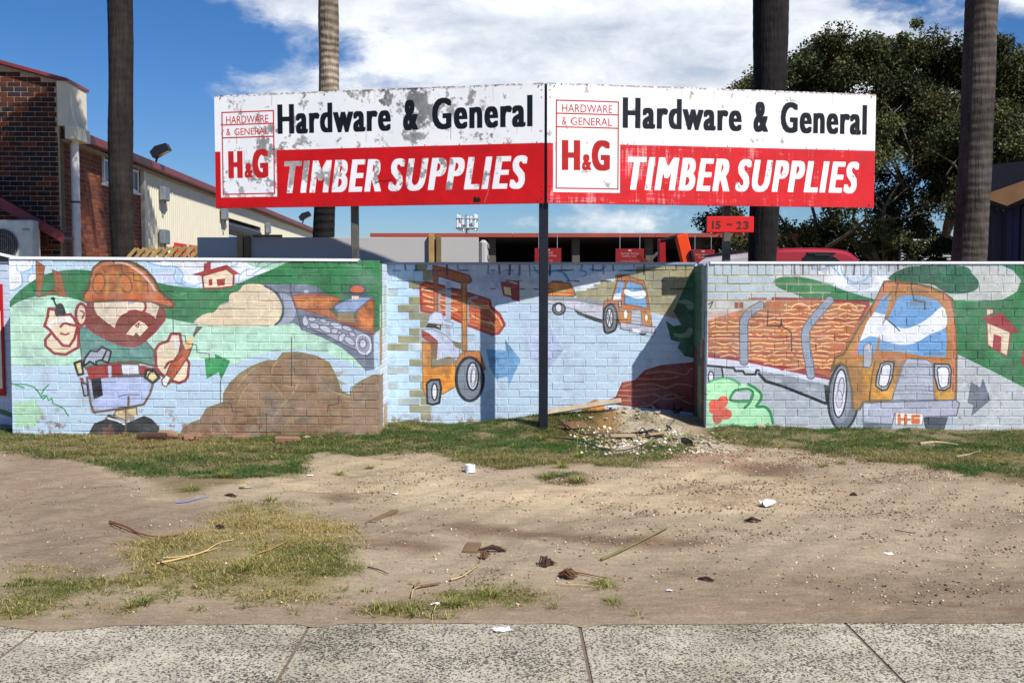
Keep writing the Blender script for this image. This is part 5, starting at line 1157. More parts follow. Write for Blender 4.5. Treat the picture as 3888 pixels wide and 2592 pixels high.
# ================================================================== palms
def bark(name, c1, c2, rings=1.0, foot=None):
    m = Mat(name, .9, 0, .2); v = m.coords('Object'); n = m.noise(v, 5, 8, .65); st = m.noise(m.coords('Object', None, (14, 14, 1.2)), 2.5, 6, .6)
    w = m.node('ShaderNodeTexWave', wave_type='BANDS', bands_direction='Z'); m.l.new(m.coords('Object'), w.inputs[0]); w.inputs['Scale'].default_value = 2.6; w.inputs['Distortion'].default_value = 7.0; w.inputs['Detail'].default_value = 4; w.inputs['Detail Scale'].default_value = .6
    c = m.ramp(m.math('ADD', m.math('MULTIPLY', n, .6), m.math('MULTIPLY', st, .4)), [(.32, lin(c1)), (.68, lin(c2))])
    rg = m.ramp(w.outputs[0], [(.0, (.45,.45,.45)), (.16, (1,1,1)), (1, (1,1,1))]); c = m.mix(rings*.7, c, rg, 'MULTIPLY')
    if foot:  # shade on the lower trunk, painted into the bark colour by height
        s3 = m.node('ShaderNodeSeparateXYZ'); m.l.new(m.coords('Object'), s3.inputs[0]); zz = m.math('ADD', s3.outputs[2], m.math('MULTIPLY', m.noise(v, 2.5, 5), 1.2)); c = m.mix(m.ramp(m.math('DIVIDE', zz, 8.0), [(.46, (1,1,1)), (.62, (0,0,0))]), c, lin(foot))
    pt_ = m.ramp(m.noise(m.coords('Object', None, (1, 1, .35)), 3.2, 6, .6), [(.35, (.48,.47,.46)), (.65, (1.2,1.2,1.2))]); c = m.mix(1.0, c, pt_, 'MULTIPLY'); m.color(c)
    m.bump(m.math('ADD', m.math('MULTIPLY', w.outputs[0], rings), m.math('ADD', st, m.math('MULTIPLY', n, .5))), .8, .03); return m.m
frond_m = simple('palm_frond', (52,66,30), .55, 0, .3, 3)
rachis_m = simple('palm_rachis', (92,84,50), .7)
def frond_mesh(L, droop, seed):
    rr = random.Random(seed); n = 14; pts = []; x = z = 0; a = rr.uniform(.5, 1.0)
    for i in range(n+1): pts.append(Vector((x, 0, z))); s = L/n; x += math.cos(a)*s; z += math.sin(a)*s; a -= droop/n*(1+i/n)
    mb = MB(); mb.tube(pts, [.03*(1-i/(n+1.5)) for i in range(n+1)], 4); r = (list(mb.v), list(mb.f)); vs, fs = [], []
    for i in range(46):
        t = .12+.88*i/46; k = min(int(t*n), n-1); f = t*n-k; p = pts[k].lerp(pts[k+1], f); d = (pts[k+1]-pts[k]).normalized()
        ll = .62*math.sin(math.pi*min(1, t*.85+.12))+.12
        for s_ in (-1, 1):
            dirv = (d*.5+Vector((0, s_, -.35+rr.uniform(-.25,.1)))).normalized(); q = p+dirv*ll*.55; e = p+dirv*ll+Vector((0, 0, -.18*ll)); w = d*.022
            b = len(vs); vs += [p-w, p+w, q+w, q-w, e]; fs += [(b, b+1, b+2, b+3), (b+3, b+2, b+4)]
    return MB().add(r[0], r[1]), MB().add(vs, fs)
_fr = []
for s_ in range(4):
    a, b = frond_mesh(2.9, 2.2+.3*s_, s_); _fr.append((a.mesh('rachis'), b.mesh('frond')))
for a, b in _fr: a.materials.append(rachis_m); b.materials.append(frond_m)
def palm(uxt, uxb, Y, wid_t, wid_b, H, mat, lab, seed, crown=True, droop=0.0):
    pt = au(uxt, 0, Y); pb = au(uxb, 600, Y); dx = (pt.x-pb.x)/(pt.z-pb.z); px = 3900/Y; rt = wid_t*U/px/2; rb = wid_b*U/px/2
    x0 = pb.x-dx*pb.z; t = empty('palm_tree', (x0, Y, 0)); tag(t, lab, 'palm tree', 'palm trunks rising behind the wall'); rr = random.Random(seed)
    pts, rad = [], []; n = int(H/.07)
    for i in range(n+1):
        z = -.2+H*i/n; f = (z-pb.z)/(pt.z-pb.z); r = rb+(rt-rb)*f; r *= 1+.022*math.sin(z*2.1+seed)+.015*math.sin(z*5.3+seed)+(.018*rr.random() if i % 2 else 0)+rr.uniform(-.006,.006)
        pts.append((dx*z+.02*math.sin(z*1.3+seed), .02*math.cos(z+seed), z)); rad.append(max(.08, r))
    mb = MB().tube(pts, rad, 22); o = mb.build('trunk', mat, t)
    if crown:
        top = Vector(pts[-1])
        for k in range(20):
            ra, fm = _fr[k % 4]; az = k*2.399+seed; tilt = -.25+.9*(k/20)
            M = Matrix.Translation(top+Vector((0, 0, -.1*k/20))) @ Matrix.Rotation(az, 4, 'Z') @ Matrix.Rotation(tilt+droop, 4, 'Y')
            f = bpy.data.objects.new('frond', fm); COL.objects.link(f); f.parent = t; f.matrix_local = M
            q = bpy.data.objects.new('rachis', ra); COL.objects.link(q); q.parent = f
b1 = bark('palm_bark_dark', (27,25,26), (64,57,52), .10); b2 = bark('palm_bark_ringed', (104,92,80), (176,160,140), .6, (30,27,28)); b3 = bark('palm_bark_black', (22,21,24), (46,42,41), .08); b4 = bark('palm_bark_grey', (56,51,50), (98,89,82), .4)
palm(271, 286, 14.5, 56, 51, 9.0, b1, 'tall dark palm trunk crossing the brick gable and cream shed at the left', 1, True, .1)
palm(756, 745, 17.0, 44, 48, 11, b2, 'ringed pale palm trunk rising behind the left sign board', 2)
palm(1771, 1753, 12.8, 80, 62, 8.2, b3, 'thick blackish palm trunk rising behind the right sign board', 3, True, .15)
palm(2257, 2226, 14.2, 68, 74, 10.5, b4, 'grey leaning palm trunk right of the boards in front of the tree', 4)

# ================================================================== big tree
TR = empty('gum_tree', (au(2080, 600, 27).x, 27.5, 0)); tag(TR, 'big dark evergreen tree with a spreading crown behind the right sign board', 'tree')
def T27(u, v, Y=27.5): p = au(u, v, Y); return Vector((p.x-TR.location.x, Y-27.5, p.z))
rr = random.Random(4); limb = MB(); tips = []
def grow(p, d, r, L, depth):
    pts, rad = [p], [r]; n = 5
    for i in range(n):
        d = (d+Vector((rr.uniform(-.22,.22), rr.uniform(-.22,.22), rr.uniform(-.08,.2)))).normalized(); p = p+d*(L/n); pts.append(p); rad.append(r*(1-.45*(i+1)/n))
    limb.tube(pts, rad, 8 if r > .06 else 5, False)
    if depth == 0: tips.append(p); return
    for k in range(3 if depth > 2 else rr.choice((2, 3))):
        ax = d.orthogonal().normalized(); ax = Matrix.Rotation(rr.uniform(0, 6.28), 3, d) @ ax; nd = (d*rr.uniform(.55,.9)+ax*rr.uniform(.5,.9)).normalized(); grow(p, nd, rad[-1]*rr.uniform(.6,.8), L*rr.uniform(.62,.82), depth-1)
grow(Vector((1.2, .3, -.1)), Vector((.05, 0, 1)), .34, 2.4, 5); grow(Vector((.2, -.3, -.1)), Vector((-.4, -.1, 1)), .22, 2.2, 4); grow(Vector((2.3, 0, -.1)), Vector((.5, -.1, 1)), .26, 2.4, 5); grow(Vector((-2.0, 0, -.1)), Vector((-.1, 0, 1)), .16, 2.4, 3); grow(Vector((3.2, -.5, 2)), Vector((.9, -.1, .35)), .14, 2.2, 4)
for k in range(60):                                  # pale bare limbs showing through the crown
    u = rr.uniform(1900, 2330); v = rr.uniform(200, 470); p = T27(u, v+60); p.y = rr.uniform(-2.6, -.6); a = rr.uniform(-1.1, 1.1); L = rr.uniform(.7, 1.9); q = [p]
    for i in range(6): q.append(q[-1]+Vector((math.sin(a)*L/6, rr.uniform(-.06,.06), math.cos(a)*L/6))); a += rr.uniform(-.35, .35)
    limb.tube(q, [.026,.025,.022,.018,.014,.009,.004], 5, False)
limb.build('trunk', simple('grey_bark', (112,102,88), .9, 0, .3, 4, .3), TR)
# leaf clumps: along the crown's outline and through its body
cl = []
rr = random.Random(31); outline = [(1690,190),(1720,150),(1800,120),(1850,90),(1880,82),(1925,100),(1975,95),(2005,72),(2050,66),(2100,66),(2140,78),(2175,100),(2205,112),(2260,118),(2330,116),(2370,130),(2450,160)]
for i in range(230):
    t = rr.random(); k = int(t*(len(outline)-1)); f = t*(len(outline)-1)-k; u = outline[k][0]*(1-f)+outline[k+1][0]*f; v = outline[k][1]*(1-f)+outline[k+1][1]*f
    cl.append((T27(u+rr.uniform(-12,12), v+rr.uniform(34,80)), rr.uniform(.16,.46), rr.uniform(-2.6,1.5)))
for i in range(190):
    u = rr.choice((rr.uniform(1700, 2520), rr.uniform(1700, 1960), rr.uniform(2150, 2520))); top = np.interp(u, [o[0] for o in outline], [o[1] for o in outline]); v = top+60+(rr.random()**1.5)*(230 if u < 2020 else 300)
    cl.append((T27(u, v), rr.uniform(.24,.52), rr.uniform(-3.2,2.5)))
for i in range(130):
    u, v, s = rr.choice([(1690,560,30),(1750,545,40),(1830,560,60),(1890,520,60),(1960,540,70),(2040,500,60),(2120,520,70),(2080,420,60),(2290,400,70),(2320,300,90),(2050,585,70),(2150,580,50),(1660,500,22),(2290,440,40)])
    cl.append((T27(u+rr.uniform(-s,s), v+rr.uniform(-s*.6,s*.6)), rr.uniform(.22,.5), rr.uniform(-2,2)))
for i in range(80): cl.append((T27(rr.uniform(1790, 2200), rr.uniform(535, 606)), rr.uniform(.2,.42), rr.uniform(-1,3)))
for i in range(26): cl.append((T27(rr.uniform(2075, 2200), rr.uniform(548, 606), 23.2), rr.uniform(.08,.2), 0))
for i in range(60): cl.append((T27(rr.uniform(2270, 2420), rr.uniform(200, 440)), rr.uniform(.2,.5), rr.uniform(-2,2)))
for p in tips: 
    if p.z > 3.2: cl.append((p, rr.uniform(.35,.6), 0))
V, F, Cc = [], [], []; base = 0
rg = np.random.default_rng(5)
for c, r, dy in cl:
    n = int(430*r/.5*1.1); d = rg.normal(size=(n, 3)); d /= np.linalg.norm(d, axis=1)[:, None]; q = d*(rg.random((n, 1))**.45)*r*np.array([1.15, 1.1, .8])
    P0 = np.array([c.x, c.y+dy, c.z])+q
    a = rg.normal(size=(n, 3)); a[:, 2] = -abs(a[:, 2])*.7-.2; a /= np.linalg.norm(a, axis=1)[:, None]; b = np.cross(a, rg.normal(size=(n, 3))); b /= np.linalg.norm(b, axis=1)[:, None]
    L = rg.uniform(.055, .115, (n, 1)); w = L*.28
    vv = np.stack([P0, P0+a*L*.5+b*w, P0+a*L, P0+a*L*.5-b*w], 1).reshape(-1, 3); V.append(vv); F.append(np.arange(4*n).reshape(n, 4)+base); base += 4*n
    tone = np.clip(rg.uniform(0, 1)+rg.normal(0, .18, (n, 1)), 0, 1); cg = np.array([[.035,.055,.020]])*(1-tone)+np.array([[.12,.125,.040]])*tone; br = rg.random((n, 1)) < .03; cg = np.where(br, np.array([[.24,.15,.07]]), cg)
    Cc.append(np.repeat(cg*rg.uniform(.5, 1.15), 4, 0))
me = np_mesh('crown', np.concatenate(V), np.concatenate(F), np.concatenate(Cc))
lm = Mat('gum_leaf', .65, 0, .25); a_ = lm.node('ShaderNodeAttribute', attribute_name='Col'); lm.color(a_.outputs['Color']); lm.b.inputs['Transmission Weight'].default_value = 0
tr_ = lm.node('ShaderNodeBsdfTranslucent'); lm.l.new(a_.outputs['Color'], tr_.inputs[0]); ms_ = lm.node('ShaderNodeMixShader'); ms_.inputs[0].default_value = .22; out = lm.n['Material Output']
lm.l.new(lm.b.outputs[0], ms_.inputs[1]); lm.l.new(tr_.outputs[0], ms_.inputs[2]); lm.l.new(ms_.outputs[0], out.inputs[0])
link('crown', me, lm.m, TR)
# ================================================================== ground
def gz(x, y):
    x = np.asarray(x, float); y = np.asarray(y, float)
    z = .012*np.sin(x*1.7+y*.9)+.008*np.sin(x*4.1-y*3.3+1)+.006*np.sin(x*9.3+y*7.1)+.004*np.sin(x*17-y*13)
    z = z*np.clip((y-4.75)/1.0, 0, 1)-.004
    z = z+.17*np.exp(-((x-1.25)/.75)**2-((y-11.15)/.42)**2)+.09*np.exp(-((x-.4)/.6)**2-((y-11.1)/.5)**2)
    z = z+.06*np.clip((x-1.6)/.6, 0, 1)*np.clip((y-9.6)/1.0, 0, 1)*np.clip(1-(x-4.5)/3, .35, 1)+.03*np.clip((y-10.2)/.8, 0, 1)*np.clip((x+1.6)/.4, 0, 1)
    z = z-.008*np.exp(-((x+.2)/3)**2-((y-7.2)/.9)**2)
    return z
def gp(ux, uy, h=0.0):
    """ground point under a pixel of the 2352 view"""
    c = Vector((0, 0, CAMZ)); d = au(ux, uy, 10)-c; z = 0.0
    for _ in range(8):
        t = (z+h-c.z)/d.z; p = c+d*t; z = float(gz(p.x, min(p.y, YR)))
    return Vector((p.x, p.y, z))
def gpoly(pts): return [tuple(gp(*p))[:2] for p in pts]
GX0, GX1, GY0, GY1 = -7.4, 7.4, 4.6, 11.6; GRS = 90
gw, gh = int((GX1-GX0)*GRS), int((GY1-GY0)*GRS)
gf = lambda P_: np.stack([(np.asarray(P_, float)[:,0]-GX0)*GRS, (GY1-np.asarray(P_, float)[:,1])*GRS], 1)
soil = Canvas(gw, gh, (172,155,131), gf); soil.k = GRS
n1_ = vnoise(gh, gw, 90, 6, 201, 1.6, .8); n2_ = vnoise(gh, gw, 26, 5, 202, 1.8, .8); n3_ = vnoise(gh, gw, 9, 4, 203)
def soilmask(polys, soft=14, rough=1.0):
    M = np.zeros((gh, gw), np.float32)
    for p in polys:
        m = soil.mask_poly(gf(spline(gpoly(p))), 1)
        if m: M[m[2]:m[3], m[0]:m[1]] = np.maximum(M[m[2]:m[3], m[0]:m[1]], m[4])
    M = blur(M, soft); return np.clip(M+rough*(n1_*.4+n2_*.6-.5)*1.3*np.clip(M*(1-M)*5+.0, 0, 1), 0, 1)
full = lambda m, c, a=1.0, v=.1: soil.put((0, gw, 0, gh, m*a), c, 1, v)
# brown trodden earth, pale sand
full(np.clip((n1_-.42)*4, 0, 1), (142,126,106), .6)
full(soilmask([[(0,1040),(250,1080),(330,1130),(500,1150),(500,1200),(330,1240),(250,1330),(0,1320)]], 12), (140,122,103), .7)
full(soilmask([[(560,1090),(720,1060),(860,1050),(1010,1060),(1060,1110),(1000,1130),(760,1140),(600,1120)],[(700,1110),(1150,1120),(1350,1100),(1700,1110),(1900,1150),(1600,1180),(1000,1170)],[(1500,1060),(1650,1080),(1880,1120),(1600,1120)]], 16), (186,168,137), .85)
full(soilmask([[(1250,1220),(1400,1225),(1650,1240),(1500,1262),(1300,1240)],[(980,1200),(1200,1215),(1350,1235),(1150,1232)],[(1700,1070),(1780,1062),(1850,1075),(1800,1095),(1720,1090)],[(740,1135),(810,1137),(800,1152),(750,1150)],[(1000,1250),(900,1240),(800,1245),(1000,1270)]], 6), (112,90,72), .75)
full(soilmask([[(900,1360),(2352,1330),(2352,1440),(900,1440)],[(0,1390),(900,1380),(900,1440),(0,1450)]], 20), (136,116,96), .6)
full(soilmask([[(1580,1030),(1700,1040),(1720,1070),(1600,1065),(1500,1050)]], 6), (150,118,96), .6)
full(soilmask([[(1540,1010),(1640,1012),(1690,1035),(1620,1040),(1560,1028)],[(1380,950),(1500,945),(1580,970),(1500,1000),(1400,985)]], 5), (196,186,166), .8)
full(soilmask([[(1230,930),(1380,915),(1420,950),(1380,985),(1240,985)]], 5), (138,96,56), .8)
full(np.clip((n2_-.60)*5, 0, 1), (116,96,78), .45); full(np.clip((.36-n3_)*6, 0, 1), (188,172,146), .35)
# grass cover masks
G1 = [[(0,985),(60,985),(400,985),(840,985),(870,955),(1100,950),(1240,950),(1420,955),(1600,960),(1615,1000),(1580,1035),(1420,1075),(1320,1060),(1240,1072),(1160,1074),(1060,1060),(1000,1042),(900,1040),(800,1046),(730,1040),(700,1060),(700,1085),(620,1095),(560,1100),(500,1118),(450,1140),(400,1138),(370,1118),(330,1100),(280,1085),(190,1060),(80,1046),(0,1030)], [(1625,960),(2352,965),(2450,1000),(2450,1120),(2352,1108),(2240,1092),(2120,1068),(1960,1050),(1820,1030),(1700,1024),(1620,1005)], [(1255,1090),(1300,1085),(1352,1100),(1340,1114),(1262,1110)]]
G2 = [[(520,1152),(600,1160),(690,1168),(760,1195),(800,1250),(835,1300),(800,1350),(720,1380),(640,1385),(560,1360),(440,1370),(330,1360),(240,1345),(300,1310),(330,1280),(310,1255),(400,1235),(480,1225),(540,1215),(500,1180)], [(0,1320),(120,1315),(200,1325),(240,1345),(160,1380),(100,1430),(0,1440)], [(860,1385),(960,1370),(1040,1350),(1100,1345),(1180,1340),(1280,1380),(1200,1400),(1040,1400),(900,1410)], [(270,1370),(340,1380),(330,1405),(270,1400)]]
mg1 = soilmask(G1, 5, 1.2)*(1-.85*soilmask([[(1385,935),(1480,920),(1590,935),(1625,975),(1600,1030),(1540,1025),(1500,995),(1420,990),(1375,965)]], 6, 1.4)); mg2 = soilmask(G2, 9, 1.5)
full(mg1, (104,92,60), .6); full(mg2, (134,122,80), .7)
def soil_at(M, x, y):
    i = np.clip(((GY1-y)*GRS).astype(int), 0, gh-1); j = np.clip(((x-GX0)*GRS).astype(int), 0, gw-1); return M[i, j]
gm_ = Mat('trodden_earth', .95, 0, .15); v = gm_.coords('Object', None, (1/(GX1-GX0), 1/(GY1-GY0), 1), (-GX0/(GX1-GX0), -GY0/(GY1-GY0), 0))
ti = gm_.node('ShaderNodeTexImage', extension='EXTEND'); ti.image = soil.image('earth_map'); gm_.l.new(v, ti.inputs[0])
v2 = gm_.coords('Object'); f1 = gm_.noise(v2, 55, 8, .7); f2 = gm_.noise(v2, 190, 4, .6); f3 = gm_.noise(gm_.coords('Object', None, (1, 2.4, 1)), 7, 6, .6)
c = gm_.mix(1.0, ti.outputs[0], gm_.ramp(f1, [(.3, (.70,.69,.68)), (.7, (1.16,1.16,1.16))]), 'MULTIPLY')
c = gm_.mix(1.0, c, gm_.ramp(f3, [(.35, (.86,.85,.84)), (.65, (1.06,1.06,1.06))]), 'MULTIPLY')
sp = gm_.ramp(f2, [(.66, (0,0,0)), (.72, (1,1,1))]); c = gm_.mix(gm_.math('MULTIPLY', sp, .5), c, lin((218,206,186))); sp2 = gm_.ramp(f2, [(.28, (1,1,1)), (.34, (0,0,0))]); c = gm_.mix(gm_.math('MULTIPLY', sp2, .55), c, lin((70,56,46)))
gm_.color(c); gm_.bump(gm_.math('ADD', gm_.math('MULTIPLY', f1, 1.0), gm_.math('ADD', gm_.math('MULTIPLY', f2, .35), f3)), .8, .012)
xs_ = np.arange(GX0, GX1+.001, .025); ys_ = np.arange(4.705, 11.5, .025); XX, YY = np.meshgrid(xs_, ys_); ZZ = gz(XX, YY); fn_ = vnoise(XX.shape[0], XX.shape[1], 14, 4, 301, 1.8, 1)-.5; fn2 = vnoise(XX.shape[0], XX.shape[1], 4, 2, 302)-.5; ZZ = ZZ+(fn_*.013+fn2*.006-.012*np.exp(-((YY-6.9-.10*XX)/.10)**2)-.010*np.exp(-((YY-8.1-.06*XX)/.12)**2)*(XX > -1))*np.clip((YY-4.75)/.25, 0, 1); nx_, ny_ = len(xs_), len(ys_)
idx = np.arange(nx_*ny_).reshape(ny_, nx_); F = np.stack([idx[:-1,:-1], idx[:-1,1:], idx[1:,1:], idx[1:,:-1]], -1).reshape(-1, 4)
tag(link('verge_ground', np_mesh('verge_ground', np.stack([XX, YY, ZZ], -1).reshape(-1, 3), F, None, True), gm_.m), 'strip of trodden sandy earth between the footpath and the painted walls', None, None, 'structure')
far = Mat('far_ground', .95, 0, .1); c = far.ramp(far.noise(far.coords('Object'), .6, 6), [(.3, lin((120,108,92))), (.7, lin((150,138,118)))]); far.color(c)
tag(MB().add([(-400,-60,-.06),(400,-60,-.06),(400,700,-.06),(-400,700,-.06)], [(0,1,2,3)]).build('ground', far.m), 'flat ground around and behind the yard', None, None, 'structure')
# footpath: speckled slabs
fm = Mat('speckled_concrete', .85, 0, .25); v = fm.coords('Object', None, (1, 1, 1)); vw = fm.node('ShaderNodeNewGeometry').outputs['Position']
big = fm.noise(vw, 2.2, 4, .6); sp1 = fm.noise(vw, 98, 2, .55, .3); vor = fm.node('ShaderNodeTexVoronoi'); fm.l.new(vw, vor.inputs['Vector']); vor.inputs['Scale'].default_value = 110
thr = fm.math('ADD', sp1, fm.math('MULTIPLY', fm.math('SUBTRACT', big, .5), .30)); thr = fm.math('ADD', thr, fm.math('MULTIPLY', fm.math('SUBTRACT', .42, vor.outputs['Distance']), .16))
spot = fm.ramp(thr, [(.497, (0,0,0)), (.537, (1,1,1))]); basec = fm.ramp(fm.noise(vw, 9, 6, .65), [(.3, lin((170,163,146))), (.7, lin((198,190,171)))])
tone = fm.ramp(fm.noise(vw, 130, 2), [(.3, lin((46,46,48))), (.7, lin((92,88,82)))]); c = fm.mix(fm.math('MULTIPLY', spot, .95), basec, tone); ofi = fm.node('ShaderNodeObjectInfo'); c = fm.mix(1.0, c, fm.ramp(ofi.outputs['Random'], [(0, (.86,.86,.85)), (1, (1.04,1.03,1.01))]), 'MULTIPLY'); c = fm.mix(1.0, c, fm.ramp(fm.noise(vw, 1.6, 7, .68), [(.38, (.74,.73,.70)), (.58, (1.03,1.03,1.03))]), 'MULTIPLY'); fm.color(c); fm.bump(fm.math('SUBTRACT', fm.noise(vw, 60, 4), spot), .35, .004)
fp = empty('footpath', (0, 0, 0), 0.0035); tag(fp, 'speckled concrete slab footpath along the bottom of the view', None, None, 'structure')
joints = [-5.85,-4.62,-3.38,-2.16,-.925,.33,1.575,2.80,4.05,5.30]
for i in range(len(joints)-1):
    jx0, jx1 = joints[i]+.008, joints[i+1]-.008; mb = MB(); n = 10; rr = random.Random(i); pts = [(jx0, 3.42), (jx1, 3.42)]+[(jx1-(jx1-jx0)*k/n, 4.715+rr.uniform(-.008,.008)) for k in range(n+1)]
    m_ = len(pts); vs = [(x, y, .006) for x, y in pts]+[(x, y, -.1) for x, y in pts]; mb.add(vs, [tuple(range(m_)), tuple(range(2*m_-1, m_-1, -1))]+[(k, k+m_, (k+1) % m_+m_, (k+1) % m_) for k in range(m_)]); mb.build('slab', fm.m, fp)
jm = simple('joint_dirt', (112,98,80), .95, 0, .3, 30, .4)
MB().box((-5.9, 3.4, -.12), (5.35, 4.76, .0015)).build('joint_fill', jm, fp)
sx_ = np.arange(-5.8, 5.3, .02); wn_ = vnoise(1, len(sx_), 22, 5, 77)[0]; wn2 = vnoise(1, len(sx_), 90, 3, 78)[0]; wd = np.clip((wn_-.42)*.05+(wn2-.5)*.03+RNG.uniform(-.004,.004,len(sx_)), .001, .05)+.10*np.exp(-((sx_+2.12)/.22)**2)+.05*np.exp(-((sx_+.9)/.07)**2)+.04*np.exp(-((sx_-.33)/.06)**2)
vv_ = [(x, 4.76, .0085) for x in sx_]+[(x, 4.712+.0035*x-w, .0085) for x, w in zip(sx_, wd)]; m__ = len(sx_)
tag(MB().add(vv_, [(i, i+m__, i+m__+1, i+1) for i in range(m__-1)]).build('soil_spill', gm_.m), 'thin irregular edge of soil washed over the footpath slabs', None, None, 'structure')
tag(MB().bbox((-6, 3.24, -.3), (6, 3.40, .004), .02).build('kerb', simple('kerb_concrete', (160,156,148), .9, 0, .1, 10, .3)), 'concrete kerb between footpath and road', None, None, 'structure')
tag(MB().box((-60, -9, -.4), (60, 3.22, -.055)).build('road', simple('asphalt', (62,62,64), .9, 0, .2, 40, .4)), 'asphalt road in front of the footpath', None, None, 'structure')

# ================================================================== grass
def blades(n, M, xr, yr, h, green, dry, pdry, seed, lean=1.45, width=.0019):
    rg = np.random.default_rng(seed); x = rg.uniform(*xr, n); y = rg.uniform(*yr, n); k = soil_at(M, x, y)*np.clip((soil_at(n2_, x, y)*.5+soil_at(n3_, x, y)*.5-.35)*6, .05, 1); keep = rg.random(n) < k; x, y = x[keep], y[keep]
    ok = ((y < YF-.01) | ((x > X2+.02) & (x < X3-.02) & (y < YR-.02)) | ((x < X1-.02) & (y < YR-.02))); x, y = x[ok], y[ok]; n = len(x); z = gz(x, y)
    a = rg.uniform(0, 2*np.pi, n); l = rg.uniform(.5, 1.25, n)*h*(.6+.8*soil_at(n2_, x, y)); ln = rg.uniform(.45, lean, n); d = np.stack([np.cos(a)*np.sin(ln), np.sin(a)*np.sin(ln), np.cos(ln)], 1)
    s = np.stack([-np.sin(a), np.cos(a), np.zeros(n)], 1)*width; P0 = np.stack([x, y, z-.003], 1); mid = P0+d*(l*.55)[:, None]; tip = P0+d*l[:, None]+np.stack([np.cos(a)*l*.35, np.sin(a)*l*.35, -l*.18], 1)
    V = np.stack([P0-s, P0+s, mid+s*.8, mid-s*.8, tip], 1).reshape(-1, 3); b = np.arange(n)[:, None]*5
    F = np.concatenate([b+np.array([[0,1,2]]), b+np.array([[0,2,3]]), b+np.array([[3,2,4]])]); t = rg.random(n)[:, None]; big_ = soil_at(n1_, x, y)[:, None]
    isd = (rg.random((n, 1)) < pdry+(big_-.5)*2.6); g = np.array([green[0]])*(1-t)+np.array([green[1]])*t; dd = np.array([dry[0]])*(1-t)+np.array([dry[1]])*t; c = np.where(isd, dd, g); return V, F, np.repeat(c, 5, 0)
gl = lambda *c: [lin(q) for q in c]
parts_ = [blades(470000, mg1, (-6, 6.5), (8.3, 11.4), .045, gl((46,82,32),(88,114,50)), gl((122,108,62),(172,154,102)), .38, 1),
          blades(420000, mg2, (-5, 3), (4.85, 7.9), .034, gl((80,94,40),(126,128,60)), gl((144,128,74),(196,176,116)), .68, 2)]
base = 0; VV, FF, CCc = [], [], []
for V, F, C in parts_: VV.append(V); FF.append(F+base); CCc.append(C); base += len(V)
# tufts
rr = random.Random(8); rg = np.random.default_rng(77)
tufts = [(1255,1098,.10,120),(1330,1105,.10,120),(330,1385,.08,90),(300,1395,.06,60),(560,1310,.08,90),(870,1395,.06,50),(900,1400,.06,50),(1130,1370,.07,60),(1110,1360,.06,40),(1380,1340,.07,80),(1400,1350,.07,60),(1410,1385,.07,60),(1040,1390,.08,110),(850,1075,.06,60),(780,1090,.07,60),(850,1100,.06,50),(1560,1082,.06,40),(2035,1080,.05,40),(1330,1050,.09,160),(1290,1075,.10,140),(1500,995,.12,160),(1580,1010,.10,120),(930,985,.11,160),(960,992,.1,120),(700,1000,.1,120),(620,1150,.07,80),(440,1125,.09,120),(520,1095,.09,120)]
for i in range(150): tufts.append((rr.uniform(30, 2340), rr.choice((rr.uniform(1002,1030), rr.uniform(1002,1080))), rr.uniform(.05,.09), rr.randint(20,60)))
for i in range(40): tufts.append((rr.uniform(0, 1500), rr.uniform(1330, 1425), rr.uniform(.04,.06), rr.randint(10,30)))
for ux, uy, L, n in tufts:
    p = gp(ux, uy)
    if p.y > YF-.03 and not (X2 < p.x < X3 and p.y < YR): continue
    if uy < 1120 and soil_at(mg1, np.array([p.x]), np.array([p.y]))[0] < .1 and L < .1 and n < 60: continue
    a = rg.uniform(0, 2*np.pi, n); ln = rg.uniform(.3, 1.25, n); l = rg.uniform(.4, 1.1, n)*L; r0 = rg.random(n)*L*.55
    P0 = np.stack([p.x+np.cos(a)*r0, p.y+np.sin(a)*r0, np.full(n, p.z-.004)], 1); d = np.stack([np.cos(a)*np.sin(ln), np.sin(a)*np.sin(ln), np.cos(ln)], 1); s = np.stack([-np.sin(a), np.cos(a), np.zeros(n)], 1)*.0022
    mid = P0+d*(l*.55)[:, None]; tip = P0+d*l[:, None]+np.stack([np.cos(a)*l*.3, np.sin(a)*l*.3, -l*.2], 1); VV.append(np.stack([P0-s, P0+s, mid+s*.8, mid-s*.8, tip], 1).reshape(-1, 3)); b = np.arange(n)[:, None]*5
    FF.append(np.concatenate([b+np.array([[0,1,2]]), b+np.array([[0,2,3]]), b+np.array([[3,2,4]])])+base); base += 5*n; t = rg.random((n, 1)); g = np.array([lin((70,96,34))])*(1-t)+np.array([lin((176,164,92))])*t; CCc.append(np.repeat(g, 5, 0))
gm2 = Mat('grass_blade', .6, 0, .3); a_ = gm2.node('ShaderNodeAttribute', attribute_name='Col'); gm2.color(a_.outputs['Color'])
tr_ = gm2.node('ShaderNodeBsdfTranslucent'); gm2.l.new(a_.outputs['Color'], tr_.inputs[0]); ms_ = gm2.node('ShaderNodeMixShader'); ms_.inputs[0].default_value = .25; gm2.l.new(gm2.b.outputs[0], ms_.inputs[1]); gm2.l.new(tr_.outputs[0], ms_.inputs[2]); gm2.l.new(ms_.outputs[0], gm2.n['Material Output'].inputs[0])
tag(link('grass', np_mesh('grass', np.concatenate(VV), np.concatenate(FF), np.concatenate(CCc)), gm2.m), 'patchy green and straw coloured grass on the verge and along the wall foot', 'grass', None, 'stuff')

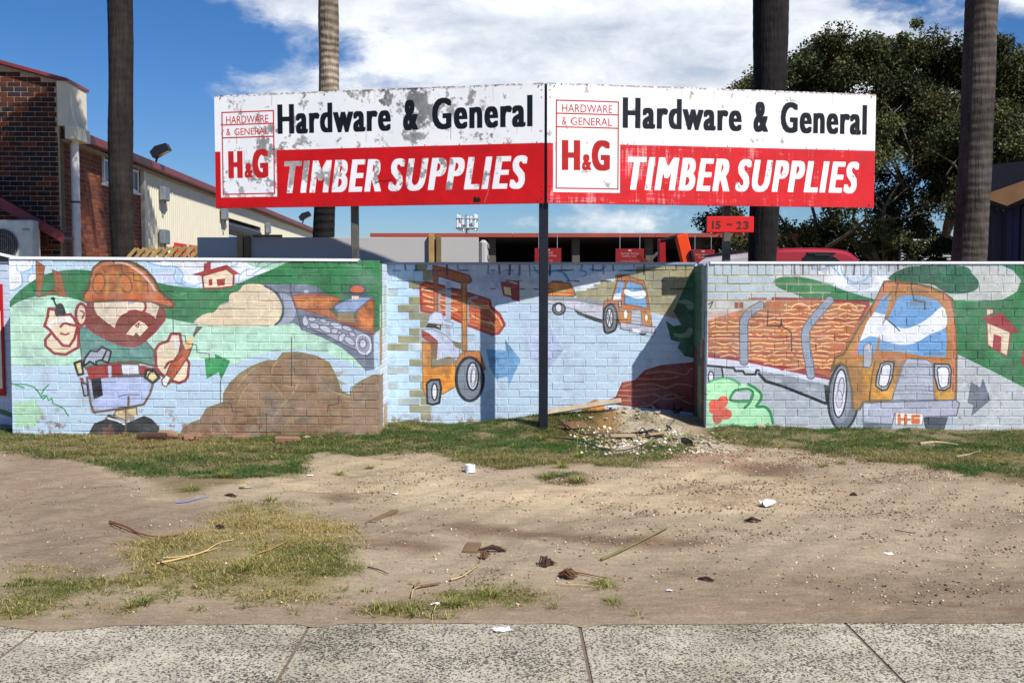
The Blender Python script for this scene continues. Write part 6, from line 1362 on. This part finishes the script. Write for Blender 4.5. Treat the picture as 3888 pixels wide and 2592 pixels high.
# ================================================================== gravel and litter
def pebbles(n, regions, seed):
    rg = np.random.default_rng(seed); base_v = np.array([[1,0,0],[-1,0,0],[0,1,0],[0,-1,0],[0,0,1],[0,0,-1]], float); base_f = np.array([[0,2,4],[2,1,4],[1,3,4],[3,0,4],[2,0,5],[1,2,5],[3,1,5],[0,3,5]])
    V, F, C = [], [], []; b = 0
    for xr, yr, cnt, smin, smax, cols in regions:
        x = rg.uniform(*xr, cnt); y = rg.uniform(*yr, cnt); ok = (rg.random(cnt) < np.clip((soil_at(n2_, x, y)-.3)*3, .1, 1))&(y < YR-.05)&(((x > X2+.05)&(x < X3-.05))|(y < YF-.05)); x, y = x[ok], y[ok]; m = len(x)
        s = smin+(smax-smin)*rg.random(m)**3.2; v = base_v[None]*s[:, None, None]*rg.uniform(.6, 1.25, (m, 6, 1)); v[:, :, 2] *= .65; a = rg.uniform(0, 6.28, m); c_, s_ = np.cos(a)[:, None], np.sin(a)[:, None]
        vx = v[:, :, 0]*c_-v[:, :, 1]*s_; vy = v[:, :, 0]*s_+v[:, :, 1]*c_; v = np.stack([vx+x[:, None], vy+y[:, None], v[:, :, 2]+(gz(x, y)+s*.15)[:, None]], 2)
        V.append(v.reshape(-1, 3)); F.append((base_f[None]+(np.arange(m)*6)[:, None, None]+b).reshape(-1, 3)); b += 6*m; cc = np.array([lin(q) for q in cols])[rg.integers(0, len(cols), m)]*rg.uniform(.7, 1.2, (m, 1)); C.append(np.repeat(cc, 6, 0))
    return np_mesh('gravel', np.concatenate(V), np.concatenate(F), np.concatenate(C))
tan = [(168,146,116),(140,118,96),(190,172,144),(120,98,80),(150,128,104),(110,92,78),(204,190,168),(96,80,70)]; redd = tan+[(158,92,66),(174,110,82),(222,212,196),(140,80,60)]; pale_ = [(226,216,196),(206,192,164),(190,176,150),(232,226,214),(170,150,124)]
pm = Mat('gravel_stone', .85, 0, .3); a_ = pm.node('ShaderNodeAttribute', attribute_name='Col'); pm.color(a_.outputs['Color'])
tag(link('gravel', pebbles(0, [((-1.2, 6.2), (5.0, 9.9), 26000, .002, .013, tan), ((-6, 0), (4.8, 10), 12000, .002, .009, tan+[(60,48,40),(230,222,206)]), ((-6, 6.3), (4.8, 10.2), 9000, .002, .007, [(58,46,38),(74,58,46),(90,70,54),(232,226,214)]), ((.4, 3.6), (6.0, 8.6), 9000, .002, .012, redd+tan), ((.9, 3.2), (8.9, 10.0), 5000, .003, .014, redd+tan), ((.6, 1.9), (9.5, 10.7), 1500, .006, .03, pale_), ((-2, 6), (5, 8), 110, .006, .018, pale_+redd)], 5), pm.m), 'small stones and brick chips scattered over the trodden earth', 'gravel', None, 'stuff')
rubm = simple('pale_rubble', (166,154,132), .9, 0, .2, 12, .4)
pts_ = []
for i in range(46):
    ux = rr.gauss(1460, 55); uy = rr.gauss(958, 22)
    if 1375 < ux < 1600 and 925 < uy < 1010: pts_.append((ux, uy, rr.uniform(.012,.036)))
mb = MB()
for i in range(640):
    ux = rr.gauss(1455, 52) if i % 3 else rr.gauss(1595, 42); uy = rr.gauss(955, 18) if i % 3 else rr.gauss(1018, 11)
    p = gp(ux, uy); 
    if p.y > YR-.06 or (p.x > X3-.03 and p.y > YF-.05): continue
    s = .004+.022*rr.random()**3; M = Matrix.Translation((p.x, p.y, p.z+s*.3+.01)) @ Matrix.Rotation(rr.uniform(0,6), 4, 'Z') @ Matrix.Rotation(rr.uniform(-.6,.6), 4, 'X'); mb.bbox((-s, -s*rr.uniform(.5,.9), -s*.35), (s, s*rr.uniform(.5,.9), s*.35), s*.25, M)
tag(mb.build('rubble', rubm), 'pale crushed rubble heaped against the foot of the recessed wall', 'rubble', None, 'stuff')

# ================================================================== single things lying about
def put(name, mb_or_me, mat, ux, uy, rz, lab, cat, group=None, h=0.0, rot=(0, 0)):
    p = gp(ux, uy); lim = (YR if X2 < p.x < X3 else YF)-(.14 if 'heap' in name else .07)
    if p.y > lim: p = Vector((p.x*lim/p.y, lim, float(gz(p.x, lim))))
    o = (mb_or_me.build(name, mat) if isinstance(mb_or_me, MB) else link(name, mb_or_me, mat)); o.location = (p.x, p.y, p.z+h); o.rotation_euler = (rot[0], rot[1], rz); tag(o, lab, cat, group); return o
def ppm(uy): return (uy*U-HOR)/CAMZ
plastic = simple('white_plastic', (228,230,232), .4, 0, .03, 4); ply = simple('plywood', (116,94,68), .75, 0, .12, 9, .15); bk = simple('dark_bark', (74,50,38), .9, 0, .35, 30, .6); barkf = simple('brown_fibre', (104,70,46), .9, 0, .35, 40, .6)
straw = simple('dry_straw', (196,168,112), .7, 0, .12, 9); twig = simple('red_twig', (132,84,50), .8, 0, .2, 12); paper = simple('white_paper', (232,232,234), .7, 0, .03, 5); terra = simple('terracotta', (138,100,80), .85, 0, .15, 9, .3); greyw = simple('grey_driftwood', (166,150,126), .85, 0, .2, 14, .4)
# plastic ring
rin = MB(); n = 20; ro, ri_, hh = .042, .037, .062; vs = []
for z in (0, hh):
    for r_ in (ro, ri_): vs += [(r_*math.cos(2*math.pi*k/n), r_*math.sin(2*math.pi*k/n), z) for k in range(n)]
fs_ = []
for k in range(n):
    j = (k+1) % n; fs_ += [(k, j, 2*n+j, 2*n+k), (n+j, n+k, 3*n+k, 3*n+j), (2*n+k, 2*n+j, 3*n+j, 3*n+k), (j, k, n+k, n+j)]
rin.add(vs, fs_, False); put('pipe_offcut', rin, plastic, 1080, 1083, 0, 'short white plastic pipe offcut standing on the sand near the middle', 'pipe offcut')
put('plywood_offcut', MB().bbox((-.045, -.10, 0), (.045, .10, .022), .002), ply, 1084, 1262, R(-5), 'small rectangular tan wood offcut lying beside the dark bark strips', 'wood offcut')
put('plywood_offcut', MB().bbox((-.02, -.19, 0), (.022, .19, .018), .002), ply, 880, 1188, R(-20), 'narrow tan wood offcut lying slanted on the sand left of centre', 'wood offcut')
def chunk(L, w, seed, frayed=True):
    r2 = random.Random(seed); mb = MB()
    for k in range(22):
        y = r2.uniform(-w, w)*.7; z = r2.uniform(.004, w*1.1); a = -L/2+r2.uniform(-.1,.25)*L*.5; b = L/2-r2.uniform(-.1,.3)*L*.5
        mb.tube([(a, y, z*.4), ((a+b)/2+r2.uniform(-.01,.01), y+r2.uniform(-w,w)*.5, z+w*.4), (b, y+r2.uniform(-w,w), z*.5)], [w*.08, w*.2, w*.05], 5)
    return mb
put('bark_piece', chunk(.17, .026, 1), bk, 1132, 1267, R(-12), 'long dark brown bark strip right of the small wood offcut', 'bark', 'dark bark bits on the bare earth', .004)
put('bark_piece', chunk(.07, .024, 2), barkf, 1113, 1282, R(80), 'short frayed brown bark bit just below the long bark strip', 'bark', 'dark bark bits on the bare earth', .004)
put('bark_piece', chunk(.09, .034, 3), bk, 1256, 1300, R(50), 'dark frayed bark clump alone near the middle of the bare earth', 'bark', 'dark bark bits on the bare earth', .004)
put('bark_piece', chunk(.10, .03, 4), barkf, 1303, 1326, R(-35), 'bent brown bark clump with a long thin twig at its right', 'bark', 'dark bark bits on the bare earth', .004)
put('bark_piece', chunk(.11, .02, 5), bk, 1729, 1198, R(-10), 'dark split bark piece below the crumpled white paper', 'bark', 'dark bark bits on the bare earth', .004)
put('bark_piece', chunk(.09, .014, 6), bk, 1622, 1334, R(-35), 'thin dark curved bark sliver right of centre near the footpath', 'bark', 'dark bark bits on the bare earth', .004)
put('bark_piece', chunk(.05, .018, 7), bk, 1960, 1138, R(0), 'small black bark nugget on the bare earth at the right', 'bark', 'dark bark bits on the bare earth', .002)
put('bark_piece', chunk(.10, .015, 8), bk, 530, 1140, R(-15), 'dark curved bark sliver at the top edge of the left sand', 'bark', 'dark bark bits on the bare earth', .002)
put('bark_piece', chunk(.09, .016, 9), bk, 505, 1213, R(-50), 'dark bark sliver standing out in the dry grass left of centre', 'bark', 'dark bark bits on the bare earth', .004)
def stick(name, pts, rad, mat, lab, cat, group=None, lift=.012, n=6):
    P3 = [gp(*q) for q in pts]; o0 = P3[0]; q = [Vector((p.x-o0.x, p.y-o0.y, p.z-o0.z+lift)) for p in P3]
    if len(q) > 2:
        A_ = spline([tuple(v) for v in q], False, 5); q = [Vector(a) for a in A_]
    r_ = [rad*(1-.55*i/(len(q)-1)) for i in range(len(q))]; o = MB().tube(q, r_, n).build(name, mat); o.location = o0; tag(o, lab, cat, group); return o
stick('stick', [(1381,1289),(1440,1262),(1490,1237),(1533,1215)], .009, simple('green_stick', (112,108,62), .7, 0, .2, 9), 'long straight green stick lying on bare earth right of centre', 'stick')
stick('twig', [(252,1200),(290,1213),(320,1228),(365,1236),(410,1232)], .008, twig, 'reddish dry frond stem on the bare earth at the left', 'twig')
stick('twig', [(255,1204),(290,1220),(340,1235)], .004, twig, 'thin twig lying alongside the reddish frond stem at the left', 'twig')
stick('straw_stem', [(360,1298),(420,1285),(470,1270),(500,1252),(535,1243)], .006, straw, 'long pale straw stem arching over the dry grass patch', 'straw')
stick('straw_stem', [(375,1285),(430,1280),(480,1268),(500,1262)], .004, straw, 'fine pale straw stem meeting the longer arched straw in the grass', 'straw')
stick('twig', [(590,1275),(620,1265),(655,1248),(672,1235)], .005, simple('tan_twig', (160,128,76), .8), 'tan curved twig on the right side of the dry grass patch', 'twig')
stick('twig', [(360,1292),(385,1302),(410,1312)], .005, bk, 'short dark stick in the dry grass patch below the straw stem', 'twig')
stick('fibre_strand', [(945,1375),(950,1358),(965,1350)], .004, straw, 'pale strand curling down from the left end of the long brown bark strip', 'strand')
ob_ = stick('bark_strip', [(950,1351),(975,1348),(1012,1342)], .014, simple('strip_bark', (112,84,62), .85, 0, .25, 18, .4), 'flat tapering brown bark strip near the footpath left of centre', 'bark'); ob_.scale = (1, 1, .7)
stick('fibre_strand', [(1035,1335),(1060,1328),(1085,1312),(1101,1300)], .0045, straw, 'pale curved strand below the small wood offcut', 'strand')
stick('fibre_strand', [(1101,1300),(1100,1288),(1088,1278)], .002, bk, 'thin dark thread between the wood offcut and the pale strand', 'strand')
stick('fibre_strand', [(1002,1393),(997,1405),(993,1420),(994,1438),(997,1452)], .003, straw, 'pale strand hanging over the footpath edge left of centre', 'strand')
stick('twig', [(1325,1318),(1360,1325),(1400,1333)], .005, twig, 'thin reddish twig trailing right from the bent bark clump', 'twig')
stick('twig', [(845,1306),(870,1312),(892,1322)], .005, bk, 'small dark twig left of centre above the pale bark strip', 'twig')
stick('twig', [(2055,1221),(2080,1225),(2105,1228)], .004, bk, 'thin grey twig flat on the bare earth at the far right', 'twig')
stick('straw_stem', [(1375,1352),(1340,1348),(1290,1345)][::-1], .003, straw, 'short straw stem among the tufts near the footpath right of centre', 'straw')
def crumple(w, seed, fl=.5):
    r2 = random.Random(seed); n = 5; vs = [((i/(n-1)-.5)*w*(1+r2.uniform(-.2,.2)), (j/(n-1)-.5)*w*.6*(1+r2.uniform(-.3,.3)), .004+r2.random()*w*fl) for j in range(n) for i in range(n)]
    return MB().add(vs, [(j*n+i, j*n+i+1, (j+1)*n+i+1, (j+1)*n+i) for i in range(n-1) for j in range(n-1)])
pg_ = 'white paper scraps on the verge'
put('paper_scrap', crumple(.085, 1, .08), paper, 1154, 1451, R(12), 'flat torn white paper on the concrete footpath', 'paper', pg_, .008)
put('paper_scrap', crumple(.04, 2, .2), paper, 1001, 1388, R(0), 'small white paper bit above the strand at the footpath edge', 'paper', pg_)
put('paper_scrap', crumple(.10, 3, .5), paper, 1762, 1163, R(15), 'crumpled white paper wrapper on the bare earth right of centre', 'paper', pg_)
put('paper_scrap', crumple(.03, 4, .2), paper, 1538, 1357, R(0), 'tiny white paper bit beside the right tuft near the footpath', 'paper', pg_)
put('paper_scrap', crumple(.05, 5, .15), paper, 906, 1135, R(0), 'flat pale scrap on the sand above the narrow wood offcut', 'paper', pg_)
put('paper_scrap', crumple(.05, 6, .15), paper, 712, 1093, R(0), 'white scrap at the edge of the grass on the left sand', 'paper', pg_)
put('paper_scrap', crumple(.05, 7, .15), paper, 2040, 1273, R(0), 'pale flat scrap on the bare earth at the far right', 'paper', pg_)
o = put('cigarette_end', MB().tube([(-.016, 0, .005), (.004, 0, .005)], .0045, 7), paper, 1152+0, 1389+0, R(-40), 'cigarette end with orange filter in the tufts near the footpath', 'cigarette end'); o.location = gp(1192, 1390-0)
MB().tube([(.004, 0, .005), (.018, 0, .005)], .0047, 7).build('filter', simple('filter_orange', (214,130,50), .7), o)
p = put('snack_wrapper', crumple(.09, 11, .1), simple('foil_silver', (196,198,190), .3, .4), 566, 1121, R(20), 'crumpled silver and yellow snack wrapper on the left sand', 'wrapper'); MB().add([(-.05,-.03,.03),(-.01,-.035,.032),(0,.02,.033),(-.045,.02,.03)], [(0,1,2,3)]).build('yellow_band', simple('foil_yellow', (206,184,60), .4), p)
stick('blue_cord', [(405,1157),(430,1155),(455,1148),(480,1143)], .006, simple('blue_fibre', (96,124,178), .6), 'frayed blue cord lying across the sand at the left', 'cord')
# wall foot debris
put('log_piece', MB().tube([(-.16, 0, .03), (-.02, .01, .04), (.13, -.01, .035)], [.03, .042, .036], 9), bk, 352, 1010, R(3), 'short brown log at the wall foot below the foreman, left piece', 'log', 'wood at the foot of the left wall')
put('log_piece', MB().tube([(-.1, 0, .04), (.02, .0, .05), (.10, .01, .035)], [.05, .046, .03], 9), simple('pale_log', (140,108,84), .9, 0, .25, 10, .4), 388, 1008, R(-8), 'thicker pale split log right of the brown log at the wall foot', 'log', 'wood at the foot of the left wall')
for k, (ux, uy, L, w, a, lab) in enumerate(((434,1010,.06,.045,20,'squat broken terracotta lump beside the split log at the wall foot'),(455,1010,.04,.03,60,'small terracotta crumb right of the squat terracotta lump'),(548,1011,.08,.035,25,'slanting broken terracotta shard at the wall foot below the mound'),(660,1015,.125,.045,3,'pale half brick lying in the grass at the foot of the left wall'))):
    me = MB().bbox((-L, -w, 0), (L, w, .055), .012); r2 = random.Random(k); me.v = [(x+r2.uniform(-.006,.006), y+r2.uniform(-.006,.006), z+r2.uniform(-.006,.006)) for x, y, z in me.v]
    put('brick_fragment', me, terra, ux, uy, R(a), lab, 'brick fragment', 'broken brick at the wall foot')
put('stone', rock(.045, 3, .6), rubm, 704, 1005, 0, 'small white stone at the wall foot near the left corner', 'stone', 'pale stones near the wall'); put('stone', rock(.06, 4, .9), rubm, 1748, 978, 0, 'cream stone leaning on the mural wall beside the painted flower', 'stone', 'pale stones near the wall')
for k, (ux, uy, r_, lab) in enumerate(((1668,1062,.04,'smooth pale stone on the reddish gravel, left of a pair'),(1716,1063-8,.045,'cream stone on the reddish gravel, right of a pair'),(1435,957,.05,'largest cream stone in the rubble heap'),(1330,958,.03,'cream stone at the left foot of the rubble'))): put('stone', rock(r_, 20+k, .6), rubm, ux, uy, k, lab, 'stone', 'pale stones near the wall')
stick('driftwood', [(2112,1022),(2150,1018),(2200,1024)], .02, greyw, 'pale bleached branch lying on the grass at the right', 'branch'); stick('driftwood', [(2195,1052),(2225,1046),(2250,1038)], .013, greyw, 'short bleached stick below the bleached branch on the right grass', 'branch')
# black pipe end
mb = MB(); n = 16; vs = []
for y in (0, .16):
    for r_ in (.036, .028): vs += [(r_*math.cos(2*math.pi*k/n), y, r_*math.sin(2*math.pi*k/n)+.036) for k in range(n)]
fs_ = []
for k in range(n): j = (k+1) % n; fs_ += [(k, 2*n+k, 2*n+j, j), (n+j, 3*n+j, 3*n+k, n+k), (k, j, n+j, n+k)]
mb.add(vs, fs_); put('black_pipe', mb, black_paint, 1584, 1026, R(10), 'open end of a black plastic pipe lying on the reddish gravel', 'pipe')
# heap
def mound(rx, ry, h, seed, mat, name, ux, uy, lab, cat):
    r2 = np.random.default_rng(seed); n = 26; vs = []
    for i in range(n):
        for k in range(30):
            t = i/(n-1); a = 2*math.pi*k/30; vs.append((rx*t*math.cos(a), ry*t*math.sin(a), h*max(0, (1-t*t))*(1+r2.uniform(-.12,.12))-.02+r2.uniform(-.004,.004)))
    return put(name, MB().add(vs, [(i*30+k, i*30+(k+1)%30, (i+1)*30+(k+1)%30, (i+1)*30+k) for i in range(n-1) for k in range(30)], False), mat, ux, uy, .2, lab, cat)
mound(.15, .11, .12, 1, simple('orange_sawdust', (168,112,52), .95, 0, .2, 30, .5), 'fibre_heap', 1365, 945, 'heap of bright orange fibre behind the leaning plank', 'heap')
mound(.20, .14, .05, 2, simple('brown_fibre_heap', (112,84,58), .95, 0, .3, 24, .6), 'fibre_heap', 1320, 962, 'low brown fibrous heap in front of the leaning plank', 'heap')
a = gp(1255, 957); b = gp(1425, 945)
for q_ in (a, b):
    if q_.y > YR-.34: f_ = (YR-.34)/q_.y; q_.x *= f_; q_.y = YR-.34; q_.z = float(gz(q_.x, q_.y))
d = Vector((b.x-a.x, b.y-a.y, .16)); pk = MB().bbox((0, -.035, 0), (d.length, .035, .02), .003).build('plank', greyw); pk.location = (a.x, a.y-.02, a.z+.035); pk.rotation_euler = (R(35), -math.asin(.13/d.length), math.atan2(d.y, d.x)); tag(pk, 'weathered plank leaning over the fibre heap left of the rubble', 'plank')
crd = simple('cardboard', (160,136,104), .9, 0, .1, 9)
put('cardboard_sheet', MB().box((-.13, -.045, 0), (.13, .06, .006)), crd, 1432, 974, R(4), 'flat cardboard piece on the rubble in the sunlight', 'cardboard', None, .035, (R(8), 0)); put('cardboard_sheet', MB().box((-.09, -.04, 0), (.09, .05, .006)), crd, 1510, 970, R(14), 'cardboard piece at the shadow edge among black branches', 'cardboard', None, .045, (R(6), R(-6)))
hose = simple('black_hose', (44,44,50), .45, 0, .2, 9)
stick('hose', [(1285,965),(1340,968),(1400,971),(1470,971),(1540,966)], .008, hose, 'black hose lying straight across the rubble in front of the recess', 'hose', None, .045); stick('hose', [(1275,990),(1330,993),(1400,990),(1460,985),(1520,972),(1560,955)], .008, hose, 'black hose curving through the grass in front of the rubble', 'hose', None, .035)
r2 = random.Random(12)
for i in range(9):
    u0 = r2.uniform(1480, 1590); v0 = r2.uniform(945, 972); p = gp(u0, v0)
    if p.y > YR-.1: p.y = YR-.1
    p.x = min(p.x, X3-.1)
    a = r2.uniform(0, 6.28); q = []; L = r2.uniform(.15, .4); z = p.z+.02
    for t in range(5): q.append(Vector((math.cos(a+t*.15)*L*(t/4-.5), math.sin(a+t*.15)*L*.35*(t/4-.5), .03+.10*math.sin(t*.8)*r2.random())))
    q = [Vector((min(v.x, X3-.06-p.x), min(v.y, YR-.05-p.y), v.z)) for v in q]
    o = MB().tube(q, [.011,.010,.009,.007,.003], 5).build('branch', simple('black_branch', (40,36,38), .8) if i == 0 else bpy.data.materials['black_branch']); o.location = p; tag(o, 'dead black branch tangled in the shaded corner of the recess', 'branch', 'dead black branches in the corner')
stick('weed_stalk', [(1325,1030),(1326,1029)], .003, straw, 'x', 'weed'); bpy.data.objects.remove(bpy.data.objects['weed_stalk'])
wp = gp(1325, 1032); wo_ = MB().tube([(0, 0, 0), (.005, 0, .1), (.02, 0, .2), (.05, 0, .27)], [.004,.003,.003,.002], 5); rr = random.Random(1)
for k in range(14): z = .06+.2*k/14; a = rr.uniform(0, 6.28); wo_.add([(.01+z*.1, 0, z), (.01+z*.1+.025*math.cos(a), .02*math.sin(a), z+.02), (.01+z*.1+.03*math.cos(a+.3), .025*math.sin(a+.3), z+.012)], [(0, 1, 2)])
w = wo_.build('weed', simple('pale_weed', (150,160,100), .7)); w.location = wp; tag(w, 'single tall pale weed stalk standing in the grass before the rubble', 'weed')
